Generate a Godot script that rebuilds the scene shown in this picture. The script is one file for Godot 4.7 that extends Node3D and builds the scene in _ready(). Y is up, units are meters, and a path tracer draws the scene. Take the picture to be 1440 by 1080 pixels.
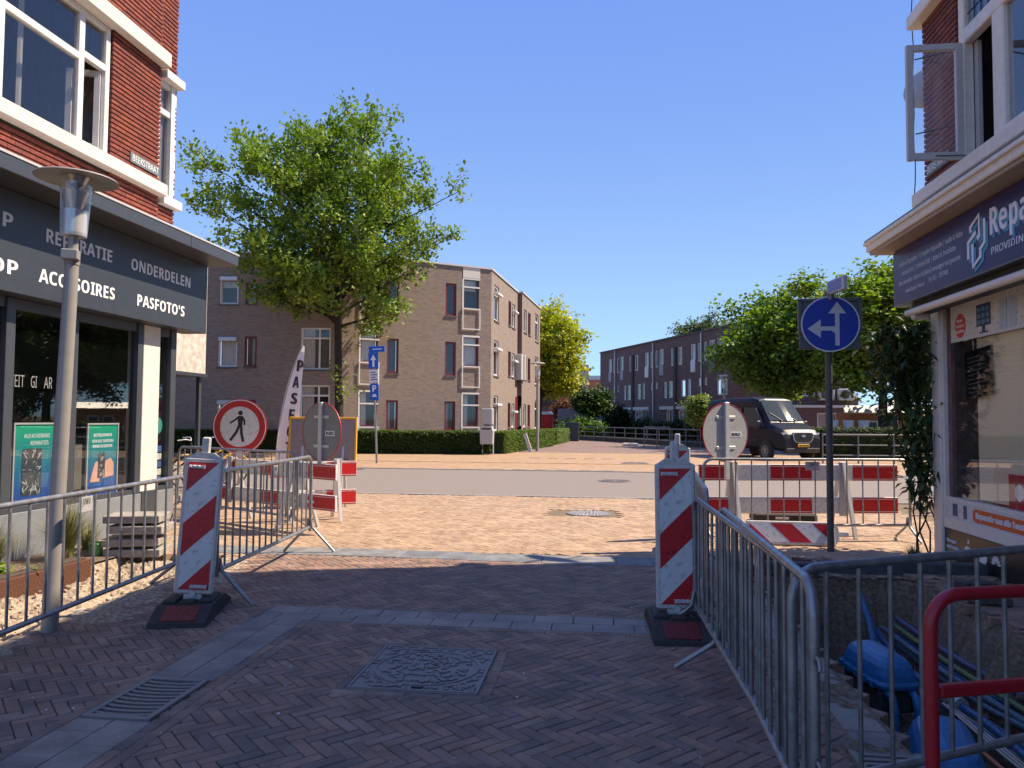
extends Node3D

var M := {}
var T := {}
var CAM: Transform3D
var FOCAL := 1081.0

# ---------------------------------------------------------------- mesh builder
class MB:
	var v := PackedVector3Array()
	var n := PackedVector3Array()
	var t := PackedVector2Array()
	func tri(a: Vector3, b: Vector3, c: Vector3, na: Vector3, nb: Vector3, nc: Vector3, ta := Vector2(), tb := Vector2(), tc := Vector2()) -> void:
		if (b - a).cross(c - a).dot(na + nb + nc) > 0.0:
			v.append_array(PackedVector3Array([a, c, b])); n.append_array(PackedVector3Array([na, nc, nb])); t.append_array(PackedVector2Array([ta, tc, tb]))
		else:
			v.append_array(PackedVector3Array([a, b, c])); n.append_array(PackedVector3Array([na, nb, nc])); t.append_array(PackedVector2Array([ta, tb, tc]))
	func flat(a: Vector3, b: Vector3, c: Vector3, out: Vector3) -> void:
		var m := (b - a).cross(c - a)
		if m.length_squared() < 1e-16: return
		m = m.normalized()
		if m.dot(out) < 0.0: m = -m
		tri(a, b, c, m, m, m, Vector2(), Vector2((b - a).length(), 0), Vector2((c - a).length(), 1))
	func quad(a: Vector3, b: Vector3, c: Vector3, d: Vector3, out: Vector3, uv0 := Vector2()) -> void:
		var m := (c - a).cross(d - b)
		if m.length_squared() < 1e-16: return
		m = m.normalized()
		if m.dot(out) < 0.0: m = -m
		var w := (b - a).length()
		var h := (d - a).length()
		tri(a, b, c, m, m, m, uv0, uv0 + Vector2(w, 0), uv0 + Vector2(w, h))
		tri(a, c, d, m, m, m, uv0, uv0 + Vector2(w, h), uv0 + Vector2(0, h))
	func box(c: Vector3, s: Vector3, bs := Basis()) -> void:
		var h := s * 0.5
		for k in 3:
			var i := (k + 1) % 3
			var j := (k + 2) % 3
			for sg in [-1.0, 1.0]:
				var p := []
				for q in [[-1.0, -1.0], [1.0, -1.0], [1.0, 1.0], [-1.0, 1.0]]:
					var x := Vector3()
					x[k] = h[k] * sg; x[i] = h[i] * q[0]; x[j] = h[j] * q[1]
					p.append(c + bs * x)
				var o := Vector3(); o[k] = sg
				quad(p[0], p[1], p[2], p[3], bs * o)
	func bbox(c: Vector3, s: Vector3, b: float, bs := Basis()) -> void:
		var h := s * 0.5
		b = minf(b, minf(h.x, minf(h.y, h.z)) * 0.8)
		var P := func(k: int, x: Vector3) -> Vector3:
			var r := x
			for m in 3:
				if m != k: r[m] -= b * signf(x[m])
			return c + bs * r
		for k in 3:
			var i := (k + 1) % 3
			var j := (k + 2) % 3
			for sg in [-1.0, 1.0]:
				var p := []
				for q in [[-1.0, -1.0], [1.0, -1.0], [1.0, 1.0], [-1.0, 1.0]]:
					var x := Vector3()
					x[k] = h[k] * sg; x[i] = h[i] * q[0]; x[j] = h[j] * q[1]
					p.append(P.call(k, x))
				var o := Vector3(); o[k] = sg
				quad(p[0], p[1], p[2], p[3], bs * o)
			for a in [-1.0, 1.0]:
				for e in [-1.0, 1.0]:
					var x := Vector3(); x[i] = h[i] * a; x[j] = h[j] * e; x[k] = h[k]
					var y := x; y[k] = -h[k]
					var o := Vector3(); o[i] = a; o[j] = e
					quad(P.call(i, x), P.call(i, y), P.call(j, y), P.call(j, x), bs * o)
		for a in [-1.0, 1.0]:
			for e in [-1.0, 1.0]:
				for g in [-1.0, 1.0]:
					var x := Vector3(h.x * a, h.y * e, h.z * g)
					flat(P.call(0, x), P.call(1, x), P.call(2, x), bs * Vector3(a, e, g))
	func tube(pts: Array, r, seg := 8, caps := true) -> void:
		var rings := []
		var nr := []
		var cnt := pts.size()
		var up := Vector3(0.13, 0.97, 0.2)
		var d0: Vector3 = (pts[1] - pts[0]).normalized()
		if absf(d0.dot(up)) > 0.9: up = Vector3(0.95, 0.1, 0.28)
		var side := d0.cross(up).normalized()
		for i in cnt:
			var d: Vector3
			if i == 0: d = (pts[1] - pts[0]).normalized()
			elif i == cnt - 1: d = (pts[i] - pts[i - 1]).normalized()
			else: d = ((pts[i + 1] - pts[i]).normalized() + (pts[i] - pts[i - 1]).normalized()).normalized()
			side = (side - d * side.dot(d)).normalized()
			var w := d.cross(side)
			var rad: float = r[i] if r is Array or r is PackedFloat32Array else r
			var a := PackedVector3Array()
			var b := PackedVector3Array()
			for k in seg:
				var an := TAU * k / seg
				var q := side * cos(an) + w * sin(an)
				a.append(pts[i] + q * rad); b.append(q)
			rings.append(a); nr.append(b)
		var along := 0.0
		for i in cnt - 1:
			var l: float = (pts[i + 1] - pts[i]).length()
			for k in seg:
				var k2 := (k + 1) % seg
				var u0 := float(k) / seg
				var u1 := float(k + 1) / seg
				tri(rings[i][k], rings[i + 1][k], rings[i + 1][k2], nr[i][k], nr[i + 1][k], nr[i + 1][k2], Vector2(u0, along), Vector2(u0, along + l), Vector2(u1, along + l))
				tri(rings[i][k], rings[i + 1][k2], rings[i][k2], nr[i][k], nr[i + 1][k2], nr[i][k2], Vector2(u0, along), Vector2(u1, along + l), Vector2(u1, along))
			along += l
		if caps:
			for e in [0, cnt - 1]:
				var d: Vector3 = (pts[1] - pts[0]).normalized() * -1.0 if e == 0 else (pts[cnt - 1] - pts[cnt - 2]).normalized()
				for k in range(1, seg - 1):
					flat(rings[e][0], rings[e][k], rings[e][k + 1], d)
	func cyl(a: Vector3, b: Vector3, r0: float, r1: float, seg := 16, caps := true) -> void:
		tube([a, b], [r0, r1], seg, caps)
	func lathe(prof: Array, seg := 24, xf := Transform3D()) -> void:
		for i in prof.size() - 1:
			var p: Vector2 = prof[i]
			var q: Vector2 = prof[i + 1]
			var d := q - p
			var nn := Vector2(d.y, -d.x).normalized()
			for k in seg:
				var a0 := TAU * k / seg
				var a1 := TAU * (k + 1) / seg
				var c0 := Vector3(cos(a0), 0, sin(a0))
				var c1 := Vector3(cos(a1), 0, sin(a1))
				var y := Vector3(0, 1, 0)
				var A := xf * (c0 * p.x + y * p.y)
				var B := xf * (c1 * p.x + y * p.y)
				var C := xf * (c1 * q.x + y * q.y)
				var D := xf * (c0 * q.x + y * q.y)
				var n0 := xf.basis * (c0 * nn.x + y * nn.y)
				var n1 := xf.basis * (c1 * nn.x + y * nn.y)
				if p.x > 1e-5: tri(A, B, C, n0, n1, n1)
				if q.x > 1e-5: tri(A, C, D, n0, n1, n0)
	func prism(poly: PackedVector2Array, xf: Transform3D, z0: float, z1: float, back := true) -> void:
		var idx := Geometry2D.triangulate_polygon(poly)
		var zd := xf.basis.z
		for s in [0, 1]:
			if s == 0 and not back: continue
			var z := z0 if s == 0 else z1
			var o := -zd if s == 0 else zd
			for i in range(0, idx.size(), 3):
				var a := poly[idx[i]]; var b := poly[idx[i + 1]]; var c := poly[idx[i + 2]]
				var nn := o.normalized()
				tri(xf * Vector3(a.x, a.y, z), xf * Vector3(b.x, b.y, z), xf * Vector3(c.x, c.y, z), nn, nn, nn, a, b, c)
		var cw := Geometry2D.is_polygon_clockwise(poly)
		for i in poly.size():
			var a := poly[i]; var b := poly[(i + 1) % poly.size()]
			var o2 := Vector2(b.y - a.y, a.x - b.x)
			if cw: o2 = -o2
			quad(xf * Vector3(a.x, a.y, z0), xf * Vector3(b.x, b.y, z0), xf * Vector3(b.x, b.y, z1), xf * Vector3(a.x, a.y, z1), xf.basis * Vector3(o2.x, o2.y, 0))
	func mesh() -> ArrayMesh:
		var m := ArrayMesh.new()
		if v.is_empty(): return m
		var a := []
		a.resize(Mesh.ARRAY_MAX)
		a[Mesh.ARRAY_VERTEX] = v; a[Mesh.ARRAY_NORMAL] = n; a[Mesh.ARRAY_TEX_UV] = t
		m.add_surface_from_arrays(Mesh.PRIMITIVE_TRIANGLES, a)
		return m

# ---------------------------------------------------------------- node helpers
func part(called: String, mb, mat, parent: Node, label := "") -> MeshInstance3D:
	var o := MeshInstance3D.new()
	o.name = called
	o.mesh = mb.mesh() if mb is MB else mb
	o.material_override = mat
	parent.add_child(o, true)
	if label: o.set_meta("label", label)
	return o

func tag(o: Node, label: String, category: String, group := "") -> Node:
	o.set_meta("label", label); o.set_meta("category", category)
	if group: o.set_meta("group", group)
	return o

func thing(called: String, label: String, category: String, at := Vector3(), turn := 0.0, group := "") -> Node3D:
	var o := Node3D.new()
	o.name = called
	add_child(o, true)
	o.position = at
	o.rotation.y = turn
	tag(o, label, category, group)
	return o

func struct(called: String, mb, mat, parent: Node = self) -> Node3D:
	var o: Node3D
	if mb == null:
		o = Node3D.new(); o.name = called; parent.add_child(o, true)
	else:
		o = part(called, mb, mat, parent)
	if parent == self: o.set_meta("kind", "structure")
	return o

func frame(o: Vector3, right: Vector3) -> Transform3D:
	right = right.normalized()
	return Transform3D(Basis(right, Vector3(0, 1, 0), right.cross(Vector3(0, 1, 0))), o)

func L(r: float, g: float, b: float) -> Color:
	return Color(r, g, b).linear_to_srgb()

func seen(p: Vector3) -> float:
	# how large a piece shows in the photograph: 0 outside the frame
	var q := CAM.affine_inverse() * p
	if q.z > -0.3: return 0.0
	var x := absf(q.x / -q.z) * FOCAL
	var y := absf(q.y / -q.z) * FOCAL
	if x > 730.0 or y > 550.0: return 0.001 / -q.z
	return 1.0 / -q.z

func noise_tex(freq: float, sd: int, c0: Color, c1: Color, normal := false, bump := 4.0, size := 512, kind := FastNoiseLite.TYPE_SIMPLEX_SMOOTH) -> NoiseTexture2D:
	var nz := FastNoiseLite.new()
	nz.noise_type = kind
	nz.frequency = freq; nz.seed = sd; nz.fractal_octaves = 5
	var x := NoiseTexture2D.new()
	x.width = size; x.height = size; x.seamless = true
	if normal:
		x.as_normal_map = true; x.bump_strength = bump
	else:
		var g := Gradient.new()
		g.set_color(0, c0); g.set_color(1, c1)
		x.color_ramp = g
	x.noise = nz
	return x

func mat(col: Color, rough := 0.8, metal := 0.0, tex := "", sc := 1.0, nrm := "", nscale := 1.0, world := false) -> StandardMaterial3D:
	var m := StandardMaterial3D.new()
	m.albedo_color = col; m.roughness = rough; m.metallic = metal
	if tex or nrm:
		m.uv1_triplanar = true
		m.uv1_world_triplanar = world
		m.uv1_scale = Vector3.ONE * sc
	if tex: m.albedo_texture = T[tex]
	if nrm:
		m.normal_enabled = true; m.normal_texture = T[nrm]; m.normal_scale = nscale
	return m

func glass(col: Color, alpha := 0.12, rough := 0.02) -> StandardMaterial3D:
	var m := StandardMaterial3D.new()
	m.transparency = BaseMaterial3D.TRANSPARENCY_ALPHA
	m.albedo_color = Color(col.r, col.g, col.b, alpha); m.roughness = rough; m.metallic_specular = 0.6
	return m

func scatter(called: String, mesh: Mesh, m: Material, xf: Array, cols: Array, parent: Node, stuff := true) -> MultiMeshInstance3D:
	var mm := MultiMesh.new()
	mm.transform_format = MultiMesh.TRANSFORM_3D
	mm.use_colors = cols.size() > 0
	mm.mesh = mesh
	mm.instance_count = xf.size()
	for i in xf.size():
		mm.set_instance_transform(i, xf[i])
		if cols.size(): mm.set_instance_color(i, cols[i])
	var o := MultiMeshInstance3D.new()
	o.name = called
	o.multimesh = mm
	o.material_override = m
	parent.add_child(o, true)
	if stuff: o.set_meta("kind", "stuff")
	return o

func pieces(called: String, mesh: Mesh, variants: Array, many: Material, cols: Array, xf: Array, parent: Node, most := 300, sd := 1) -> void:
	# the pieces that show largest become parts, the rest one part
	var rng := RandomNumberGenerator.new(); rng.seed = sd
	var order := []
	for i in xf.size():
		var s: float = seen(xf[i].origin)
		order.append([s, i])
	order.sort_custom(func(a, b): return a[0] > b[0])
	var rest := []
	var rc := []
	for k in order.size():
		var q: Transform3D = xf[order[k][1]]
		var ci := rng.randi() % variants.size()
		if k < most:
			var o := part(called, mesh, variants[ci], parent)
			o.transform = q
		else:
			rest.append(q)
			var c: Color = cols[ci]
			var f := rng.randf_range(0.88, 1.12)
			rc.append(Color(c.r * f, c.g * f, c.b * f))
	if rest.size(): scatter(called + "s", mesh, many, rest, rc, parent)

func words(s: String, cap: float, F: Transform3D, u: float, v: float, m: Material, parent: Node, width := 0.0, bold := true, depth := 0.004, called := "lettering", mono := "Droid Sans") -> MeshInstance3D:
	# lettering whose lower left corner stands at (u, v) of the frame
	var tm := TextMesh.new()
	var f := SystemFont.new()
	f.font_names = PackedStringArray([mono]); f.font_weight = 700 if bold else 400
	tm.font = f
	tm.text = s
	tm.font_size = 48
	tm.depth = depth
	tm.curve_step = 2.0
	tm.pixel_size = cap / (48 * 0.714)
	tm.horizontal_alignment = HORIZONTAL_ALIGNMENT_LEFT
	tm.vertical_alignment = VERTICAL_ALIGNMENT_BOTTOM
	var bb := tm.get_aabb()
	var o := MeshInstance3D.new()
	o.name = called
	o.mesh = tm
	o.material_override = m
	parent.add_child(o, true)
	var sx := width / bb.size.x if width > 0.0 and bb.size.x > 0.0 else 1.0
	var desc := cap / 0.714 * 0.24
	if not ("p" in s or "g" in s or "y" in s or "j" in s or "," in s or "|" in s or "[" in s): desc = -bb.position.y * 0.0 + 0.0
	var y0 := bb.position.y if desc == 0.0 else bb.position.y + desc
	o.transform = F * Transform3D(Basis.from_scale(Vector3(sx, 1, 1)), Vector3(u - bb.position.x * sx, v - y0, depth * 0.5))
	return o

func strokes(pts: Array, w: float) -> PackedVector2Array:
	# a bent bar of width w as a polygon
	var a := PackedVector2Array()
	var b := PackedVector2Array()
	for i in pts.size():
		var d: Vector2
		if i == 0: d = (pts[1] - pts[0]).normalized()
		elif i == pts.size() - 1: d = (pts[i] - pts[i - 1]).normalized()
		else: d = ((pts[i + 1] - pts[i]).normalized() + (pts[i] - pts[i - 1]).normalized()).normalized()
		var q := Vector2(-d.y, d.x) * w * 0.5
		a.append(pts[i] + q); b.insert(0, pts[i] - q)
	a.append_array(b)
	return a

func circle(r: float, seg := 40, c := Vector2(), sx := 1.0) -> PackedVector2Array:
	var a := PackedVector2Array()
	for k in seg: a.append(c + Vector2(cos(TAU * k / seg) * r * sx, sin(TAU * k / seg) * r))
	return a

func arc_pts(c: Vector3, x: Vector3, y: Vector3, r: float, a0: float, a1: float, nseg := 6) -> Array:
	var o := []
	for i in nseg + 1:
		var a := lerpf(a0, a1, float(i) / nseg)
		o.append(c + x * cos(a) * r + y * sin(a) * r)
	return o

func wall(F: Transform3D, u0: float, u1: float, v0: float, v1: float, holes: Array, depth: float, mb: MB = null) -> MB:
	if mb == null: mb = MB.new()
	var us := [u0, u1]
	var vs := [v0, v1]
	for h in holes:
		for x in [h[0], h[2]]:
			if x > u0 and x < u1: us.append(x)
		for y in [h[1], h[3]]:
			if y > v0 and y < v1: vs.append(y)
	us.sort(); vs.sort()
	var nz := F.basis.z
	for i in us.size() - 1:
		if us[i + 1] - us[i] < 1e-4: continue
		for j in vs.size() - 1:
			if vs[j + 1] - vs[j] < 1e-4: continue
			var cu: float = (us[i] + us[i + 1]) * 0.5
			var cv: float = (vs[j] + vs[j + 1]) * 0.5
			var inside := false
			for h in holes:
				if cu > h[0] and cu < h[2] and cv > h[1] and cv < h[3]: inside = true
			if inside: continue
			mb.quad(F * Vector3(us[i], vs[j], 0), F * Vector3(us[i + 1], vs[j], 0), F * Vector3(us[i + 1], vs[j + 1], 0), F * Vector3(us[i], vs[j + 1], 0), nz, Vector2(us[i], vs[j]))
	for h in holes:
		var a: float = h[0]; var b: float = h[1]; var c: float = h[2]; var d: float = h[3]
		mb.quad(F * Vector3(a, b, 0), F * Vector3(c, b, 0), F * Vector3(c, b, -depth), F * Vector3(a, b, -depth), F.basis.y)
		mb.quad(F * Vector3(a, d, 0), F * Vector3(c, d, 0), F * Vector3(c, d, -depth), F * Vector3(a, d, -depth), -F.basis.y)
		mb.quad(F * Vector3(a, b, 0), F * Vector3(a, d, 0), F * Vector3(a, d, -depth), F * Vector3(a, b, -depth), F.basis.x)
		mb.quad(F * Vector3(c, b, 0), F * Vector3(c, d, 0), F * Vector3(c, d, -depth), F * Vector3(c, b, -depth), -F.basis.x)
	return mb

func fbox(mb: MB, F: Transform3D, u0: float, u1: float, v0: float, v1: float, z0: float, z1: float, bev := 0.0) -> void:
	var c := F * Vector3((u0 + u1) * 0.5, (v0 + v1) * 0.5, (z0 + z1) * 0.5)
	var s := Vector3(absf(u1 - u0), absf(v1 - v0), absf(z1 - z0))
	if bev > 0.0: mb.bbox(c, s, bev, F.basis)
	else: mb.box(c, s, F.basis)

func window_unit(parent: Node, F: Transform3D, h: Array, fm: Material, fw := 0.07, z := -0.1, trans: Array = [], mull: Array = [], curtain := 0, sill: Material = null, pane_mat: Material = null) -> Node3D:
	# frame (> pane, curtain, sill) set in a wall opening
	var a: float = h[0]; var b: float = h[1]; var c: float = h[2]; var d: float = h[3]
	var mb := MB.new()
	var e := 0.002
	fbox(mb, F, a + e, a + fw, b + e, d - e, z - 0.03, z + 0.03)
	fbox(mb, F, c - fw, c - e, b + e, d - e, z - 0.03, z + 0.03)
	fbox(mb, F, a + fw, c - fw, b + e, b + fw, z - 0.032, z + 0.028)
	fbox(mb, F, a + fw, c - fw, d - fw, d - e, z - 0.032, z + 0.028)
	for y in trans: fbox(mb, F, a + fw, c - fw, y - fw * 0.5, y + fw * 0.5, z - 0.03, z + 0.026)
	for x in mull: fbox(mb, F, x - fw * 0.5, x + fw * 0.5, b + fw, d - fw, z - 0.034, z + 0.024)
	var w := part("window", mb, fm, parent)
	var p := MB.new()
	fbox(p, F, a + fw * 0.6, c - fw * 0.6, b + fw * 0.6, d - fw * 0.6, z - 0.008, z - 0.002)
	part("pane", p, pane_mat if pane_mat else M.far_glass, w)
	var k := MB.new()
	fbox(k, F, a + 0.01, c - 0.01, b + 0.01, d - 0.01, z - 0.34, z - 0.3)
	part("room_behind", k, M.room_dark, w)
	if curtain > 0:
		var q := MB.new()
		var nn := 10
		var uu0 := a + fw
		var uu1 := c - fw
		if curtain == 2: uu1 = lerpf(a, c, 0.45)
		if curtain == 3: uu0 = lerpf(a, c, 0.55)
		var vb := b + fw
		if curtain == 4: vb = lerpf(b, d, 0.6)
		for i in nn:
			var x0 := lerpf(uu0, uu1, float(i) / nn)
			var x1 := lerpf(uu0, uu1, float(i + 1) / nn)
			var z0 := z - 0.12 + (0.02 if i % 2 else -0.01)
			var z1 := z - 0.12 + (-0.01 if i % 2 else 0.02)
			q.quad(F * Vector3(x0, vb, z0), F * Vector3(x1, vb, z1), F * Vector3(x1, d - fw, z1), F * Vector3(x0, d - fw, z0), F.basis.z)
		part("curtain", q, M.curtain, w)
	if sill:
		var s := MB.new()
		fbox(s, F, a - 0.03, c + 0.03, b - 0.07, b - 0.002, -0.06, 0.045)
		part("sill", s, sill, w)
	return w

func _ready() -> void:
	# ---- camera, sky, sun, exposure
	var cam := Camera3D.new()
	cam.name = "camera"
	cam.fov = rad_to_deg(2.0 * atan(540.0 / 1081.0))
	cam.near = 0.05; cam.far = 900.0
	cam.transform = Transform3D(Basis(Vector3.UP, deg_to_rad(6.86)) * Basis(Vector3.RIGHT, deg_to_rad(2.6)) * Basis(Vector3.BACK, deg_to_rad(0.4)), Vector3(0, 1.55, 0))
	add_child(cam)
	CAM = cam.transform
	var sky := ProceduralSkyMaterial.new()
	sky.sky_top_color = Color(0.365, 0.492, 0.770)
	sky.sky_horizon_color = Color(0.665, 0.815, 0.905)
	sky.sky_curve = 0.14
	sky.sky_energy_multiplier = 0.935
	sky.ground_bottom_color = Color(0.36, 0.32, 0.28)
	sky.ground_horizon_color = Color(0.62, 0.62, 0.62)
	sky.sun_angle_max = 4.0
	var env := Environment.new()
	env.background_mode = Environment.BG_SKY
	env.sky = Sky.new()
	env.sky.sky_material = sky
	env.tonemap_mode = Environment.TONE_MAPPER_LINEAR
	env.tonemap_exposure = 1.85
	env.sdfgi_enabled = true; env.ssao_enabled = true; env.ssil_enabled = true
	var we := WorldEnvironment.new()
	we.name = "sky_environment"
	we.environment = env
	add_child(we)
	var sun := DirectionalLight3D.new()
	sun.name = "sun"
	sun.light_energy = 1.6
	sun.light_color = Color(1.0, 0.93, 0.83)
	sun.light_angular_distance = 0.5
	sun.shadow_enabled = true
	var el := deg_to_rad(50.0)
	var sd := Vector3(cos(el) * 0.96, sin(el), -cos(el) * 0.28)
	sun.basis = Basis.looking_at(-sd)
	add_child(sun)
	make_materials()
	# ---- the large structure
	make_ground()
	make_pavement()
	make_left_shop()
	make_right_shop()
	make_apartments()
	make_row_houses()
	make_far_buildings()
	# ---- vegetation
	make_trees()
	make_plants()
	# ---- objects
	make_street_lamps()
	make_barriers()
	make_signs()
	make_trench_things()
	make_van()
	make_small_things()

func make_materials() -> void:
	T.fine = noise_tex(0.06, 3, Color(0.74, 0.74, 0.74), Color(1, 1, 1))
	T.blotch = noise_tex(0.012, 5, Color(0.76, 0.755, 0.75), Color(1, 1, 1))
	T.soft = noise_tex(0.01, 9, Color(0.93, 0.925, 0.92), Color(1, 1, 1))
	T.grit = noise_tex(0.25, 11, Color(0.45, 0.45, 0.45), Color(1, 1, 1))
	T.dirt = noise_tex(0.03, 13, Color(0.45, 0.42, 0.38), Color(1, 1, 1))
	T.scuff = noise_tex(0.014, 23, Color(0.70, 0.68, 0.65), Color(1, 1, 1))
	(T.scuff.color_ramp as Gradient).add_point(0.22, Color(0.90, 0.89, 0.87))
	(T.scuff.color_ramp as Gradient).add_point(0.34, Color(0.975, 0.97, 0.965))
	T.nfine = noise_tex(0.09, 15, Color(), Color(), true, 3.0)
	T.ngrit = noise_tex(0.22, 17, Color(), Color(), true, 5.0)
	T.nsoft = noise_tex(0.02, 19, Color(), Color(), true, 4.0)
	T.bark = noise_tex(0.05, 21, Color(0.4, 0.4, 0.4), Color(1, 1, 1), false, 4.0, 256)
	T.brown_brick = brick_image(31, Color(0.53, 0.472, 0.43), 0.06, Color(0.51, 0.46, 0.42))
	T.dark_brick = brick_image(37, Color(0.44, 0.345, 0.33), 0.10, Color(0.38, 0.32, 0.31))
	T.clinker = brick_image(41, Color(0.64, 0.53, 0.415), 0.08, Color(0.52, 0.41, 0.31), 0.2, 0.1)
	T.street_clinker = brick_image(43, Color(0.50, 0.42, 0.39), 0.10, Color(0.36, 0.30, 0.27), 0.2, 0.1)
	# glass
	M.far_glass = glass(Color(0.12, 0.14, 0.16), 0.10, 0.02)
	M.shop_glass = glass(Color(0.1, 0.12, 0.12), 0.06, 0.01)
	M.clear = glass(Color(0.9, 0.93, 0.95), 0.06, 0.03)
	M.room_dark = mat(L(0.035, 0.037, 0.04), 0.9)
	M.curtain = mat(L(0.62, 0.61, 0.58), 0.9)
	# metal and paint
	M.galv = mat(L(0.40, 0.405, 0.41), 0.42, 0.7, "blotch", 2.0, "nfine", 0.15)
	M.galv_light = mat(L(0.62, 0.62, 0.61), 0.5, 0.45, "soft", 2.0)
	M.steel_dark = mat(L(0.22, 0.22, 0.23), 0.45, 0.7, "blotch", 2.0)
	M.lamp_grey = mat(L(0.33, 0.31, 0.285), 0.42, 0.15, "soft", 1.5)
	M.white_paint = mat(L(0.74, 0.73, 0.70), 0.45, 0.0, "soft", 1.3)
	M.cream_paint = mat(L(0.80, 0.74, 0.65), 0.5, 0.0, "soft", 1.7)
	M.old_paint = mat(L(0.60, 0.56, 0.51), 0.55, 0.0, "soft", 2.0)
	M.concrete_white = mat(L(0.66, 0.62, 0.56), 0.8, 0.0, "soft", 2.0, "nfine", 0.2)
	M.anthracite = mat(L(0.038, 0.045, 0.057), 0.42, 0.0, "soft", 1.0)
	M.anthracite_frame = mat(L(0.065, 0.073, 0.085), 0.4, 0.2, "soft", 2.0)
	M.black = mat(L(0.012, 0.012, 0.013), 0.5)
	M.black_gloss = mat(L(0.01, 0.01, 0.012), 0.15)
	M.rubber = mat(L(0.075, 0.068, 0.062), 0.75, 0.0, "dirt", 3.0, "nfine", 0.5)
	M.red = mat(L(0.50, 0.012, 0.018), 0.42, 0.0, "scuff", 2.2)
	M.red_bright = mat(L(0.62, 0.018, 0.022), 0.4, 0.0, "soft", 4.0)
	M.red_frame = mat(L(0.36, 0.012, 0.02), 0.35, 0.0, "soft", 4.0)
	M.film_white = mat(L(0.68, 0.67, 0.65), 0.4, 0.0, "scuff", 2.2)
	M.plastic_grey = mat(L(0.56, 0.54, 0.50), 0.5, 0.0, "scuff", 2.6)
	M.sign_blue = mat(L(0.005, 0.03, 0.32), 0.4)
	M.sign_light_blue = mat(L(0.01, 0.10, 0.48), 0.4)
	M.sign_white = mat(L(0.72, 0.72, 0.72), 0.4)
	M.sign_back = mat(L(0.47, 0.47, 0.46), 0.5, 0.2, "soft", 3.0)
	M.text_white = mat(L(0.78, 0.78, 0.78), 0.5)
	M.text_grey = mat(L(0.70, 0.70, 0.72), 0.5)
	M.yellow_frame = mat(L(0.78, 0.42, 0.03), 0.45)
	M.board_grey = mat(L(0.30, 0.27, 0.27), 0.6, 0.0, "soft", 2.0)
	M.maroon = mat(L(0.16, 0.012, 0.022), 0.45)
	M.blue_plastic = mat(L(0.03, 0.20, 0.44), 0.38, 0.0, "blotch", 3.0)
	M.wood_orange = mat(L(0.36, 0.16, 0.07), 0.7, 0.0, "soft", 2.0)
	M.wood_rust = mat(L(0.20, 0.075, 0.035), 0.85, 0.0, "dirt", 3.0, "nfine", 0.8)
	# masonry and earth
	M.mortar_dark = mat(L(0.05, 0.035, 0.032), 0.95, 0.0, "fine", 3.0)
	M.stone_grey = mat(L(0.24, 0.25, 0.26), 0.72, 0.0, "blotch", 0.8, "nfine", 0.3)
	M.plaster = mat(L(0.62, 0.56, 0.48), 0.9, 0.0, "blotch", 0.5, "nfine", 0.3)
	M.brown_wall = tiled("brown_brick", Vector3(1.0 / 3.52, -0.25, 1), 0.9)
	M.dark_wall = tiled("dark_brick", Vector3(1.0 / 3.52, -0.25, 1), 0.9)
	M.far_clinker = tiled("clinker", Vector3(1.0 / 3.2, 1.0 / 3.2, 1), 0.9)
	M.far_street = tiled("street_clinker", Vector3(1.0 / 3.2, 1.0 / 3.2, 1), 0.9)
	M.asphalt = mat(L(0.43, 0.36, 0.305), 0.9, 0.0, "grit", 0.8, "ngrit", 0.4)
	M.sand = mat(L(0.30, 0.22, 0.15), 0.95, 0.0, "dirt", 0.8)
	M.joint_dark = mat(L(0.045, 0.038, 0.034), 0.95, 0.0, "dirt", 2.0)
	M.joint_sand = mat(L(0.34, 0.25, 0.16), 0.95, 0.0, "dirt", 2.0)
	M.sandy_soil = mat(L(0.74, 0.60, 0.45), 0.95, 0.0, "dirt", 1.3, "ngrit", 1.0)
	M.dark_soil = mat(L(0.36, 0.27, 0.19), 0.95, 0.0, "dirt", 1.3, "ngrit", 1.0)
	M.cast_iron = mat(L(0.30, 0.265, 0.235), 0.55, 0.25, "fine", 3.0, "nfine", 0.5)
	M.bark = mat(L(0.075, 0.058, 0.045), 0.95, 0.0, "bark", 1.2, "ngrit", 1.0)
	M.leaf = StandardMaterial3D.new()
	M.leaf.vertex_color_use_as_albedo = true
	M.leaf.roughness = 0.55
	M.leaf.backlight_enabled = true
	M.leaf.backlight = Color(0.78, 0.88, 0.32)

func tiled(tex: String, sc: Vector3, rough: float) -> StandardMaterial3D:
	var m := StandardMaterial3D.new()
	m.albedo_texture = T[tex]
	m.uv1_scale = sc
	m.roughness = rough
	return m

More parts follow.
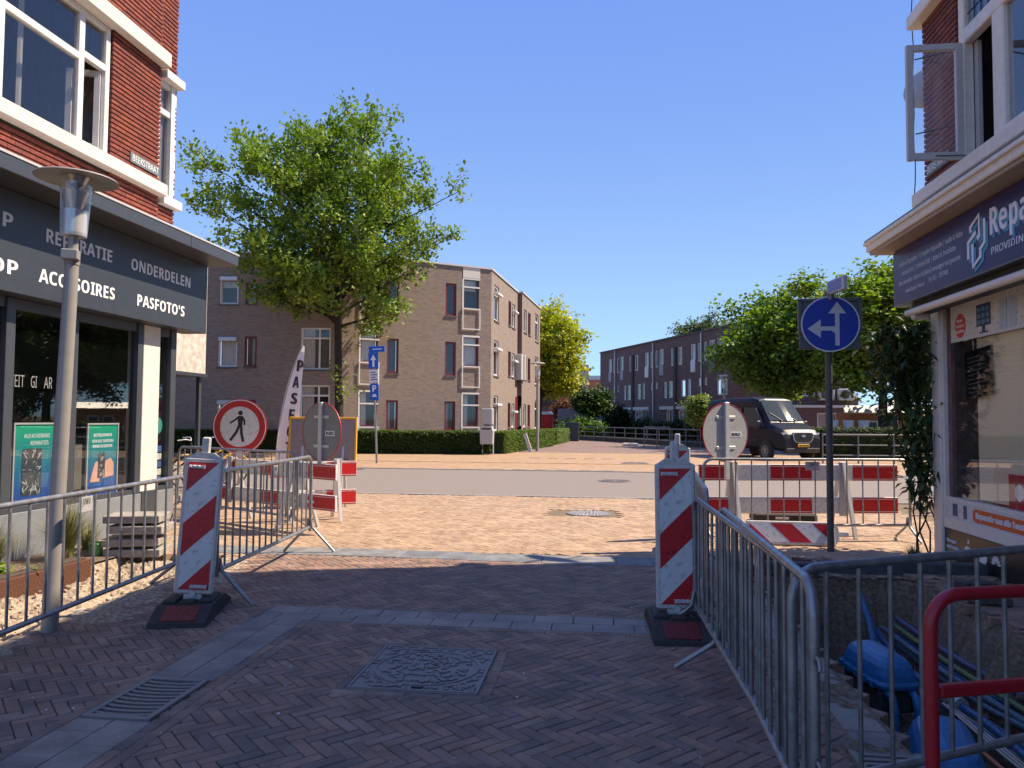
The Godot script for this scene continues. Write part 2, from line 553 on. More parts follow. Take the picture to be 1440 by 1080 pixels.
func brick_image(sd: int, base: Color, vary: float, joint: Color, bl := 0.22, bh := 0.0625) -> ImageTexture:
	# 16 bricks by 4 m (or by 16 laid rows) of running bond
	var w := 1024
	var nx := 16
	var ny := int(round(4.0 / bh)) if bh < 0.08 else 32
	var h := 1024
	var im := Image.create(w, h, false, Image.FORMAT_RGB8)
	im.fill(joint)
	var rng := RandomNumberGenerator.new(); rng.seed = sd
	var bw := w / nx
	var bhp := h / ny
	for j in ny:
		var off := (bw / 2 if j % 2 else 0) + rng.randi_range(-6, 6)
		for i in nx:
			var f := 1.0 + rng.randf_range(-vary, vary)
			if rng.randf() < 0.12: f *= 0.92
			var hue := rng.randf_range(-0.02, 0.02)
			var c := Color(base.r * f + hue, base.g * f, base.b * f - hue)
			var x := posmod(i * bw + off, w)
			var ww := bw - 3
			im.fill_rect(Rect2i(x, j * bhp, mini(ww, w - x), bhp - 3), c)
			if x + ww > w: im.fill_rect(Rect2i(0, j * bhp, x + ww - w, bhp - 3), c)
	# grain
	for k in 60000:
		var x := rng.randi() % w
		var y := rng.randi() % h
		var c := im.get_pixel(x, y)
		var f := rng.randf_range(0.85, 1.12)
		im.set_pixel(x, y, Color(c.r * f, c.g * f, c.b * f))
	return ImageTexture.create_from_image(im)

# ---------------------------------------------------------------- ground
func sheet(called: String, x0: float, z0: float, x1: float, z1: float, y: float, m: Material, parent: Node = self) -> Node3D:
	var mb := MB.new()
	mb.quad(Vector3(x0, y, z1), Vector3(x1, y, z1), Vector3(x1, y, z0), Vector3(x0, y, z0), Vector3.UP, Vector2(x0, -z1))
	return struct(called, mb, m, parent)

func earth(called: String, x0: float, x1: float, z0: float, z1: float, st: float, kind: int, m: Material) -> void:
	var nz := FastNoiseLite.new(); nz.seed = 51 + kind; nz.frequency = 1.1; nz.fractal_octaves = 5
	var n2 := FastNoiseLite.new(); n2.seed = 81 + kind; n2.frequency = 7.0; n2.fractal_octaves = 3; n2.noise_type = FastNoiseLite.TYPE_CELLULAR
	var nx := int((x1 - x0) / st)
	var nn := int((z1 - z0) / st)
	var g := []
	for i in nx + 1:
		var row := PackedVector3Array()
		for j in nn + 1:
			var x := lerpf(x0, x1, float(i) / nx)
			var z := lerpf(z0, z1, float(j) / nn)
			var y := 0.0
			var edge := minf(minf(x - x0, x1 - x), minf(z - z0, z1 - z))
			if kind == 0:
				var f := (x - x0) / (x1 - x0)
				y = lerpf(-0.07, -0.30, smoothstep(0.0, 0.8, f))
				y = lerpf(-0.04, y, smoothstep(-8.3, -7.2, z))
				y += nz.get_noise_2d(x, z) * 0.10 + n2.get_noise_2d(x, z) * 0.075 + nz.get_noise_2d(x * 6.0, z * 6.0) * 0.035
				y = minf(y, -0.035)
				if edge < st * 0.5: y = -0.02
			else:
				var wl := smoothstep(0.0, 0.16, x - x0 + nz.get_noise_2d(z * 2.0, 3.0) * 0.10)
				var wr := smoothstep(0.0, 0.36, x1 - x + nz.get_noise_2d(z * 2.0, 9.0) * 0.15)
				var wf := smoothstep(0.0, 0.3, z - z0 + nz.get_noise_2d(x * 2.0, 5.0) * 0.12)
				y = -0.72 * minf(minf(wl, wr), wf)
				y += nz.get_noise_2d(x, z) * 0.12 + n2.get_noise_2d(x, z) * 0.08 + nz.get_noise_2d(x * 6.0, z * 6.0) * 0.05
				y = minf(y, -0.02)
				if edge < st * 0.5: y = -0.02
			row.append(Vector3(x, y, z))
		g.append(row)
	var mb := MB.new()
	for i in nx:
		for j in nn:
			mb.flat(g[i][j], g[i + 1][j], g[i + 1][j + 1], Vector3.UP)
			mb.flat(g[i][j], g[i + 1][j + 1], g[i][j + 1], Vector3.UP)
	struct(called, mb, m)

func make_ground() -> void:
	var xs := [-700.0, -5.35, -4.12, 1.42, 3.12, 700.0]
	var zs := [-850.0, -8.3, -8.1, -1.6, -1.2, 300.0]
	var mb := MB.new()
	for i in 5:
		for j in 5:
			if i == 1 and (j == 1 or j == 2): continue
			if i == 3 and (j == 2 or j == 3): continue
			mb.quad(Vector3(xs[i], -0.03, zs[j + 1]), Vector3(xs[i + 1], -0.03, zs[j + 1]), Vector3(xs[i + 1], -0.03, zs[j]), Vector3(xs[i], -0.03, zs[j]), Vector3.UP, Vector2(xs[i], -zs[j + 1]))
	struct("ground", mb, M.sand)
	earth("excavated_sand", -5.35, -4.12, -8.3, -1.6, 0.03, 0, M.sandy_soil)
	earth("trench_earth", 1.42, 3.12, -8.1, -1.2, 0.03, 1, M.dark_soil)
	sheet("planter_soil", -6.3, -8.3, -5.35, -2.0, 0.0, M.dark_soil)
	# the crossing road and the paving beyond it
	mb = MB.new()
	mb.quad(Vector3(-140, -0.012, -15.63), Vector3(140, -0.012, -15.63), Vector3(140, -0.012, -23.2), Vector3(-140, -0.012, -23.2), Vector3.UP)
	struct("asphalt_road", mb, M.asphalt)
	sheet("far_clinker_paving", -140, -36.0, 140, -23.42, -0.012, M.far_clinker)
	sheet("side_street_paving", -6.0, -75.0, 22.0, -36.0, -0.012, M.far_street)
	sheet("clinker_bed", -60, -15.4, 60, -8.35, -0.012, M.joint_sand)
	sheet("brick_bed", -4.12, -8.35, 1.42, -1.2, -0.014, M.joint_dark)
	sheet("sandy_edge", -4.12, -8.35, -3.55, -1.6, -0.010, M.sandy_soil)
	sheet("sidewalk_bed", 1.42, -8.35, 3.9, -8.1, -0.013, M.joint_dark)
	sheet("shopfront_bed", 3.12, -8.35, 3.9, -1.0, -0.013, M.joint_dark)
	# gutters beside the road
	for zz in [-15.52, -23.31]:
		mb = MB.new()
		mb.box(Vector3(0, -0.02, zz), Vector3(120, 0.05, 0.22))
		struct("road_gutter", mb, mat(L(0.30, 0.27, 0.25), 0.8, 0, "blotch", 0.7))
	var lane := mat(L(0.52, 0.36, 0.22), 0.9, 0, "blotch", 0.6)
	mb = MB.new()
	mb.box(Vector3(0, -0.008, -27.3), Vector3(120, 0.02, 0.25))
	struct("far_kerb_line", mb, lane)
	mb = MB.new()
	mb.box(Vector3(0, -0.004, -13.6), Vector3(120, 0.012, 0.10))
	struct("near_kerb_line", mb, mat(L(0.42, 0.31, 0.21), 0.9, 0, "blotch", 0.6))

func drift(called: String, x0: float, x1: float, z0: float, z1: float, thr: float, toward: int, m: Material, sd: int) -> void:
	# thin tongues of spilled sand and earth lying over the paving
	var nz := FastNoiseLite.new(); nz.seed = sd; nz.frequency = 1.6; nz.fractal_octaves = 5
	var nx := int((x1 - x0) / 0.03)
	var nn := int((z1 - z0) / 0.03)
	var g := []
	for i in nx + 1:
		var row := PackedVector3Array()
		for j in nn + 1:
			var x := lerpf(x0, x1, float(i) / nx)
			var z := lerpf(z0, z1, float(j) / nn)
			var f := float(i) / nx if toward > 0 else 1.0 - float(i) / nx
			if toward == 0: f = 0.5
			var ed := smoothstep(0.0, 0.12, minf(float(j) / nn, 1.0 - float(j) / nn))
			var v := (nz.get_noise_2d(x, z) + 0.5 * nz.get_noise_2d(x * 5.0, z * 5.0)) * 0.55 + f * 0.75 * ed - thr
			row.append(Vector3(x, clampf(v * 0.05, -0.02, 0.022), z))
		g.append(row)
	var mb := MB.new()
	for i in nx:
		for j in nn:
			if maxf(maxf(g[i][j].y, g[i + 1][j].y), maxf(g[i][j + 1].y, g[i + 1][j + 1].y)) < -0.008: continue
			mb.flat(g[i][j], g[i + 1][j], g[i + 1][j + 1], Vector3.UP)
			mb.flat(g[i][j], g[i + 1][j + 1], g[i][j + 1], Vector3.UP)
	var o := struct(called, mb, m)
	o.set_meta("kind", "structure")

func herringbone(rect: Rect2, w: float, nr: int, ang: float, ex: Array, gap: float, sd: int, lift := 0.0) -> Array:
	var rng := RandomNumberGenerator.new(); rng.seed = sd
	var out := []
	var c := rect.get_center()
	var R := rect.size.length() * 0.5 + 1.0
	var k := int(R / w)
	var b := Basis(Vector3.UP, ang)
	for i in range(-k, k + 1):
		for j in range(-k, k + 1):
			var m := posmod(i - j, 2 * nr)
			var lx: float
			var lz: float
			var turn := 0.0
			if m == 0:
				lx = (i + nr * 0.5) * w; lz = (j + 0.5) * w
			elif m == 2 * nr - 1:
				lx = (i + 0.5) * w; lz = (j + nr * 0.5) * w; turn = PI * 0.5
			else: continue
			var p := b * Vector3(lx, 0, lz) + Vector3(c.x, 0, c.y)
			if not rect.has_point(Vector2(p.x, p.z)): continue
			var bad := false
			for e in ex:
				if (e as Rect2).has_point(Vector2(p.x, p.z)): bad = true
			if bad: continue
			p.y = lift + rng.randf_range(-0.0025, 0.0015)
			var q := b * Basis(Vector3.UP, turn + rng.randf_range(-0.012, 0.012)) * Basis(Vector3.RIGHT, rng.randf_range(-0.012, 0.012)) * Basis(Vector3.BACK, rng.randf_range(-0.008, 0.008))
			out.append(Transform3D(q, p))
	return out

func paver_mesh(l: float, w: float, h: float, bev := 0.004) -> ArrayMesh:
	var mb := MB.new()
	mb.bbox(Vector3(0, -h * 0.5, 0), Vector3(l, h, w), bev)
	return mb.mesh()

func tone_set(cols: Array, rough: float, tex: String, sc: float, nrm := "nfine", ns := 0.35) -> Array:
	var o := []
	for c in cols: o.append(mat((c as Color).linear_to_srgb(), rough, 0.0, tex, sc, nrm, ns, true))
	return o

func tone_many(rough: float, tex: String, sc: float, nrm := "nfine", ns := 0.35) -> StandardMaterial3D:
	var m := mat(Color.WHITE, rough, 0.0, tex, sc, nrm, ns, true)
	m.vertex_color_use_as_albedo = true
	return m

func row_of(out: Array, a: Vector3, b: Vector3, step: float, turn: float, rng: RandomNumberGenerator, lift := 0.004) -> void:
	var n := int(a.distance_to(b) / step)
	for i in n:
		var p := a.lerp(b, (i + 0.5) / n)
		p.y = lift + rng.randf_range(-0.001, 0.001)
		out.append(Transform3D(Basis(Vector3.UP, turn + rng.randf_range(-0.01, 0.01)), p))

func make_pavement() -> void:
	var rng := RandomNumberGenerator.new(); rng.seed = 7
	# dark red brick street in herringbone
	var cols := [Color(0.31, 0.190, 0.134), Color(0.265, 0.172, 0.130), Color(0.35, 0.205, 0.140), Color(0.235, 0.160, 0.128), Color(0.33, 0.215, 0.158)]
	var vm := tone_set(cols, 0.78, "blotch", 0.5)
	var many := tone_many(0.78, "blotch", 0.5)
	var ex := [Rect2(-2.60, -6.06, 4.1, 0.30), Rect2(-2.60, -6.06, 0.24, 6.0), Rect2(-1.40, -5.08, 0.63, 0.68)]
	var xf := herringbone(Rect2(-4.12, -8.36, 5.54, 7.1), 0.0685, 3, PI * 0.25, ex, 0.003, 3)
	# stepped left edge: pull out some bricks near the excavation
	var keep := []
	for q in xf:
		var o: Vector3 = q.origin
		if o.x < -3.95 + 0.10 * sin(o.z * 5.0): continue
		keep.append(q)
	# border courses along the stone strips and round the manhole
	for x in [-2.718, -2.242]: row_of(keep, Vector3(x, 0, -6.18 if x < -2.5 else -5.70), Vector3(x, 0, -1.3), 0.205, PI * 0.5, rng)
	for x in [-2.172]: row_of(keep, Vector3(x, 0, -5.63), Vector3(x, 0, -1.3), 0.205, PI * 0.5, rng)
	for z in [-6.147, -5.668]: row_of(keep, Vector3(-2.75, 0, z) if z < -6 else Vector3(-2.27, 0, z), Vector3(1.42, 0, z), 0.205, 0.0, rng)
	for z in [-5.195, -4.285]: row_of(keep, Vector3(-1.55, 0, z), Vector3(-0.65, 0, z), 0.205, 0.0, rng)
	for x in [-1.51, -0.66]: row_of(keep, Vector3(x, 0, -5.16), Vector3(x, 0, -4.32), 0.205, PI * 0.5, rng)
	var street := struct("brick_street", null, null)
	pieces("brick", paver_mesh(0.2005, 0.0650, 0.08, 0.005), vm, many, cols, keep, street, 300, 5)
	# strips of grey stone slabs
	var sc := [Color(0.28, 0.235, 0.195), Color(0.25, 0.21, 0.178), Color(0.31, 0.262, 0.213)]
	var sm := tone_set(sc, 0.6, "blotch", 0.5)
	var smany := tone_many(0.6, "blotch", 0.5)
	var strip := struct("stone_slab_strip", null, null)
	var sx := []
	for k in 2:
		for i in 15:
			var x := -2.52 + i * 0.305 + (0.15 if k else 0.0)
			if x > 1.3: continue
			sx.append(Transform3D(Basis(), Vector3(x, 0.005 + rng.randf_range(-0.001, 0.001), -6.01 + k * 0.205)))
		for i in 17:
			var z := -5.555 + i * 0.305 + (0.15 if k else 0.0)
			if z > -1.3: continue
			if z > -4.36 and z < -3.70: continue
			sx.append(Transform3D(Basis(Vector3.UP, PI * 0.5), Vector3(-2.582 + k * 0.205, 0.005 + rng.randf_range(-0.001, 0.001), z)))
	sx.append(Transform3D(Basis(Vector3.UP, PI * 0.5) * Basis.from_scale(Vector3(0.48, 1, 1)), Vector3(-2.377, 0.005, -5.632)))
	for z in [-4.413, -3.648]: sx.append(Transform3D(Basis(Vector3.UP, PI * 0.5) * Basis.from_scale(Vector3(0.49, 1, 1)), Vector3(-2.582, 0.005, z)))
	sx.append(Transform3D(Basis.from_scale(Vector3(0.48, 1, 1)), Vector3(-2.597, 0.005, -5.805)))
	pieces("slab", paver_mesh(0.300, 0.200, 0.08, 0.004), sm, smany, sc, sx, strip, 300, 6)
	# broad kerb slabs where the street meets the light paving
	var kc := [Color(0.235, 0.24, 0.24), Color(0.21, 0.215, 0.22), Color(0.26, 0.255, 0.245)]
	var kerb := struct("kerb_slabs", null, null)
	var kx := []
	for i in 8:
		kx.append(Transform3D(Basis(Vector3.UP, rng.randf_range(-0.006, 0.006)), Vector3(-4.3 + i * 0.805, 0.006, -8.62 - 0.05 * sin(i * 0.9))))
	pieces("slab", paver_mesh(0.80, 0.47, 0.1, 0.006), tone_set(kc, 0.7, "blotch", 0.6), tone_many(0.7, "blotch", 0.6), kc, kx, kerb, 300, 8)
	# light clinker paving
	var yc := [Color(0.385, 0.262, 0.160), Color(0.42, 0.285, 0.178), Color(0.36, 0.24, 0.145), Color(0.40, 0.28, 0.185), Color(0.335, 0.22, 0.135)]
	var ym := tone_set(yc, 0.8, "soft", 0.2)
	var yx := herringbone(Rect2(-8.5, -15.38, 13.5, 6.52), 0.1035, 2, PI * 0.25 + 0.06, [Rect2(-0.95, -13.3, 1.2, 0.9), Rect2(-20, -12.5, 13.6, 6.0), Rect2(4.0, -9.5, 10, 4)], 0.003, 13)
	yx.append_array(herringbone(Rect2(1.5, -8.86, 2.4, 0.72), 0.1035, 2, PI * 0.25, [], 0.003, 14))
	yx.append_array(herringbone(Rect2(-6.3, -8.86, 2.3, 0.55), 0.1035, 2, PI * 0.25, [], 0.003, 15))
	var pave := struct("clinker_paving", null, null)
	pieces("brick", paver_mesh(0.2045, 0.1005, 0.08, 0.004), ym, tone_many(0.8, "soft", 0.2), yc, yx, pave, 300, 9)
	# grey tiles and bricks beside the trench on the right
	var gx := []
	for i in 22:
		gx.append(Transform3D(Basis(Vector3.UP, PI * 0.5 + rng.randf_range(-0.02, 0.02)), Vector3(1.30, 0.007 + rng.randf_range(-0.004, 0.004), -7.9 + i * 0.305)))
	var edge := struct("grey_edge_tiles", null, null)
	pieces("tile", paver_mesh(0.30, 0.20, 0.07, 0.004), sm, smany, sc, gx, edge, 300, 10)
	var fx := herringbone(Rect2(3.14, -8.1, 0.76, 5.5), 0.0685, 3, 0.0, [], 0.003, 17, 0.0)
	var front := struct("shopfront_paving", null, null)
	pieces("brick", paver_mesh(0.2005, 0.0650, 0.08, 0.005), vm, many, cols, fx, front, 120, 11)
	drift("sand_drift", -4.12, -2.95, -8.4, -5.2, 0.52, -1, M.sandy_soil, 5)
	drift("sand_drift", -6.2, -3.3, -9.6, -8.2, 0.50, -1, M.sandy_soil, 6)
	drift("earth_drift", 0.72, 1.42, -8.2, -3.2, 0.58, 1, M.dark_soil, 7)
	drift("earth_drift", 1.3, 3.9, -9.3, -8.05, 0.42, 0, M.dark_soil, 8)
	# grit and small litter lying on the bricks
	var lx := []
	var lc := []
	for i in 260:
		lx.append(Transform3D(Basis.from_euler(Vector3(rng.randf() * 6, rng.randf() * 6, rng.randf() * 6)).scaled(Vector3(1, 0.6, 0.8) * rng.randf_range(0.003, 0.011)), Vector3(rng.randf_range(-3.9, 0.9), 0.006, -8.2 + 6.0 * rng.randf())))
		var f := rng.randf_range(0.25, 0.75)
		lc.append(Color(f, f * 0.93, f * 0.85))
	var lb := MB.new()
	lb.bbox(Vector3(), Vector3(1.4, 1.2, 1.3), 0.35)
	var lm := mat(Color.WHITE, 0.9)
	lm.vertex_color_use_as_albedo = true
	tag(scatter("street_grit", lb.mesh(), lm, lx, lc, self), "small pale grit and litter scattered over the dark brick street", "grit")
	# square manhole cover
	var mh := thing("manhole_cover", "square cast iron manhole cover with jigsaw relief in the dark brick street", "manhole cover", Vector3(-1.085, 0.007, -4.74))
	var mb := MB.new()
	mb.bbox(Vector3(0, -0.02, 0), Vector3(0.76, 0.04, 0.82), 0.004)
	part("cover", mb, M.cast_iron, mh)
	mb = MB.new()
	mb.lathe([Vector2(0.325, 0.0), Vector2(0.325, 0.006), Vector2(0.312, 0.006), Vector2(0.312, 0.0)], 48)
	mb.box(Vector3(0, 0.003, -0.40), Vector3(0.76, 0.006, 0.014)); mb.box(Vector3(0, 0.003, 0.40), Vector3(0.76, 0.006, 0.014))
	mb.box(Vector3(-0.373, 0.003, 0), Vector3(0.014, 0.006, 0.786)); mb.box(Vector3(0.373, 0.003, 0), Vector3(0.014, 0.006, 0.786))
	part("rim", mb, M.cast_iron, mh)
	mb = MB.new()
	for i in 330:
		var x := rng.randf_range(-0.35, 0.35)
		var z := rng.randf_range(-0.37, 0.37)
		var d := Vector2(x, z).length()
		if absf(d - 0.318) < 0.03: continue
		var bs := Basis(Vector3.UP, rng.randi_range(0, 3) * PI * 0.25)
		mb.box(Vector3(x, 0.002 + i * 0.000012, z), Vector3(rng.randf_range(0.03, 0.06), 0.005, 0.013), bs)
		mb.box(Vector3(x, 0.0021 + i * 0.000012, z), Vector3(0.013, 0.005, rng.randf_range(0.025, 0.05)), bs)
	var rl := part("relief", mb, M.cast_iron, mh)
	rl.set_meta("kind", "stuff")
	mb = MB.new()
	mb.box(Vector3(0.02, 0.0045, 0.352), Vector3(0.06, 0.009, 0.035))
	part("lifting_hole", mb, M.black, mh)
	mb = MB.new()
	mb.box(Vector3(0.04, 0.0045, -0.05), Vector3(0.035, 0.009, 0.03))
	part("lifting_hole", mb, M.black, mh)
	# drain grate in the stone strip
	var gr := thing("drain_grate", "long cast iron drain grate with curved slots in the grey slab strip", "drain grate", Vector3(-2.48, 0.006, -4.03))
	mb = MB.new()
	mb.box(Vector3(0, -0.03, 0), Vector3(0.36, 0.02, 0.58))
	part("drain_pit", mb, M.black, gr)
	mb = MB.new()
	for s in [-1, 1]:
		mb.bbox(Vector3(s * 0.17, -0.005, 0), Vector3(0.035, 0.03, 0.60), 0.003)
		mb.bbox(Vector3(0, -0.0045, s * 0.285), Vector3(0.31, 0.03, 0.035), 0.003)
	part("grate_frame", mb, M.cast_iron, gr)
	for i in 10:
		mb = MB.new()
		var z := -0.235 + i * 0.052
		for k in 5:
			var x0 := -0.152 + k * 0.061
			mb.box(Vector3(x0 + 0.0305, -0.006, z + 0.018 * cos((k - 2) * 0.6)), Vector3(0.062, 0.024, 0.024), Basis(Vector3.UP, (k - 2) * 0.13))
		part("slat", mb, M.cast_iron, gr)
	# round covers
	var spots := [[-0.25, -12.85, 0.37, "round ribbed manhole cover in the light clinker paving near the kerb slabs"], [0.27, -19.8, 0.42, "round dark manhole cover in the asphalt of the road"], [1.1, -28.0, 0.5, "round manhole cover in the paving beyond the road"], [-7.6, -22.6, 0.42, "flat dark drain cover at the far edge of the asphalt, left"]]
	for s in spots:
		var o := thing("round_manhole_cover", s[3], "manhole cover", Vector3(s[0], 0.0, s[1]), 0.0, "round manhole covers")
		mb = MB.new()
		mb.lathe([Vector2(s[2], -0.03), Vector2(s[2], 0.004), Vector2(s[2] - 0.04, 0.006), Vector2(s[2] - 0.05, 0.0), Vector2(0.0, 0.0)], 36)
		part("cover", mb, M.cast_iron, o)
		mb = MB.new()
		for ring in 5:
			var rr: float = s[2] * (0.18 + ring * 0.155)
			var nn := 6 + ring * 6
			for k in nn:
				var a := TAU * (k + 0.5 * (ring % 2)) / nn
				mb.box(Vector3(cos(a) * rr, 0.003, sin(a) * rr), Vector3(0.035, 0.01, 0.03), Basis(Vector3.UP, -a))
		var st := part("studs", mb, M.galv_light if s[2] < 0.4 else M.cast_iron, o)
		st.set_meta("kind", "stuff")
	# white blocks painted on the road edges
	var faded := mat(L(0.56, 0.46, 0.35), 0.8, 0, "dirt", 2.0)
	var marks := struct("road_markings", null, null)
	for i in 5:
		mb = MB.new()
		mb.box(Vector3(-2.75 + i * 0.72, -0.006, -30.9), Vector3(0.42, 0.008, 0.5))
		part("marking", mb, faded, marks)
	for i in 6:
		mb = MB.new()
		mb.box(Vector3(-3.3 + i * 0.68, -0.006, -23.75), Vector3(0.36, 0.008, 0.22))
		part("marking", mb, faded, marks)

# ---------------------------------------------------------------- brick facades close by
func brick_face(parent: Node, F: Transform3D, u0: float, u1: float, v0: float, v1: float, holes: Array, vm: Array, many: Material, cols: Array, most: int, sd: int) -> void:
	var rng := RandomNumberGenerator.new(); rng.seed = sd
	var bl := 0.2175
	var step := 0.2205
	var ch := 0.0645
	var bh := 0.047
	var xf := []
	var n := int((v1 - v0) / ch)
	for j in n:
		var vc := v0 + (j + 0.5) * ch
		var runs := [[u0, u1]]
		for h in holes:
			if vc + bh * 0.5 > h[1] and vc - bh * 0.5 < h[3]:
				var nr := []
				for r in runs:
					if h[2] <= r[0] or h[0] >= r[1]: nr.append(r); continue
					if h[0] > r[0]: nr.append([r[0], h[0]])
					if h[2] < r[1]: nr.append([h[2], r[1]])
				runs = nr
		var off := (0.5 if j % 2 else 0.0) + (0.25 if j % 3 == 0 else 0.0)
		for r in runs:
			var k := int(floor((r[0] - u0) / step - off)) - 1
			while true:
				var a: float = u0 + (k + off) * step
				k += 1
				if a >= r[1] - 0.012: break
				var b := a + bl
				var aa := maxf(a, r[0])
				var bb := minf(b, r[1])
				if bb - aa < 0.02: continue
				var q := Basis(F.basis.x * ((bb - aa) / bl), F.basis.y, F.basis.z)
				xf.append(Transform3D(q, F * Vector3((aa + bb) * 0.5, vc, rng.randf_range(-0.002, 0.002))))
	var mb := MB.new()
	mb.bbox(Vector3(0, 0, -0.025), Vector3(bl, bh, 0.05), 0.004)
	pieces("brick", mb.mesh(), vm, many, cols, xf, parent, most, sd)
	var w := wall(Transform3D(F.basis, F * Vector3(0, 0, -0.022)), u0 + 0.01, u1 - 0.01, v0, v1, holes, 0.12)
	part("mortar", w, M.mortar_dark, parent)

func bar(mb: MB, F: Transform3D, a: Vector3, b: Vector3, w: float) -> void:
	var d := (b - a)
	var x := (F.basis * d).normalized()
	var z := F.basis.z
	var y := z.cross(x).normalized()
	mb.box(F * ((a + b) * 0.5), Vector3(d.length(), w, w), Basis(x, y, x.cross(y)))

func grad_mat(c0: Color, c1: Color) -> StandardMaterial3D:
	var g := Gradient.new()
	g.set_color(0, c0); g.set_color(1, c1)
	var t := GradientTexture2D.new()
	t.gradient = g; t.width = 8; t.height = 128
	t.fill_from = Vector2(0, 0); t.fill_to = Vector2(0, 1)
	var m := StandardMaterial3D.new()
	m.albedo_texture = t; m.roughness = 0.45
	m.texture_repeat = false
	return m

func print_quad(F: Transform3D, u0: float, u1: float, v0: float, v1: float, z: float) -> MB:
	var mb := MB.new()
	var n := F.basis.z
	var p := [F * Vector3(u0, v0, z), F * Vector3(u1, v0, z), F * Vector3(u1, v1, z), F * Vector3(u0, v1, z)]
	var t := [Vector2(0, 1), Vector2(1, 1), Vector2(1, 0), Vector2(0, 0)]
	mb.tri(p[0], p[1], p[2], n, n, n, t[0], t[1], t[2])
	mb.tri(p[0], p[2], p[3], n, n, n, t[0], t[2], t[3])
	return mb

func make_left_shop() -> void:
	var o := thing("shop_building", "red brick corner building over a dark phone shop front, left of the street", "building", Vector3())
	var F := frame(Vector3(-6.45, 0, 0), Vector3(0, 0, -1))
	var cols := [Color(0.27, 0.056, 0.033), Color(0.23, 0.046, 0.03), Color(0.31, 0.07, 0.038), Color(0.25, 0.062, 0.042), Color(0.21, 0.045, 0.033)]
	var vm := tone_set(cols, 0.8, "blotch", 2.0)
	var holes := [[3.0, 4.76, 9.25, 6.86], [10.41, 4.68, 10.80, 6.66]]
	brick_face(o, F, 3.0, 10.36, 4.0, 9.6, [holes[0]], vm, tone_many(0.8, "blotch", 2.0), cols, 300, 21)
	brick_face(o, frame(Vector3(-6.49, 0, 0), Vector3(0, 0, -1)), 10.39, 10.84, 4.0, 9.6, [holes[1]], vm, tone_many(0.8, "blotch", 2.0), cols, 60, 22)
	# brick mass behind the facade
	var mb := MB.new()
	fbox(mb, F, 3.0, 3.3, 0, 9.6, -6.0, -0.1)
	fbox(mb, F, 10.6, 10.80, 2.9, 9.6, -6.0, -0.16)
	fbox(mb, F, 3.3, 10.6, 9.45, 9.62, -6.0, -0.1)
	fbox(mb, F, 3.3, 10.6, 0, 9.45, -6.2, -6.0)
	fbox(mb, F, 3.3, 10.6, 3.6, 3.9, -6.0, -0.13)
	part("wall", mb, M.brown_wall, o)
	# stone bands
	mb = MB.new()
	fbox(mb, F, 3.0, 10.40, 6.66, 6.87, -0.1, 0.13, 0.01)
	part("lintel_band", mb, M.concrete_white, o)
	mb = MB.new()
	fbox(mb, F, 3.0, 10.40, 4.75, 4.92, -0.1, 0.12, 0.01)
	part("sill_band", mb, M.concrete_white, o)
	mb = MB.new()
	fbox(mb, F, 10.42, 10.90, 6.54, 6.67, -0.14, 0.06, 0.008)
	part("lintel_band", mb, M.white_paint, o)
	mb = MB.new()
	fbox(mb, F, 10.42, 10.90, 4.67, 4.80, -0.14, 0.06, 0.008)
	part("sill_band", mb, M.white_paint, o)
	# big upper window with the small casement standing open
	mb = MB.new()
	for x in [[5.2, 5.28], [7.36, 7.46], [8.64, 8.74], [9.15, 9.235]]: fbox(mb, F, x[0], x[1], 4.925, 6.655, -0.11, -0.03, 0.006)
	for y in [[4.925, 5.0], [6.585, 6.654]]: fbox(mb, F, 5.28, 9.15, y[0], y[1], -0.112, -0.034, 0.006)
	fbox(mb, F, 5.28, 8.64, 5.98, 6.07, -0.112, -0.033, 0.006)
	fbox(mb, F, 8.74, 9.15, 6.05, 6.14, -0.112, -0.033, 0.006)
	var w := part("window", mb, M.white_paint, o)
	for r in [[5.28, 5.0, 7.36, 5.98], [7.46, 5.0, 8.64, 5.98], [5.28, 6.07, 7.36, 6.585], [7.46, 6.07, 8.64, 6.585], [8.74, 6.14, 9.15, 6.585]]:
		mb = MB.new()
		fbox(mb, F, r[0] - 0.01, r[2] + 0.01, r[1] - 0.01, r[3] + 0.01, -0.075, -0.069)
		part("pane", mb, M.far_glass, w)
	mb = MB.new()
	var rng := RandomNumberGenerator.new(); rng.seed = 4
	for s in [[7.60, 0.05], [7.74, 0.09], [8.10, 0.07], [5.5, 0.3], [6.6, 0.2]]:
		for k in 4:
			var a: float = s[0] + s[1] * k / 4.0
			var b: float = s[0] + s[1] * (k + 1) / 4.0
			var za := -0.42 + (0.03 if k % 2 else 0.0)
			var zb := -0.42 + (0.0 if k % 2 else 0.03)
			mb.quad(F * Vector3(a, 4.95, za), F * Vector3(b, 4.95, zb), F * Vector3(b, 6.6, zb), F * Vector3(a, 6.6, za), F.basis.z)
	part("curtain", mb, M.curtain, w)
	# the open leaf, turned into the room
	mb = MB.new()
	var G := Transform3D(Basis(Vector3.UP, deg_to_rad(-68)), Vector3())
	var H := F * Transform3D(Basis(), Vector3(9.14, 0, -0.09)) * G
	fbox(mb, H, -0.40, -0.33, 5.01, 6.04, -0.03, 0.03); fbox(mb, H, -0.07, 0.0, 5.01, 6.04, -0.03, 0.03)
	fbox(mb, H, -0.33, -0.07, 5.01, 5.08, -0.031, 0.029); fbox(mb, H, -0.33, -0.07, 5.97, 6.04, -0.031, 0.029)
	part("open_casement", mb, M.white_paint, w)
	mb = MB.new()
	fbox(mb, H, -0.34, -0.06, 5.07, 5.98, -0.004, 0.002)
	part("pane", mb, M.far_glass, w)
	# narrow window in the corner strip
	mb = MB.new()
	var N := frame(Vector3(-6.49, 0, 0), Vector3(0, 0, -1))
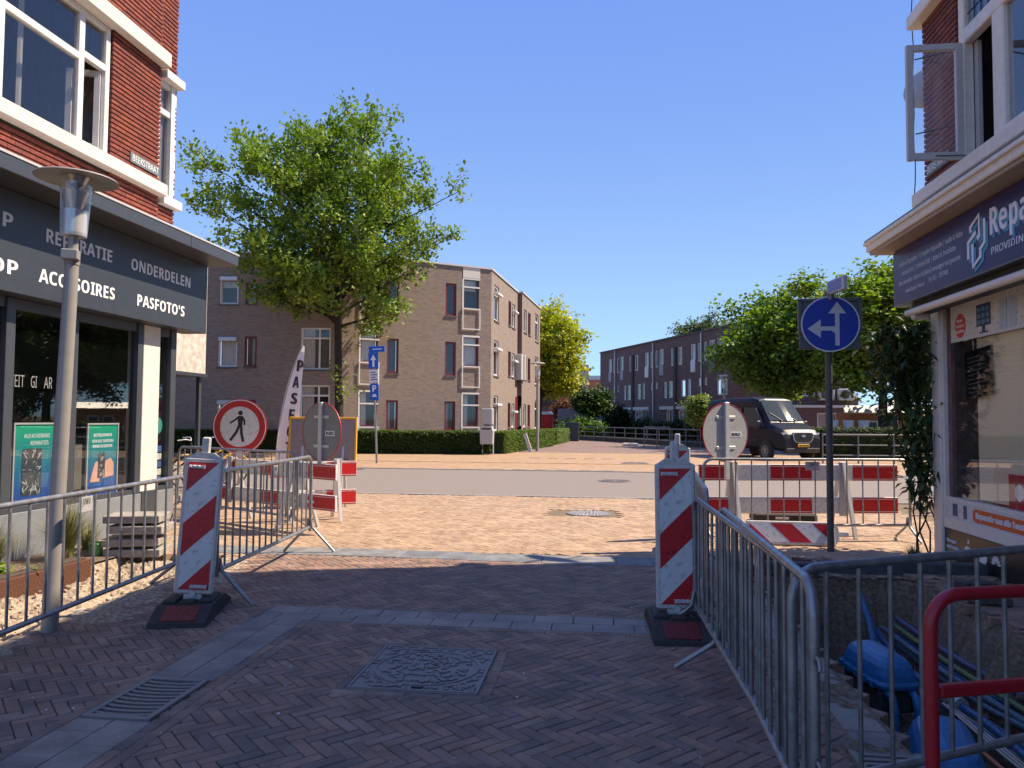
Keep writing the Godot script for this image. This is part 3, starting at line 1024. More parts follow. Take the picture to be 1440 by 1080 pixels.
	fbox(mb, N, 10.412, 10.45, 4.80, 6.54, -0.10, -0.02); fbox(mb, N, 10.70, 10.83, 4.80, 6.54, -0.10, 0.0)
	for y in [[4.802, 4.88], [6.04, 6.12], [6.46, 6.538]]: fbox(mb, N, 10.45, 10.70, y[0], y[1], -0.098, -0.022)
	w = part("window", mb, M.white_paint, o, "narrow white window in the corner strip")
	for y in [[4.88, 6.04], [6.12, 6.46]]:
		mb = MB.new()
		fbox(mb, N, 10.445, 10.705, y[0] - 0.01, y[1] + 0.01, -0.065, -0.06)
		part("pane", mb, M.far_glass, w)
	# canopy and sign board
	var S := frame(Vector3(-6.05, 0, 0), Vector3(0, 0, -1))
	mb = MB.new()
	fbox(mb, S, 3.0, 11.07, 2.815, 3.86, -0.38, 0.0, 0.004)
	var fb := part("sign_board", mb, M.anthracite, o)
	mb = MB.new()
	fbox(mb, S, 3.0, 11.18, 3.865, 4.02, -0.5, 0.44, 0.008)
	var cp := part("canopy", mb, M.anthracite_frame, o)
	mb = MB.new()
	fbox(mb, S, 3.0, 11.19, 4.022, 4.05, -0.5, 0.45, 0.004)
	part("roof_edge", mb, M.galv_light, cp)
	mb = MB.new()
	fbox(mb, S, 9.81, 9.815, 3.87, 4.015, 0.44, 0.443)
	part("seam", mb, M.black, cp)
	for q in [["OP", 6.8, 3.47, 0.36], ["REPARATIE", 7.64, 3.445, 1.13], ["ONDERDELEN", 9.16, 3.44, 1.42]]:
		words(q[0], 0.145, S, q[1], q[2], M.text_grey, fb, q[3])
	for q in [["OP", 6.87, 2.995, 0.38], ["ACCESOIRES", 7.55, 2.99, 1.29], ["PASFOTO'S", 9.31, 2.995, 1.13]]:
		words(q[0], 0.145, S, q[1], q[2], M.text_white, fb, q[3])
	# shop front
	var D := frame(Vector3(-6.3, 0, 0), Vector3(0, 0, -1))
	mb = MB.new()
	fbox(mb, D, 3.0, 10.66, 0.0, 0.50, -0.2, 0.03, 0.004)
	part("plinth", mb, mat(L(0.20, 0.215, 0.235), 0.6, 0, "soft", 1.0), o)
	mb = MB.new()
	fbox(mb, D, 9.85, 10.24, 0.52, 2.812, -0.22, 0.02, 0.006)
	part("pillar", mb, M.concrete_white, o)
	mb = MB.new()
	fbox(mb, D, 9.86, 10.23, 0.0, 0.518, -0.1, 0.045, 0.006)
	part("pillar_base", mb, M.anthracite_frame, o)
	for x in [[5.9, 6.04], [7.40, 7.53], [8.40, 8.53], [9.72, 9.84], [10.52, 10.66]]:
		mb = MB.new()
		fbox(mb, D, x[0], x[1], 0.502, 2.81, -0.09, 0.02, 0.004)
		part("mullion", mb, M.anthracite_frame, o)
	mb = MB.new()
	fbox(mb, D, 3.0, 9.72, 2.70, 2.81, -0.08, 0.0); fbox(mb, D, 10.242, 10.52, 2.70, 2.81, -0.08, 0.0)
	fbox(mb, D, 3.0, 9.72, 0.502, 0.56, -0.08, 0.0); fbox(mb, D, 10.242, 10.52, 0.502, 0.56, -0.08, 0.0)
	part("shop_window_frame", mb, M.anthracite_frame, o)
	for r in [[3.0, 5.9], [6.04, 7.40], [7.53, 8.40], [8.53, 9.72], [10.24, 10.52]]:
		mb = MB.new()
		fbox(mb, D, r[0], r[1], 0.55, 2.71, -0.05, -0.042)
		var sw := part("shop_window", mb, M.shop_glass, o)
		if r[0] == 7.53:
			var gt := mat(L(0.22, 0.22, 0.215), 0.6)
			words("TEIT", 0.13, D, 7.50, 1.86, gt, sw, 0.20, false, 0.002)
			words("GI", 0.13, D, 7.80, 1.86, gt, sw, 0.09, false, 0.002)
			words("AR", 0.13, D, 8.0, 1.86, gt, sw, 0.13, false, 0.002)
	# end glazing of the corner and the shop room
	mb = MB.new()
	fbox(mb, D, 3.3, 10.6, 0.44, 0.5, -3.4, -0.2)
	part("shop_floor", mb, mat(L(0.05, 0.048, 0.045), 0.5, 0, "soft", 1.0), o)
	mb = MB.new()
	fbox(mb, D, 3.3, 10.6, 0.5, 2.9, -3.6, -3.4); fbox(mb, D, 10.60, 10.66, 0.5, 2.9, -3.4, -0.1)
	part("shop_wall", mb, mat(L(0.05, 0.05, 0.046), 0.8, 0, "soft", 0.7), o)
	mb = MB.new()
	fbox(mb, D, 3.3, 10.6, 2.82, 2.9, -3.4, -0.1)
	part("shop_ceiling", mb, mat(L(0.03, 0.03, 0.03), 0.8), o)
	mb = MB.new()
	fbox(mb, D, 7.0, 10.4, 0.5, 1.25, -1.6, -1.1, 0.01); fbox(mb, D, 6.9, 10.45, 1.25, 1.30, -1.65, -1.05, 0.01)
	part("counter", mb, mat(L(0.16, 0.16, 0.155), 0.5), o)
	mb = MB.new()
	for k in 4: fbox(mb, D, 5.0, 10.2, 1.1 + k * 0.4, 1.13 + k * 0.4, -3.4, -3.1)
	for k in 30: fbox(mb, D, 5.1 + k * 0.17, 5.1 + k * 0.17 + 0.1, 1.13 + (k % 4) * 0.4, 1.13 + (k % 4) * 0.4 + rng.randf_range(0.12, 0.28), -3.39, -3.2)
	part("shelf", mb, mat(L(0.09, 0.09, 0.09), 0.6), o)
	mb = MB.new()
	fbox(mb, D, 8.56, 8.60, 0.6, 1.25, -0.3, -0.28); fbox(mb, D, 8.72, 8.74, 0.6, 1.25, -0.3, -0.28)
	for k in 10: fbox(mb, D, 8.56, 8.74, 0.62 + k * 0.066, 0.64 + k * 0.066, -0.3, -0.285)
	part("display_rack", mb, mat(L(0.35, 0.6, 0.42), 0.5), o)
	# stickers in the narrow pane
	for k in 5:
		mb = MB.new()
		fbox(mb, D, 10.27, 10.50, 0.60 + k * 0.11, 0.69 + k * 0.11, -0.08, -0.075)
		part("sticker", mb, mat(L(0.06, 0.14, 0.34), 0.5) if k % 2 == 0 else M.film_white, o)
	mb = MB.new()
	mb.prism(circle(0.12, 24, Vector2(10.38, 1.42)), D, -0.08, -0.075)
	part("sticker", mb, mat(L(0.05, 0.30, 0.22), 0.5), o)
	# posters behind the glass
	var pm := grad_mat(Color(0.10, 0.62, 0.47), Color(0.09, 0.20, 0.62))
	var kinds := [[7.66, 8.36, 0.42, 1.47, "green and blue poster of a cracked phone, behind the shop glass beside the lamp post"], [8.86, 9.48, 0.40, 1.46, "green and blue poster of hands holding a phone, behind the glass beside the white pillar"]]
	for i in 2:
		var k = kinds[i]
		var P := Transform3D(D.basis, D * Vector3(k[0], k[2], -0.075))
		var po := thing("shop_poster", k[4], "poster", P.origin, 0.0)
		po.transform = P
		var I := Transform3D()
		var wd: float = k[1] - k[0]
		var ht: float = k[3] - k[2]
		mb = MB.new()
		fbox(mb, I, 0, wd, 0, 0.02, -0.01, 0.012); fbox(mb, I, 0, wd, ht - 0.02, ht, -0.01, 0.012)
		fbox(mb, I, 0, 0.02, 0.02, ht - 0.02, -0.01, 0.011); fbox(mb, I, wd - 0.02, wd, 0.02, ht - 0.02, -0.01, 0.011)
		part("poster_frame", mb, M.galv_light, po)
		var pr := part("print", print_quad(I, 0.02, wd - 0.02, 0.02, ht - 0.02, 0.0), pm, po)
		mb = MB.new()
		if i == 0:
			words("ALLE ACHTERKANT", 0.045, I, 0.16, ht - 0.17, M.text_white, pr, 0.40, false, 0.002)
			words("REPARATIES", 0.045, I, 0.26, ht - 0.25, M.text_white, pr, 0.28, false, 0.002)
			words("VANAF € 49,-", 0.055, I, 0.10, 0.12, M.text_white, pr, 0.34, true, 0.002)
			mb.prism(PackedVector2Array([Vector2(0.16, 0.24), Vector2(0.42, 0.24), Vector2(0.44, 0.26), Vector2(0.44, 0.74), Vector2(0.42, 0.76), Vector2(0.16, 0.76), Vector2(0.14, 0.74), Vector2(0.14, 0.26)]), I, 0.001, 0.004)
			part("printed_phone", mb, mat(L(0.03, 0.045, 0.05), 0.4), pr)
			mb = MB.new()
			for q in 46:
				var c := Vector2(rng.randf_range(0.16, 0.42), rng.randf_range(0.26, 0.74))
				var d := Vector2.from_angle(rng.randf() * TAU) * rng.randf_range(0.015, 0.05)
				mb.prism(PackedVector2Array([c - d, c + d.orthogonal() * 0.12, c + d, c - d.orthogonal() * 0.1]), I, 0.0042 + q * 0.00002, 0.0048 + q * 0.00002)
			part("printed_cracks", mb, mat(L(0.55, 0.6, 0.6), 0.5), pr)
		else:
			words("BATTERIJ REPARATIE", 0.036, I, 0.13, ht - 0.18, M.text_white, pr, 0.36, true, 0.002)
			words("VOOR ALLE TELEFOONS", 0.036, I, 0.10, ht - 0.245, M.text_white, pr, 0.42, true, 0.002)
			words("BINNEN 30 MINUTEN", 0.036, I, 0.12, ht - 0.31, M.text_white, pr, 0.38, true, 0.002)
			words("VANAF € 39,-", 0.05, I, 0.18, 0.19, M.text_white, pr, 0.26, true, 0.002)
			mb.prism(PackedVector2Array([Vector2(0.08, 0.32), Vector2(0.26, 0.32), Vector2(0.28, 0.44), Vector2(0.22, 0.58), Vector2(0.17, 0.56), Vector2(0.12, 0.44)]), I, 0.001, 0.003)
			mb.prism(PackedVector2Array([Vector2(0.32, 0.36), Vector2(0.54, 0.38), Vector2(0.54, 0.54), Vector2(0.48, 0.61), Vector2(0.38, 0.58), Vector2(0.33, 0.48)]), I, 0.001, 0.003)
			part("printed_hands", mb, mat(L(0.62, 0.36, 0.27), 0.6), pr)
			mb = MB.new()
			mb.prism(PackedVector2Array([Vector2(0.22, 0.36), Vector2(0.36, 0.38), Vector2(0.36, 0.68), Vector2(0.23, 0.67)]), I, 0.0032, 0.0055)
			part("printed_phone", mb, mat(L(0.05, 0.05, 0.06), 0.4), pr)
			mb = MB.new()
			for q in 12:
				var c := Vector2(rng.randf_range(0.25, 0.34), rng.randf_range(0.40, 0.64))
				mb.box(Vector3(c.x, c.y, 0.0058 + q * 0.00003), Vector3(rng.randf_range(0.02, 0.05), rng.randf_range(0.015, 0.04), 0.0006))
			part("printed_phone_parts", mb, mat(L(0.3, 0.28, 0.27), 0.5), pr)
	street_plate(F, 9.66, 10.34, 5.03, 5.17, "dark street name plate on the sunlit red brick pier of the left building", 0.0)

func street_plate(F: Transform3D, u0: float, u1: float, v0: float, v1: float, label: String, tilt: float) -> void:
	var P := Transform3D(F.basis * Basis(Vector3(0, 0, 1), tilt), F * Vector3(u0, v0, 0.012))
	var o := thing("street_name_plate", label, "street sign", P.origin)
	o.transform = P
	var mb := MB.new()
	var I := Transform3D()
	fbox(mb, I, 0, u1 - u0, 0, v1 - v0, -0.008, 0.004, 0.002)
	part("plate", mb, mat(L(0.14, 0.165, 0.16), 0.5), o)
	words("BEEKSTRAAT", (v1 - v0) * 0.62, I, 0.035, (v1 - v0) * 0.19, M.text_white, o, u1 - u0 - 0.07, false, 0.012)

func make_right_shop() -> void:
	var o := thing("shop_building", "brick corner building over a repair shop with a purple sign, right of the street", "building", Vector3())
	var F := frame(Vector3(3.8, 0, 0), Vector3(0, 0, 1))
	var cols := [Color(0.235, 0.062, 0.042), Color(0.205, 0.052, 0.04), Color(0.26, 0.075, 0.05), Color(0.17, 0.05, 0.042)]
	var vm := tone_set(cols, 0.8, "blotch", 2.0)
	brick_face(o, F, -9.6, -1.0, 3.9, 8.9, [[-8.72, 4.30, -1.0, 6.34]], vm, tone_many(0.8, "blotch", 2.0), cols, 300, 25)
	var mb := MB.new()
	fbox(mb, F, -9.55, -9.3, 0, 8.9, -7.0, -0.13)
	fbox(mb, F, -9.55, 5.0, 8.75, 8.9, -7.0, -0.1)
	fbox(mb, F, -9.3, 5.0, 0, 8.75, -7.2, -7.0)
	fbox(mb, F, -9.3, 5.0, 3.55, 3.9, -7.0, -0.13)
	fbox(mb, F, -1.0, 5.0, 0.0, 8.9, -7.0, 0.0)
	fbox(mb, F, -9.55, 5.0, 8.902, 9.8, -7.0, 0.0)
	part("wall", mb, M.dark_wall, o)
	mb = MB.new()
	fbox(mb, F, -9.74, -1.0, 6.34, 6.50, -0.1, 0.13, 0.012)
	part("lintel_band", mb, M.cream_paint, o)
	mb = MB.new()
	fbox(mb, F, -9.74, -1.0, 4.14, 4.30, -0.1, 0.10, 0.012)
	part("sill_band", mb, M.cream_paint, o)
	# upper window
	mb = MB.new()
	for x in [[-8.715, -8.58], [-8.0, -7.78], [-5.6, -5.42], [-3.4, -3.3]]: fbox(mb, F, x[0], x[1], 4.302, 6.335, -0.12, -0.02, 0.012)
	for y in [[5.60, 5.76], [6.24, 6.336]]: fbox(mb, F, -8.58, -1.0, y[0], y[1], -0.118, -0.012, 0.012)
	fbox(mb, F, -7.78, -1.0, 4.302, 4.42, -0.118, -0.024, 0.012); fbox(mb, F, -8.58, -8.0, 4.302, 4.33, -0.118, -0.024)
	var w := part("window", mb, M.cream_paint, o)
	for r in [[-7.78, 4.42, -5.6, 5.6], [-5.42, 4.42, -3.4, 5.6], [-7.78, 5.76, -5.6, 6.24], [-8.58, 5.76, -8.0, 6.24], [-5.42, 5.76, -3.4, 6.24]]:
		mb = MB.new()
		fbox(mb, F, r[0] - 0.01, r[2] + 0.01, r[1] - 0.01, r[3] + 0.01, -0.07, -0.064)
		part("pane", mb, M.far_glass, w)
	mb = MB.new()
	for k in 3:
		fbox(mb, F, -8.58 + (k + 1) * 0.145, -8.57 + (k + 1) * 0.145, 5.76, 6.24, -0.062, -0.056)
	for k in 2: fbox(mb, F, -8.58, -8.0, 5.92 + k * 0.16, 5.93 + k * 0.16, -0.063, -0.057)
	part("glazing_lead", mb, M.black, w)
	mb = MB.new()
	for k in 24:
		var a := -7.7 + k * 0.18
		mb.quad(F * Vector3(a, 4.4, -0.30), F * Vector3(a + 0.09, 4.4, -0.25), F * Vector3(a + 0.09, 5.6, -0.25), F * Vector3(a, 5.6, -0.30), F.basis.z)
		mb.quad(F * Vector3(a + 0.09, 4.4, -0.25), F * Vector3(a + 0.18, 4.4, -0.30), F * Vector3(a + 0.18, 5.6, -0.30), F * Vector3(a + 0.09, 5.6, -0.25), F.basis.z)
	part("curtain", mb, mat(L(0.52, 0.50, 0.56), 0.9), w)
	mb = MB.new()
	fbox(mb, F, -8.58, -8.50, 4.33, 5.60, -0.16, -0.12)
	part("inner_post", mb, M.old_paint, w)
	# casement that stands open over the street
	var C := frame(Vector3(3.8, 0, -8.57), Vector3(1, 0, 0))
	mb = MB.new()
	fbox(mb, C, -0.58, -0.51, 4.34, 5.60, -0.025, 0.025, 0.006); fbox(mb, C, -0.08, -0.005, 4.34, 5.60, -0.025, 0.025, 0.006)
	fbox(mb, C, -0.51, -0.08, 4.34, 4.42, -0.024, 0.024, 0.006); fbox(mb, C, -0.51, -0.08, 5.53, 5.60, -0.024, 0.024, 0.006)
	var oc := part("open_casement", mb, M.old_paint, o)
	mb = MB.new()
	fbox(mb, C, -0.52, -0.07, 4.41, 5.54, -0.003, 0.003)
	part("pane", mb, M.clear, oc)
	mb = MB.new()
	mb.tube([C * Vector3(-0.5, 5.43, 0.03), C * Vector3(-0.36, 5.45, 0.06), C * Vector3(-0.2, 5.46, 0.12)], 0.008, 6)
	mb.tube([C * Vector3(-0.5, 4.62, 0.03), C * Vector3(-0.36, 4.64, 0.06), C * Vector3(-0.2, 4.66, 0.12)], 0.008, 6)
	mb.tube([C * Vector3(-0.3, 4.38, 0.03), C * Vector3(-0.05, 4.37, 0.05), C * Vector3(0.12, 4.36, 0.04)], 0.006, 6)
	part("window_stay", mb, M.steel_dark, oc)
	# roof edge over the shop
	var G := frame(Vector3(3.25, 0, 0), Vector3(0, 0, 1))
	mb = MB.new()
	fbox(mb, G, -10.0, -1.0, 3.655, 3.76, -0.6, 0.0, 0.01); fbox(mb, G, -10.02, -1.0, 3.735, 3.78, -0.2, 0.03, 0.008)
	var cp := part("canopy", mb, M.cream_paint, o)
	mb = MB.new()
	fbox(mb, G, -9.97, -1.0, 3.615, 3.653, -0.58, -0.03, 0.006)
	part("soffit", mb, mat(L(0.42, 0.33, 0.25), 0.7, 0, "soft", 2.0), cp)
	mb = MB.new()
	fbox(mb, G, -10.0, -1.0, 3.78, 3.80, -0.62, 0.02)
	part("roof_edge", mb, M.steel_dark, cp)
	# purple sign board
	var S := frame(Vector3(3.5, 0, 0), Vector3(0, 0, 1))
	mb = MB.new()
	fbox(mb, S, -9.80, -1.0, 2.95, 3.60, -0.24, 0.0, 0.004)
	var sb := part("sign_board", mb, grad_plain(L(0.030, 0.026, 0.125)), o)
	mb = MB.new()
	fbox(mb, S, -9.81, -1.0, 2.935, 2.952, -0.24, 0.006)
	part("sign_edge", mb, M.steel_dark, sb)
	var tw := mat(L(0.60, 0.60, 0.66), 0.5)
	words("Telefoon Reparatie | Computer Reparatie | Audio & Video", 0.055, S, -9.62, 3.385, tw, sb, 1.66, false, 0.003)
	words("Accessoires | Schotel-LNB | Kabel & Installatie", 0.055, S, -9.52, 3.275, tw, sb, 1.40, false, 0.003)
	words("Alle toestellen: scherm & Batterij vervangen met garantie", 0.05, S, -9.62, 3.165, tw, sb, 1.60, false, 0.003)
	words("www.Repair-Plus.nl", 0.045, S, -9.42, 3.055, tw, sb, 0.52, false, 0.003)
	words("Tel: 053 - 7857843", 0.05, S, -8.78, 3.065, tw, sb, 0.48, false, 0.003)
	var white := mat(L(0.78, 0.78, 0.82), 0.5)
	var cyan := mat(L(0.06, 0.30, 0.48), 0.5)
	words("Repair", 0.24, S, -7.385, 3.222, cyan, sb, 0.86, true, 0.003)
	words("Repair", 0.24, S, -7.41, 3.25, white, sb, 0.86, true, 0.012)
	words("PROVIDING", 0.065, S, -7.41, 3.075, white, sb, 0.62, false, 0.003)
	var links := [[Vector2(-7.79, 3.37), Vector2(-7.79, 3.42), Vector2(-7.62, 3.50), Vector2(-7.62, 3.30), Vector2(-7.66, 3.28)], [Vector2(-7.62, 3.16), Vector2(-7.52, 3.22), Vector2(-7.52, 3.44)], [Vector2(-7.68, 3.35), Vector2(-7.84, 3.28), Vector2(-7.84, 3.12)], [Vector2(-7.75, 3.25), Vector2(-7.75, 3.03), Vector2(-7.60, 3.10), Vector2(-7.60, 3.15)]]
	for pass_i in 2:
		mb = MB.new()
		var kk := 0
		for l in links:
			var q := []
			for p in l: q.append(p + (Vector2(0.035, -0.04) if pass_i == 0 else Vector2()))
			mb.prism(strokes(q, 0.045 if pass_i else 0.05), S, 0.001 + pass_i * 0.004 + kk * 0.0004, 0.003 + pass_i * 0.006 + kk * 0.0004)
			kk += 1
		part("linked_hexagon_logo", mb, white if pass_i else cyan, sb)
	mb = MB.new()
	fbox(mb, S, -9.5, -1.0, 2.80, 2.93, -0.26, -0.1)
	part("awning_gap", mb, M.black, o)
	mb = MB.new()
	mb.tube([Vector3(3.57, 2.83, -9.56), Vector3(3.57, 2.815, -5.0), Vector3(3.57, 2.80, -1.0)], 0.042, 12)
	mb.bbox(Vector3(3.66, 2.79, -9.42), Vector3(0.2, 0.1, 0.08), 0.02)
	part("awning_roller", mb, M.cream_paint, o)
	# shop front
	var D := frame(Vector3(3.9, 0, 0), Vector3(0, 0, 1))
	mb = MB.new()
	fbox(mb, D, -9.66, -9.44, 0.0, 2.9, -0.2, 0.04, 0.01)
	part("corner_post", mb, M.cream_paint, o)
	mb = MB.new()
	fbox(mb, D, -9.44, -1.0, 0.345, 0.47, -0.1, 0.02, 0.008); fbox(mb, D, -9.44, -1.0, 2.87, 2.95, -0.1, 0.015)
	fbox(mb, D, -9.44, -9.39, 0.47, 2.87, -0.08, 0.012); fbox(mb, D, -5.6, -5.5, 0.47, 2.87, -0.08, 0.012)
	fbox(mb, D, -9.39, -1.0, 0.66, 0.70, -0.09, -0.005)
	part("shop_window_frame", mb, M.cream_paint, o)
	for r in [[-9.39, -5.6], [-5.5, -1.0]]:
		mb = MB.new()
		fbox(mb, D, r[0], r[1], 0.70, 2.45, -0.05, -0.042)
		part("shop_window", mb, M.shop_glass, o)
	mb = MB.new()
	fbox(mb, D, -9.39, -5.6, 2.45, 2.87, -0.05, -0.036)
	var tp := part("window_banner", mb, M.film_white, o)
	var prt := mat(L(0.60, 0.05, 0.045), 0.5)
	mb = MB.new()
	mb.prism(circle(0.135, 32, Vector2(-9.06, 2.62), 0.95), D, -0.0355, -0.033)
	mb.prism(circle(0.15, 32, Vector2(-7.55, 2.64), 0.95), D, -0.0355, -0.033)
	part("red_disc", mb, prt, tp)
	words("Home", 0.035, D, -9.13, 2.66, M.text_white, tp, 0.13, true, 0.002).position.x += 0.032
	words("Service &", 0.035, D, -9.16, 2.60, M.text_white, tp, 0.20, true, 0.002).position.x += 0.032
	words("Installatie", 0.035, D, -9.16, 2.54, M.text_white, tp, 0.20, true, 0.002).position.x += 0.032
	words("30", 0.085, D, -7.66, 2.63, M.text_white, tp, 0.13, true, 0.002).position.x += 0.032
	mb = MB.new()
	fbox(mb, D, -8.68, -8.38, 2.56, 2.79, -0.0355, -0.032); fbox(mb, D, -8.56, -8.50, 2.50, 2.56, -0.0355, -0.032); fbox(mb, D, -8.62, -8.44, 2.485, 2.50, -0.0355, -0.032)
	part("printed_screen", mb, mat(L(0.02, 0.035, 0.09), 0.4), tp)
	mb = MB.new()
	for k in 9: fbox(mb, D, -8.66 + (k % 3) * 0.095, -8.59 + (k % 3) * 0.095, 2.58 + (k / 3) * 0.066, 2.625 + (k / 3) * 0.066, -0.0318, -0.031)
	part("printed_tiles", mb, mat(L(0.10, 0.22, 0.36), 0.4), tp)
	mb = MB.new()
	fbox(mb, D, -8.20, -8.06, 2.48, 2.78, -0.0355, -0.032); fbox(mb, D, -8.02, -7.88, 2.48, 2.79, -0.0352, -0.0335)
	part("printed_phone", mb, mat(L(0.42, 0.52, 0.58), 0.4), tp)
	mb = MB.new()
	fbox(mb, D, -9.39, -5.6, 0.472, 0.658, -0.03, 0.003)
	var bp := part("window_banner", mb, M.film_white, o)
	mb = MB.new()
	mb.prism(PackedVector2Array([Vector2(-8.72, 0.49), Vector2(-6.0, 0.49), Vector2(-6.0, 0.63), Vector2(-8.72, 0.63), Vector2(-8.76, 0.60), Vector2(-8.76, 0.52)]), D, 0.0034, 0.005)
	part("orange_band", mb, mat(L(0.66, 0.11, 0.02), 0.5), bp)
	words("Reparatie van alle Toestellen, PC's", 0.06, D, -8.68, 0.535, M.text_white, bp, 1.35, true, 0.014)
	mb = MB.new()
	fbox(mb, D, -9.24, -9.12, 0.50, 0.635, 0.0034, 0.005); fbox(mb, D, -8.98, -8.90, 0.495, 0.64, 0.0034, 0.005)
	part("printed_phone", mb, mat(L(0.03, 0.08, 0.18), 0.4), bp)
	mb = MB.new()
	fbox(mb, D, -9.44, -1.0, 0.0, 0.343, -0.1, 0.01, 0.004)
	var pl := part("plinth", mb, mat(L(0.030, 0.026, 0.024), 0.3, 0, "soft", 1.0), o)
	words("Vervangen", 0.035, D, -9.36, 0.20, M.text_white, pl, 0.22, false, 0.026)
	words("met Garantie", 0.035, D, -9.36, 0.13, M.text_white, pl, 0.27, false, 0.026)
	mb = MB.new()
	var ap := PackedVector2Array()
	for k in 30:
		var a := TAU * k / 30.0
		var r := 0.075 * (1.0 - 0.18 * absf(sin(a)) * (1.0 if sin(a) > 0.8 or sin(a) < -0.8 else 0.0))
		var p := Vector2(cos(a) * r, sin(a) * r)
		if p.distance_to(Vector2(0.085, 0.01)) < 0.035: p = Vector2(0.085, 0.01) + (Vector2(-1, 0) * 0.035).rotated((p.y - 0.01) * -14.0)
		ap.append(p + Vector2(-8.88, 0.15))
	mb.prism(ap, D, 0.0104, 0.012)
	mb.prism(PackedVector2Array([Vector2(-8.885, 0.235), Vector2(-8.845, 0.245), Vector2(-8.84, 0.29), Vector2(-8.875, 0.275)]), D, 0.0104, 0.012)
	mb.prism(circle(0.07, 20, Vector2(-8.55, 0.15), 1.3), D, 0.0104, 0.012)
	for k in 8:
		var a := PI * (0.06 + 0.125 * k)
		var c := Vector2(-8.28, 0.12)
		var d := Vector2(cos(a), sin(a))
		mb.prism(PackedVector2Array([c + d * 0.02, c + d.rotated(0.16) * 0.075, c + d * 0.105, c + d.rotated(-0.16) * 0.075]), D, 0.0104, 0.012)
	part("white_emblem", mb, M.text_white, pl)
	# behind the glass
	mb = MB.new()
	for k in 84: fbox(mb, D, -8.85, -5.7, 0.72 + k * 0.0206, 0.7395 + k * 0.0206, -0.12 + 0.003 * (k % 2), -0.11 + 0.003 * (k % 2))
	part("blind", mb, mat(L(0.84, 0.75, 0.52), 0.8), o)
	mb = MB.new()
	fbox(mb, D, -9.38, -8.85, 0.7, 2.45, -0.62, -0.6)
	fbox(mb, D, -8.86, -8.83, 0.7, 2.45, -0.6, -0.13)
	part("shop_wall", mb, mat(L(0.66, 0.67, 0.66), 0.8), o)
	mb = MB.new()
	fbox(mb, D, -9.4, -1.0, 0.60, 0.69, -1.5, -0.06); fbox(mb, D, -9.4, -1.0, 2.5, 2.9, -1.5, -0.06); fbox(mb, D, -9.4, -1.0, 0.6, 2.9, -1.55, -1.5)
	part("display_floor", mb, mat(L(0.6, 0.57, 0.52), 0.8), o)
	var bk := thing("hanging_notice_board", "black notice board hanging crooked behind the glass of the right shop window", "notice board", D * Vector3(-9.02, 1.80, -0.075))
	bk.transform = Transform3D(D.basis * Basis(Vector3(0, 0, 1), 0.06), D * Vector3(-9.02, 1.80, -0.075))
	mb = MB.new()
	fbox(mb, Transform3D(), 0, 0.56, 0, 0.52, -0.01, 0.01, 0.004)
	part("board", mb, M.black_gloss, bk)
	mb = MB.new()
	for k in 9: fbox(mb, Transform3D(), 0.07, 0.07 + 0.40 * (0.55 + 0.45 * absf(sin(k * 2.3))), 0.06 + k * 0.047, 0.066 + k * 0.047, 0.0104, 0.0112)
	part("chalk_line", mb, mat(L(0.2, 0.2, 0.22), 0.8), bk)
	mb = MB.new()
	mb.tube([Vector3(0.2, 0.52, 0), Vector3(0.2, 0.66, 0)], 0.006, 6); mb.tube([Vector3(0.4, 0.52, 0), Vector3(0.4, 0.66, 0)], 0.006, 6)
	part("hanging_cord", mb, M.galv_light, bk)
	var dp := thing("parcel_point_poster", "red parcel service poster with white cube, low behind the right shop window", "poster", D * Vector3(-8.16, 0.70, -0.07))
	dp.transform = Transform3D(D.basis, D * Vector3(-8.16, 0.70, -0.07))
	mb = MB.new()
	fbox(mb, Transform3D(), 0, 0.95, 0, 0.34, -0.004, 0.004)
	part("sheet", mb, mat(L(0.36, 0.012, 0.03), 0.5), dp)
	mb = MB.new()
	mb.prism(PackedVector2Array([Vector2(0.20, 0.08), Vector2(0.28, 0.125), Vector2(0.28, 0.215), Vector2(0.20, 0.26), Vector2(0.12, 0.215), Vector2(0.12, 0.125)]), Transform3D(), 0.0045, 0.006)
	part("white_cube", mb, M.text_white, dp)
	words("dpd", 0.13, Transform3D(), 0.36, 0.11, M.text_white, dp, 0.30, false, 0.014)
	street_plate(F, -9.5, -8.92, 4.44, 4.58, "dim street name plate under the open casement of the right building", 0.0)
	# cable down the corner and the dishes on the far wall
	mb = MB.new()
	var pts := []
	for k in 24: pts.append(Vector3(3.76 + 0.008 * sin(k * 1.7), 8.6 - k * 0.205, -9.78 + 0.006 * cos(k)))
	mb.tube(pts, 0.007, 6)
	tag(part("wall_cable", mb, M.black, self), "thin black cable hanging down the corner of the right building", "cable")
	for s in [[Vector3(3.97, 5.78, -9.85), "grey satellite dish on the far side wall of the right building, beside the open casement"]]:
		var d := thing("satellite_dish", s[1], "satellite dish", s[0])
		d.rotation = Vector3(0.35, 2.5, 0)
		mb = MB.new()
		mb.lathe([Vector2(0.0, 0.0), Vector2(0.15, 0.02), Vector2(0.26, 0.07), Vector2(0.33, 0.13), Vector2(0.325, 0.135), Vector2(0.25, 0.08), Vector2(0.14, 0.03), Vector2(0, 0.01)], 28, Transform3D(Basis(Vector3.RIGHT, PI * 0.5), Vector3()))
		part("dish", mb, M.sign_back, d)
		mb = MB.new()
		mb.tube([Vector3(0, -0.28, 0.1), Vector3(0, -0.2, 0.35), Vector3(0, -0.05, 0.45)], 0.014, 8)
		mb.tube([Vector3(0, 0, 0), Vector3(0, 0, -0.2)], 0.025, 8)
		part("arm", mb, M.steel_dark, d)

func grad_plain(c: Color) -> StandardMaterial3D:
	var m := mat(c, 0.32, 0.0, "soft", 0.7)
	return m

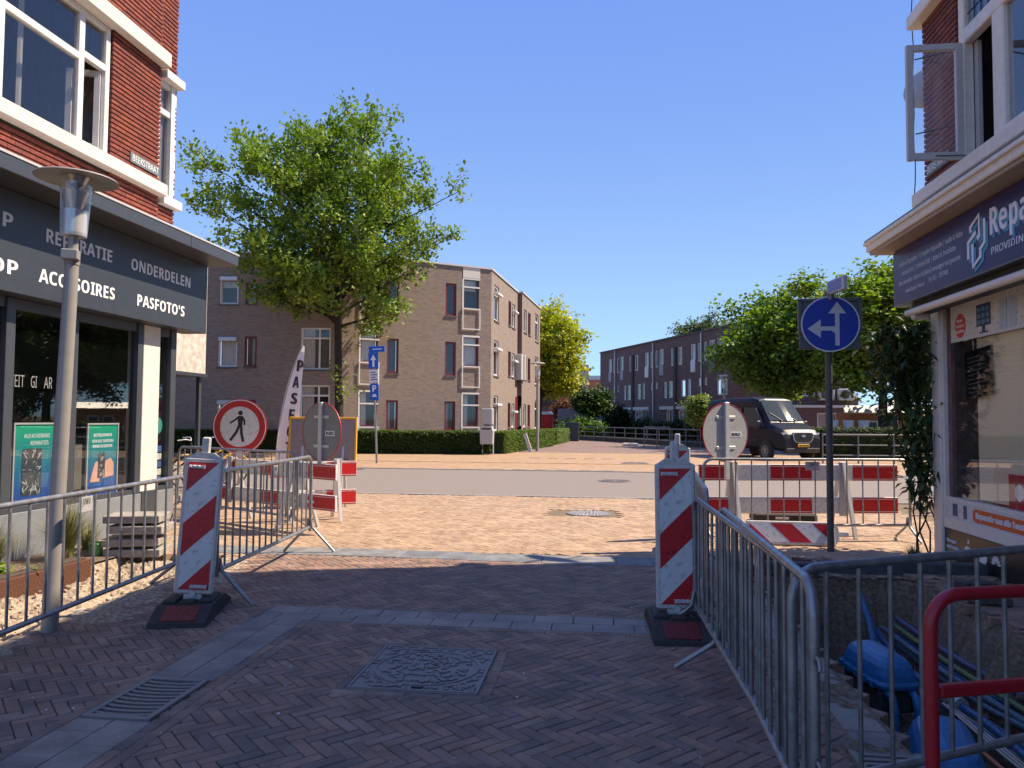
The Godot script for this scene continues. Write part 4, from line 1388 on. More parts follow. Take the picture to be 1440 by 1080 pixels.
# ---------------------------------------------------------------- apartments across the road
func make_apartments() -> void:
	var o := thing("apartment_building", "brown brick three storey apartment block with flat roof behind the clipped hedge", "building", Vector3())
	var Fo := Vector3(-11.42, 0, -32.47)
	var K := Vector3(-5.44, 0, -36.61)
	var A := frame(Fo, Vector3(0.9928, 0, -0.1194))
	var B := frame(Fo, K - Fo)
	var C := frame(K, Vector3(0.074, 0, -0.997))
	var D := Transform3D(C.basis, C * Vector3(0, 0, 0.25))
	var top := 8.76
	var white: StandardMaterial3D = M.white_paint
	var sill := mat(L(0.10, 0.085, 0.08), 0.8)
	# left wing
	var hw := []   # white windows: opening, transoms, mullions, curtain
	for x in [[-5.44, -4.6], [-9.3, -8.4]]:
		for y in [[6.5, 7.75, 4], [3.74, 5.08, 1], [1.13, 2.3, 1]]: hw.append([x[0], y[0], x[1], y[1], [], [], y[2]])
	for y in [6.39, 3.65, 1.13]: hw.append([-1.83, y, -0.5, y + 1.84, [y + 1.38], [-1.0], 2])
	var hr := []
	for y in [[6.53, 7.44], [3.75, 5.09], [1.13, 2.3]]: hr.append([-4.28, y[0], -3.74, y[1]])
	part("wall", wall(A, -16.0, 0.0, 0.0, top, hw + hr, 0.14), M.brown_wall, o)
	for h in hw:
		var w := window_unit(o, A, h, white, 0.075, -0.09, h[4], h[5], h[6], sill)
		if h[0] < -4.0:
			var mb := MB.new()
			fbox(mb, A, h[0] + 0.02, h[2] - 0.02, h[3] - 0.22, h[3] - 0.02, -0.05, 0.10, 0.03)
			part("shutter_box", mb, M.galv_light, w)
	for h in hr: window_unit(o, A, h, M.maroon, 0.09, -0.08, [], [], 3, sill)
	# middle wing
	hr = []
	for x in [[2.05, 2.60], [4.88, 5.43]]:
		for y in [[6.38, 7.92], [3.57, 5.15], [1.0, 2.35]]: hr.append([x[0], y[0], x[1], y[1]])
	hw = []
	for x in [[0.80, 1.63], [5.78, 6.61]]:
		for y in [6.78, 4.02, 1.15]: hw.append([x[0], y, x[1], y + (1.45 if y > 2 else 1.6)])
	part("wall", wall(B, 0.0, 7.27, 0.0, top, hw + hr, 0.14), M.brown_wall, o)
	for h in hr: window_unit(o, B, h, M.maroon, 0.085, -0.08, [], [], 2 if h[1] < 3 else 0, sill)
	var ci := 0
	for h in hw:
		ci += 1
		var w := window_unit(o, B, h, M.maroon if ci % 3 != 1 else M.anthracite_frame, 0.07, -0.09, [h[1] + 1.02], [], [2, 4, 1][ci % 3])
		var mb := MB.new()
		fbox(mb, B, h[0] - 0.02, h[2] + 0.05, h[1] + 1.0, h[1] + 1.07, -0.10, 0.012)
		fbox(mb, B, h[0] - 0.02, h[2] + 0.05, h[3] - 0.05, h[3] + 0.03, -0.10, 0.012)
		fbox(mb, B, h[0] - 0.05, h[0] + 0.03, h[1], h[3] - 0.05, -0.10, 0.010)
		part("white_surround", mb, white, w)
		# white rail in front of the brick panel below
		mb = MB.new()
		var y0: float = maxf(h[1] - 1.0, 0.9)
		var y1: float = h[1] + 0.02
		for x in [h[0] - 0.03, h[2] + 0.03]: fbox(mb, B, x - 0.025, x + 0.025, y0, y1, 0.03, 0.07)
		fbox(mb, B, h[0] - 0.005, h[2] + 0.005, y1 - 0.06, y1, 0.03, 0.07); fbox(mb, B, h[0] - 0.005, h[2] + 0.005, y0, y0 + 0.05, 0.03, 0.07)
		part("balcony_rail", mb, white, w)
	for x in [0.78, 5.76]:
		var mb := MB.new()
		fbox(mb, B, x, x + 0.90, 8.26, top, -0.05, 0.02)
		part("concrete_block", mb, M.concrete_white, o)
	# right wing along the side street, the far half stepping forward
	var ha := []
	for y in [6.42, 3.68, 0.93]: ha.append([0.66, y, 1.75, y + 1.77])
	var hb := []
	for y in [6.6, 3.86, 1.07]:
		hb.append([4.22, y, 4.95, y + 1.33])
		hb.append([5.25, y, 6.1, y + 1.33])
	part("wall", wall(C, 0.0, 6.93, 0.0, top, ha + hb, 0.14), M.brown_wall, o)
	for h in ha: window_unit(o, C, h, white, 0.09, -0.09, [h[1] + 1.25], [], 2, sill)
	var n := 0
	for h in hb:
		window_unit(o, C, h, M.maroon if n % 2 == 0 else white, 0.09, -0.09, [], [], n % 4, sill)
		n += 1
	hb = []
	for y in [6.6, 3.86, 1.07]:
		hb.append([7.5, y, 8.4, y + 1.33])
		hb.append([8.9, y, 9.8, y + 1.33])
		hb.append([11.5, y - 0.12, 12.85, y + 1.65])
	part("wall", wall(D, 6.95, 13.45, 0.0, top, hb, 0.14), M.brown_wall, o)
	n = 0
	for h in hb:
		window_unit(o, D, h, M.maroon if n % 3 == 1 else white, 0.09, -0.09, [h[1] + 1.25] if n % 3 == 2 else [], [], n % 4, sill)
		n += 1
	var mb := MB.new()
	fbox(mb, C, 6.92, 6.95, 2.85, top, -0.2, 0.25)
	part("wall", mb, M.dark_wall, o, "dark recess wall between the two halves of the side wing")
	mb = MB.new()
	fbox(mb, C, 6.3, 6.9, 0.0, 2.8, -0.1, 0.03)
	part("door", mb, M.maroon, o)
	mb = MB.new()
	fbox(mb, C, 6.3, 6.9, 3.75, 5.2, 0.0, 0.35, 0.02); fbox(mb, D, 6.97, 7.35, 3.75, 5.2, 0.0, 0.16, 0.02)
	part("bay_window", mb, mat(L(0.45, 0.43, 0.40), 0.5), o)
	for h in ha + [[5.25, 6.6, 6.1, 7.93], [5.25, 3.86, 6.1, 5.19], [5.25, 1.07, 6.1, 2.4]]:
		mb = MB.new()
		fbox(mb, C, h[0] - 0.02, h[2] + 0.02, h[3] - 0.52, h[3] - 0.40, 0.0, 0.22, 0.02)
		part("sunblind_box", mb, white, o)
	# roof
	var P := PackedVector2Array()
	for p in [A * Vector3(-16, 0, 0.06), A * Vector3(0, 0, 0.06), C * Vector3(-0.03, 0, 0.06), C * Vector3(6.9, 0, 0.06), D * Vector3(6.9, 0, 0.06), D * Vector3(13.5, 0, 0.06), D * Vector3(13.5, 0, -10), A * Vector3(-16, 0, -22)]: P.append(Vector2(p.x, -p.z))
	mb = MB.new()
	mb.prism(P, Transform3D(Basis(Vector3(1, 0, 0), Vector3(0, 0, -1), Vector3(0, 1, 0)), Vector3()), top + 0.002, top + 0.09)
	part("roof", mb, M.galv_light, o)
	mb = MB.new()
	fbox(mb, D, 13.45, 13.49, 0, top, -9.0, 0.0)
	fbox(mb, A, -16.1, -16.0, 0, top, -14.0, 0.0)
	part("wall", mb, M.brown_wall, o)

# ---------------------------------------------------------------- terrace along the side street
func make_row_houses() -> void:
	var o := thing("terraced_houses", "dark brick three storey terrace with white windows and downpipes along the side street", "building", Vector3())
	var F := frame(Vector3(8.18, 0, -56.38), Vector3(0.3818, 0, 0.9243))
	var white: StandardMaterial3D = M.white_paint
	var H := []
	var kind := []
	# one house and its mirror image make a module of 8 m; positions run away from the camera
	for m in 4:
		var b := m * 8.1
		for t in [[0.62, 1.40, 5.25, 7.42, 1], [1.72, 2.16, 5.97, 7.38, 0], [2.66, 3.10, 5.98, 7.38, 0], [3.44, 4.17, 5.2, 7.38, 2], [5.55, 6.2, 5.93, 7.33, 0], [6.93, 7.45, 5.93, 7.33, 0],
				[1.72, 2.08, 4.15, 4.72, 0], [2.65, 3.02, 4.12, 4.72, 0], [4.2, 4.68, 3.36, 4.72, 0], [5.02, 5.7, 3.36, 4.72, 0], [7.14, 7.86, 3.35, 4.70, 0], [8.18, 8.66, 3.34, 4.69, 0],
				[3.34, 4.1, 0.75, 2.38, 3], [4.42, 6.18, 1.04, 2.38, 4], [6.92, 8.28, 1.02, 2.38, 4]]:
			var u: float = t[0] + b
			if t[1] + b > 21.9: continue
			H.append([-(t[1] + b), t[2], -u, t[3]])
			kind.append(t[4])
	H.append([-0.35, 3.36, 1.05, 4.80]); kind.append(4)
	H.append([-0.3, 5.95, 0.4, 7.4]); kind.append(0)
	part("wall", wall(F, -22.4, 2.2, 0.0, 8.15, H, 0.12), M.dark_wall, o)
	for i in H.size():
		var h = H[i]
		var k: int = kind[i]
		var tr := []
		var mu := []
		if k == 1 or k == 2: tr = [h[1] + 0.95]
		if k == 4: mu = [lerpf(h[0], h[2], 0.36), lerpf(h[0], h[2], 0.68)]
		var w := window_unit(o, F, h, white, 0.09, -0.07, tr, mu, (i * 7) % 5 if k != 3 else 0, null)
		if k == 1 or k == 2:
			var mb := MB.new()
			fbox(mb, F, h[0] + 0.02, h[2] - 0.02, h[1] + 0.03, h[1] + 0.92, -0.03, 0.03)
			part("balcony_panel", mb, white if k == 2 and i < 20 else mat(L(0.30, 0.27, 0.29), 0.6), w)
		if k == 3:
			var mb := MB.new()
			fbox(mb, F, h[0] + 0.1, h[2] - 0.1, h[1] + 0.02, h[1] + 1.45, -0.06, -0.045)
			part("door", mb, M.anthracite, w)
	for m in 3:
		var mb := MB.new()
		var b := m * 8.1
		mb.cyl(F * Vector3(-2.4 - b, 0.6, 0.1), F * Vector3(-2.4 - b, 8.1, 0.1), 0.06, 0.06, 8)
		part("downpipe", mb, M.galv_light, o)
		mb = MB.new()
		if m < 2: fbox(mb, F, -6.75 - b, -6.4 - b, 0.0, 7.35, 0.0, 0.14)
		if m < 2: part("pilaster", mb, mat(L(0.075, 0.065, 0.06), 0.9), o)
		mb = MB.new()
		fbox(mb, F, maxf(-9.3 - b, -22.3), -3.25 - b, 2.4, 2.66, 0.0, 0.12)
		part("concrete_lintel", mb, M.concrete_white, o)
	var mb := MB.new()
	fbox(mb, F, -22.5, 2.3, 8.15, 8.27, -9.0, 0.10)
	part("roof", mb, mat(L(0.10, 0.09, 0.09), 0.8), o)
	mb = MB.new()
	fbox(mb, F, -22.5, -22.4, 0, 8.15, -9.0, -0.0)
	part("wall", mb, M.dark_wall, o)
	# the house at the end of the terrace, its side facing the crossing
	var e := thing("end_house", "dark brick house with sloping roof edge and wall mounted cooling units, behind the right trees", "building", Vector3())
	var E := frame(Vector3(8.6, 0, -54.2), Vector3(1, 0, 0))
	mb = MB.new()
	var hh := [[4.3, 3.2, 5.6, 4.75]]
	wall(E, 0.0, 5.8, 0.0, 6.2, hh, 0.12, mb)
	mb.prism(PackedVector2Array([Vector2(5.8, 0), Vector2(8.4, 0), Vector2(8.4, 2.95), Vector2(5.8, 6.2)]), E, -6.0, 0.0)
	mb.prism(PackedVector2Array([Vector2(0, 6.2), Vector2(5.8, 6.2), Vector2(4.4, 7.9), Vector2(0, 8.2)]), E, -6.0, 0.0)
	part("wall", mb, M.dark_wall, e)
	mb = MB.new()
	bar(mb, E, Vector3(4.3, 8.0, 0.03), Vector3(8.6, 2.8, 0.03), 0.14)
	fbox(mb, E, 2.2, 8.6, 2.45, 2.62, 0.0, 0.5)
	part("roof_edge", mb, white, e)
	window_unit(e, E, hh[0], white, 0.11, -0.07, [], [4.95], 2)
	for x in [[5.75, 6.75], [7.0, 8.0]]:
		mb = MB.new()
		fbox(mb, E, x[0], x[1], 2.95, 3.72, 0.02, 0.45, 0.03)
		var ac := part("cooling_unit", mb, M.film_white, e)
		mb = MB.new()
		mb.prism(circle(0.29, 20, Vector2(x[0] + 0.4, 3.33)), E, 0.451, 0.46)
		part("fan_grille", mb, M.steel_dark, ac)
	# ground floor extension under the white band
	mb = MB.new()
	wall(Transform3D(E.basis, E * Vector3(0, 0, 0.4)), 2.2, 8.6, 0.0, 2.45, [[5.6, 0.9, 6.9, 2.1]], 0.12, mb)
	part("wall", mb, M.dark_wall, e)
	window_unit(e, Transform3D(E.basis, E * Vector3(0, 0, 0.4)), [5.6, 0.9, 6.9, 2.1], white, 0.1, -0.07, [], [6.25], 1)
	# wooden chalets by the water
	for i in 2:
		var c := thing("wooden_chalet", ["orange wooden chalet with two small white windows behind the railing", "wooden chalet with a pale flat roof, half hidden by the right tree and creeper"][i], "cabin", Vector3(13.6 + i * 3.9, 0, -45 - i * 0.6), 0.0, "wooden chalets")
		var I := Transform3D()
		mb = MB.new()
		for k in 8: fbox(mb, I, 0.0, 3.4, 0.4 + k * 0.2, 0.595 + k * 0.2, -2.5, 0.0 - 0.012 * (k % 2), 0.01)
		part("plank_wall", mb, M.wood_orange, c)
		mb = MB.new()
		mb.prism(PackedVector2Array([Vector2(0.15, 2.0), Vector2(-0.35, 2.05), Vector2(-2.9, 2.55), Vector2(-2.9, 2.45)]) if false else PackedVector2Array([Vector2(-0.35, 2.0), Vector2(3.75, 2.0), Vector2(3.6, 2.62), Vector2(-0.2, 2.62)]), Transform3D(Basis(Vector3(1, 0, 0), Vector3(0, 0.62, -0.78), Vector3(0, 0.78, 0.62)), Vector3(0, 0.75, 1.75)), 0.0, 0.08)
		part("roof", mb, M.galv_light, c)
		for k in 2:
			mb = MB.new()
			fbox(mb, I, 0.75 + k * 1.05, 1.55 + k * 1.05, 0.95, 1.6, 0.0, 0.05, 0.01)
			var w := part("window", mb, white, c)
			mb = MB.new()
			fbox(mb, I, 0.85 + k * 1.05, 1.45 + k * 1.05, 1.05, 1.5, 0.05, 0.056)
			part("pane", mb, M.black_gloss, w)

func make_far_buildings() -> void:
	var F := frame(Vector3(0, 0, -90), Vector3(1, 0, 0))
	var o := thing("gabled_house", "distant dark house with a purple tiled gable roof beyond the side street", "house", Vector3())
	var mb := MB.new()
	fbox(mb, F, -8.0, -0.5, 0, 3.2, -9, 0)
	part("wall", mb, M.dark_wall, o)
	mb = MB.new()
	mb.prism(PackedVector2Array([Vector2(-8.4, 3.2), Vector2(-0.1, 3.2), Vector2(-3.4, 6.4), Vector2(-5.0, 6.4)]), F, -9.3, 0.3)
	part("roof", mb, mat(L(0.075, 0.055, 0.06), 0.8, 0, "blotch", 0.3), o)
	for i in 4:
		mb = MB.new()
		fbox(mb, F, -7.4 + i * 1.8, -6.4 + i * 1.8, 1.0, 2.3, 0.0, 0.04)
		part("window", mb, M.white_paint, o)
	var G := frame(Vector3(0, 0, -150), Vector3(1, 0, 0))
	o = thing("tower_block", "distant beige high block showing above the purple roof", "building", Vector3())
	mb = MB.new()
	fbox(mb, G, -6.8, -3.0, 0, 12.2, -8, 0)
	part("wall", mb, M.plaster, o)
	o = thing("brick_flat", "distant orange brick flat with pale roof beside the beige block", "building", Vector3())
	mb = MB.new()
	fbox(mb, G, -2.9, 0.6, 0, 9.2, -6, 1)
	part("wall", mb, mat(L(0.42, 0.16, 0.08), 0.8), o)
	mb = MB.new()
	fbox(mb, G, -3.0, 0.7, 9.21, 10.0, -6, 1.1)
	part("roof", mb, M.galv_light, o)
	o = thing("grey_shed", "low grey shed with corrugated front under the dark tree, far down the street", "shed", Vector3())
	var S := frame(Vector3(-4.2, 0, -70), Vector3(1, 0, 0))
	mb = MB.new()
	fbox(mb, S, 0.0, 4.6, 0, 2.5, -5, 0)
	for k in 18: fbox(mb, S, 0.05 + k * 0.25, 0.17 + k * 0.25, 0, 2.45, 0.0, 0.04)
	part("wall", mb, mat(L(0.20, 0.20, 0.22), 0.6), o)
	# pale plastered block between the shop and the apartments
	o = thing("plastered_annex", "pale plastered annex over a dark bicycle shelter between shop and apartments", "building", Vector3())
	mb = MB.new()
	mb.box(Vector3(-17.1, 4.5, -19.35), Vector3(10, 3.3, 5.6))
	part("wall", mb, M.plaster, o)
	mb = MB.new()
	mb.box(Vector3(-18.2, 1.4, -19.35), Vector3(10, 2.8, 5.5))
	mb.box(Vector3(-17.1, 2.80, -19.35), Vector3(10.1, 0.1, 5.7))
	part("shelter", mb, M.anthracite, o)
	for z in [-22.05, -20.4, -18.7, -16.9]:
		mb = MB.new()
		mb.bbox(Vector3(-12.25, 1.37, z), Vector3(0.12, 2.74, 0.12), 0.01)
		part("post", mb, M.anthracite_frame, o)
	for z in [-21.2, -19.6]:
		mb = MB.new()
		mb.bbox(Vector3(-13.17, 1.1, z), Vector3(0.06, 2.1, 1.1), 0.01)
		mb.bbox(Vector3(-13.13, 1.5, z), Vector3(0.04, 0.9, 0.5), 0.01)
		part("door", mb, mat(L(0.10, 0.10, 0.11), 0.6), o)

# ---------------------------------------------------------------- vegetation
func leaf_cluster(sd: int, nleaf: int, spread: float, size: float) -> ArrayMesh:
	var rng := RandomNumberGenerator.new(); rng.seed = sd
	var mb := MB.new()
	for i in nleaf:
		var p := Vector3(rng.randfn(), rng.randfn() * 0.8, rng.randfn()) * spread * 0.55
		var s := size * rng.randf_range(0.7, 1.25)
		var ax := Vector3(rng.randfn(), rng.randfn() * 0.5 - 0.35, rng.randfn()).normalized()
		var up := Vector3(rng.randfn() * 0.6, 1.0, rng.randfn() * 0.6)
		var sidev := ax.cross(up).normalized()
		var nrm := sidev.cross(ax).normalized()
		var a := p
		var b := p + ax * s * 0.45 + sidev * s * 0.34 - nrm * s * 0.06
		var c := p + ax * s
		var d := p + ax * s * 0.45 - sidev * s * 0.34 - nrm * s * 0.06
		mb.flat(a, b, c, nrm); mb.flat(a, c, d, nrm)
	return mb.mesh()

func lcol(rng: RandomNumberGenerator, c0: Color, c1: Color) -> Color:
	var c := c0.lerp(c1, rng.randf())
	var f := rng.randf_range(0.8, 1.2)
	return Color(c.r * f, c.g * f, c.b * f)

func bez(a: Vector3, b: Vector3, c: Vector3, t: float) -> Vector3:
	return a.lerp(b, t).lerp(b.lerp(c, t), t)

func make_tree(called: String, label: String, group: String, base: Vector3, h0: float, tr: float, cen: Vector3, rad: Vector3, nl: int, nc: int, sd: int, c0: Color, c1: Color, lsize: float, low := -0.75, leafm: StandardMaterial3D = null) -> Node3D:
	var rng := RandomNumberGenerator.new(); rng.seed = sd
	var o := thing(called, label, "tree", base, 0.0, group)
	var cc := cen - base
	var top := cc + Vector3(0, rad.y * 0.9, 0)
	var tp := []
	var rr := []
	for i in 15:
		var t := i / 14.0
		tp.append(Vector3(top.x * smoothstep(0.1, 1.0, t) + 0.12 * sin(t * 9.0 + sd) * t, top.y * t, top.z * smoothstep(0.1, 1.0, t) + 0.12 * cos(t * 7.0 + sd) * t))
		rr.append(tr * (1.25 if i == 0 else 1.0) * lerpf(1.0, 0.08, pow(t, 0.85)))
	var mb := MB.new()
	mb.tube(tp, rr, 12)
	part("trunk", mb, M.bark, o)
	var br := MB.new()
	var pts := []
	for i in nl:
		var yy := lerpf(low, 1.0, (i + 0.5) / nl)
		var an := i * 2.39996 + sd
		var q := sqrt(maxf(0.0, 1.0 - yy * yy))
		var dir := Vector3(cos(an) * q, yy, sin(an) * q)
		var e := cc + dir * rad * (rng.randf_range(0.52, 1.12) if called == "street_tree" else rng.randf_range(0.66, 1.04))
		var sh := lerpf(h0, top.y * 0.8, clampf((yy - low) / (1.0 - low), 0, 1) * 0.85 + rng.randf_range(-0.05, 0.08))
		var st: float = clampf(sh / top.y, 0.0, 0.97) * 14.0
		var si := int(st)
		var s: Vector3 = (tp[si] as Vector3).lerp(tp[si + 1], st - si)
		var r0: float = rr[si] * 0.55
		var ctl := s + Vector3(e.x - s.x, 0, e.z - s.z) * 0.5 + Vector3(0, (e.y - s.y) * 0.35 + 0.3, 0)
		var lp := []
		var lr := []
		for k in 9:
			lp.append(bez(s, ctl, e, k / 8.0) + Vector3(rng.randfn(), rng.randfn(), rng.randfn()) * 0.05 * (k / 8.0))
			lr.append(lerpf(r0, 0.012, pow(k / 8.0, 0.7)))
		br.tube(lp, lr, 6)
		pts.append(e)
		var len := s.distance_to(e)
		for k in 8:
			var t := rng.randf_range(0.35, 0.98)
			var a := bez(s, ctl, e, t)
			var d := Vector3(rng.randfn(), rng.randfn() * 0.7 + 0.2, rng.randfn()).normalized() * len * rng.randf_range(0.12, 0.28)
			var m := a + d * 0.55 + Vector3(0, 0.08, 0)
			br.tube([a, m, a + d], [0.02 + 0.02 * (1.0 - t), 0.014, 0.006], 4, false)
			pts.append(a + d); pts.append(m)
	part("branches", br, M.bark, o)
	var xf := [[], [], []]
	var cols := [[], [], []]
	for i in nc:
		var p: Vector3 = pts[rng.randi() % pts.size()]
		p += Vector3(rng.randfn(), rng.randfn() * 0.75, rng.randfn()) * 0.15 * lsize / 0.13
		var k := rng.randi() % 3
		var b := Basis(Vector3.UP, rng.randf() * TAU) * Basis(Vector3.RIGHT, rng.randf_range(-0.4, 0.4))
		xf[k].append(Transform3D(b.scaled(Vector3.ONE * rng.randf_range(0.75, 1.25)), p))
		cols[k].append(lcol(rng, c0, c1))
	var lm: Material = leafm if leafm else M.leaf
	for k in 3: scatter("crown", leaf_cluster(sd * 3 + k, 12, lsize * 1.6, lsize), lm, xf[k], cols[k], o)
	return o

func make_trees() -> void:
	var g0 := Color(0.11, 0.18, 0.022)
	var g1 := Color(0.27, 0.35, 0.045)
	var o := make_tree("oak_tree", "tall leafy young oak with dark trunk before the brown apartment block", "", Vector3(-10.62, 0, -30.0), 5.2, 0.21, Vector3(-11.2, 9.9, -30), Vector3(5.9, 4.9, 5.0), 50, 3700, 3, g0, g1, 0.185, -0.82)
	var rng := RandomNumberGenerator.new(); rng.seed = 12
	var xf := []
	var cols := []
	for i in 16:
		xf.append(Transform3D(Basis(Vector3.UP, rng.randf() * TAU), Vector3(rng.randfn() * 0.25 + 0.2, rng.randf_range(2.2, 6.0), rng.randfn() * 0.2 + 0.15)))
		cols.append(lcol(rng, g0, g1))
	scatter("trunk_shoots", leaf_cluster(77, 9, 0.3, 0.17), M.leaf, xf, cols, o)
	make_tree("street_tree", "broad green tree whose trunk stands behind the dark van", "green trees on the right", Vector3(10.5, 0, -45.5), 3.0, 0.26, Vector3(10.0, 5.8, -45.5), Vector3(3.8, 3.6, 3.7), 34, 2500, 8, Color(0.09, 0.155, 0.02), Color(0.26, 0.35, 0.04), 0.26, -0.8)
	make_tree("street_tree", "tallest green tree on the right, between blue sign and purple shop sign", "green trees on the right", Vector3(14.4, 0, -42.0), 3.2, 0.30, Vector3(14.6, 6.2, -42), Vector3(4.8, 4.1, 4.2), 40, 3000, 15, Color(0.11, 0.18, 0.02), Color(0.33, 0.41, 0.045), 0.26, -0.8)
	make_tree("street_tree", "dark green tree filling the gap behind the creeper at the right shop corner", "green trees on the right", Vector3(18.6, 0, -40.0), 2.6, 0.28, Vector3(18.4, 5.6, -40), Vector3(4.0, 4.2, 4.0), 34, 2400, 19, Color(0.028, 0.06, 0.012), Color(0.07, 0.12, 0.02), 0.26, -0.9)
	make_tree("background_tree", "grey green treetop rising behind the roof of the dark terrace", "", Vector3(11.5, 0, -88.0), 6.0, 0.35, Vector3(11.3, 10.2, -88), Vector3(3.6, 3.4, 3.6), 26, 1300, 23, Color(0.10, 0.13, 0.06), Color(0.16, 0.18, 0.09), 0.32, -0.9)
	make_tree("golden_tree", "bright yellow green tree beside the far end of the apartments", "", Vector3(-4.9, 0, -58.0), 3.0, 0.24, Vector3(-4.1, 6.7, -59), Vector3(2.7, 3.8, 2.8), 36, 2200, 29, Color(0.28, 0.30, 0.015), Color(0.62, 0.56, 0.03), 0.28, -0.8)
	make_tree("small_tree", "small dark green round tree before the grey shed down the street", "", Vector3(-0.6, 0, -62.0), 1.8, 0.12, Vector3(-1.1, 2.75, -62), Vector3(1.6, 1.1, 1.4), 22, 1100, 33, Color(0.028, 0.06, 0.014), Color(0.06, 0.10, 0.02), 0.22, -0.7)
	make_tree("red_shrub", "reddish leaved shrub below the yellow green tree", "", Vector3(-4.0, 0, -80.0), 0.6, 0.08, Vector3(-4.0, 2.2, -80), Vector3(2.0, 1.5, 1.6), 18, 700, 35, Color(0.20, 0.07, 0.05), Color(0.30, 0.12, 0.07), 0.20, -0.8)
	make_tree("round_bush", "dark round bush in front of the terrace near its far end", "", Vector3(1.1, 0, -66.0), 0.4, 0.07, Vector3(1.1, 1.5, -66), Vector3(1.1, 0.9, 1.0), 18, 700, 37, Color(0.025, 0.04, 0.012), Color(0.045, 0.065, 0.02), 0.22, -0.9)
	make_tree("light_bush", "low bright green bush at the foot of the yellow green tree", "", Vector3(-1.7, 0, -60.0), 0.2, 0.05, Vector3(-1.7, 0.7, -60), Vector3(2.0, 0.55, 0.8), 18, 600, 39, Color(0.08, 0.16, 0.02), Color(0.16, 0.26, 0.04), 0.2, -0.9)
	make_tree("front_garden_bush", "yellow green bush by the terrace, left of the big dark van", "", Vector3(5.9, 0, -50.0), 1.0, 0.06, Vector3(6.0, 2.4, -50), Vector3(0.8, 0.7, 0.7), 14, 320, 41, Color(0.16, 0.22, 0.03), Color(0.26, 0.30, 0.05), 0.18, -0.9)
	for i in 7:
		make_tree("garden_bush", ["dark garden bush before the terrace, nearest the van", "dark garden bush second from the van", "dark garden bush in the middle of the terrace front", "dark garden bush under the terrace lintel", "dark garden bush beside the terrace door recess", "dark garden bush near the far terrace door", "dark garden bush at the far end of the terrace"][i], "garden bushes before the terrace", Vector3(6.4 - i * 1.05, 0, -54.0 - i * 2.9), 0.3, 0.05, Vector3(6.4 - i * 1.05, 0.75, -54.0 - i * 2.9), Vector3(0.9, 0.42, 0.8), 12, 220, 50 + i, Color(0.025, 0.045, 0.012), Color(0.06, 0.09, 0.02), 0.2, -0.9)

func hedge(label: String, pts: Array, h: float, w: float, sd: int, c0: Color, c1: Color, per_m: int, group := "") -> void:
	var rng := RandomNumberGenerator.new(); rng.seed = sd
	var o := thing("clipped_hedge", label, "hedge", Vector3(), 0.0, group)
	var mb := MB.new()
	var xf := []
	var cols := []
	for i in pts.size() - 1:
		var a: Vector3 = pts[i]
		var b: Vector3 = pts[i + 1]
		var d := (b - a)
		var F := frame(a, d)
		fbox(mb, F, -w * 0.35, d.length() + w * 0.35, 0.0, h - 0.06, -w * 0.42, w * 0.42)
		for k in int(d.length() * per_m):
			var u := rng.randf_range(-w * 0.4, d.length() + w * 0.4)
			var p: Vector3
			if rng.randf() < 0.35: p = Vector3(u, h - 0.03 + rng.randfn() * 0.018, rng.randf_range(-w * 0.5, w * 0.5))
			else: p = Vector3(u, rng.randf_range(0.03, h), (w * 0.46 + rng.randfn() * 0.02) * (1.0 if rng.randf() < 0.8 else -1.0))
			xf.append(Transform3D(Basis(Vector3.UP, rng.randf() * TAU), F * p))
			cols.append(lcol(rng, c0, c1))
	part("branches", mb, mat(L(0.018, 0.03, 0.008), 0.95), o)
	scatter("foliage", leaf_cluster(sd, 10, 0.10, 0.075), M.leaf, xf, cols, o)

func grass_tuft(rng: RandomNumberGenerator, n: int, h: float, spread: float) -> MB:
	var mb := MB.new()
	for i in n:
		var a := rng.randf() * TAU
		var d := Vector3(cos(a), 0, sin(a))
		var lean := rng.randf_range(0.1, 1.0) * spread
		var hh := h * rng.randf_range(0.55, 1.05)
		var b := d * rng.randf_range(0.0, 0.08)
		var side := Vector3(-d.z, 0, d.x) * 0.004
		var prev := b
		for k in range(1, 5):
			var t := k / 4.0
			var p := b + d * lean * t * t + Vector3(0, hh * (t - 0.35 * t * t * lean / spread), 0)
			var w := 1.0 - t * 0.85
			mb.quad(prev - side * (w + 0.2), prev + side * (w + 0.2), p + side * w, p - side * w, Vector3.UP + d)
			prev = p
	return mb

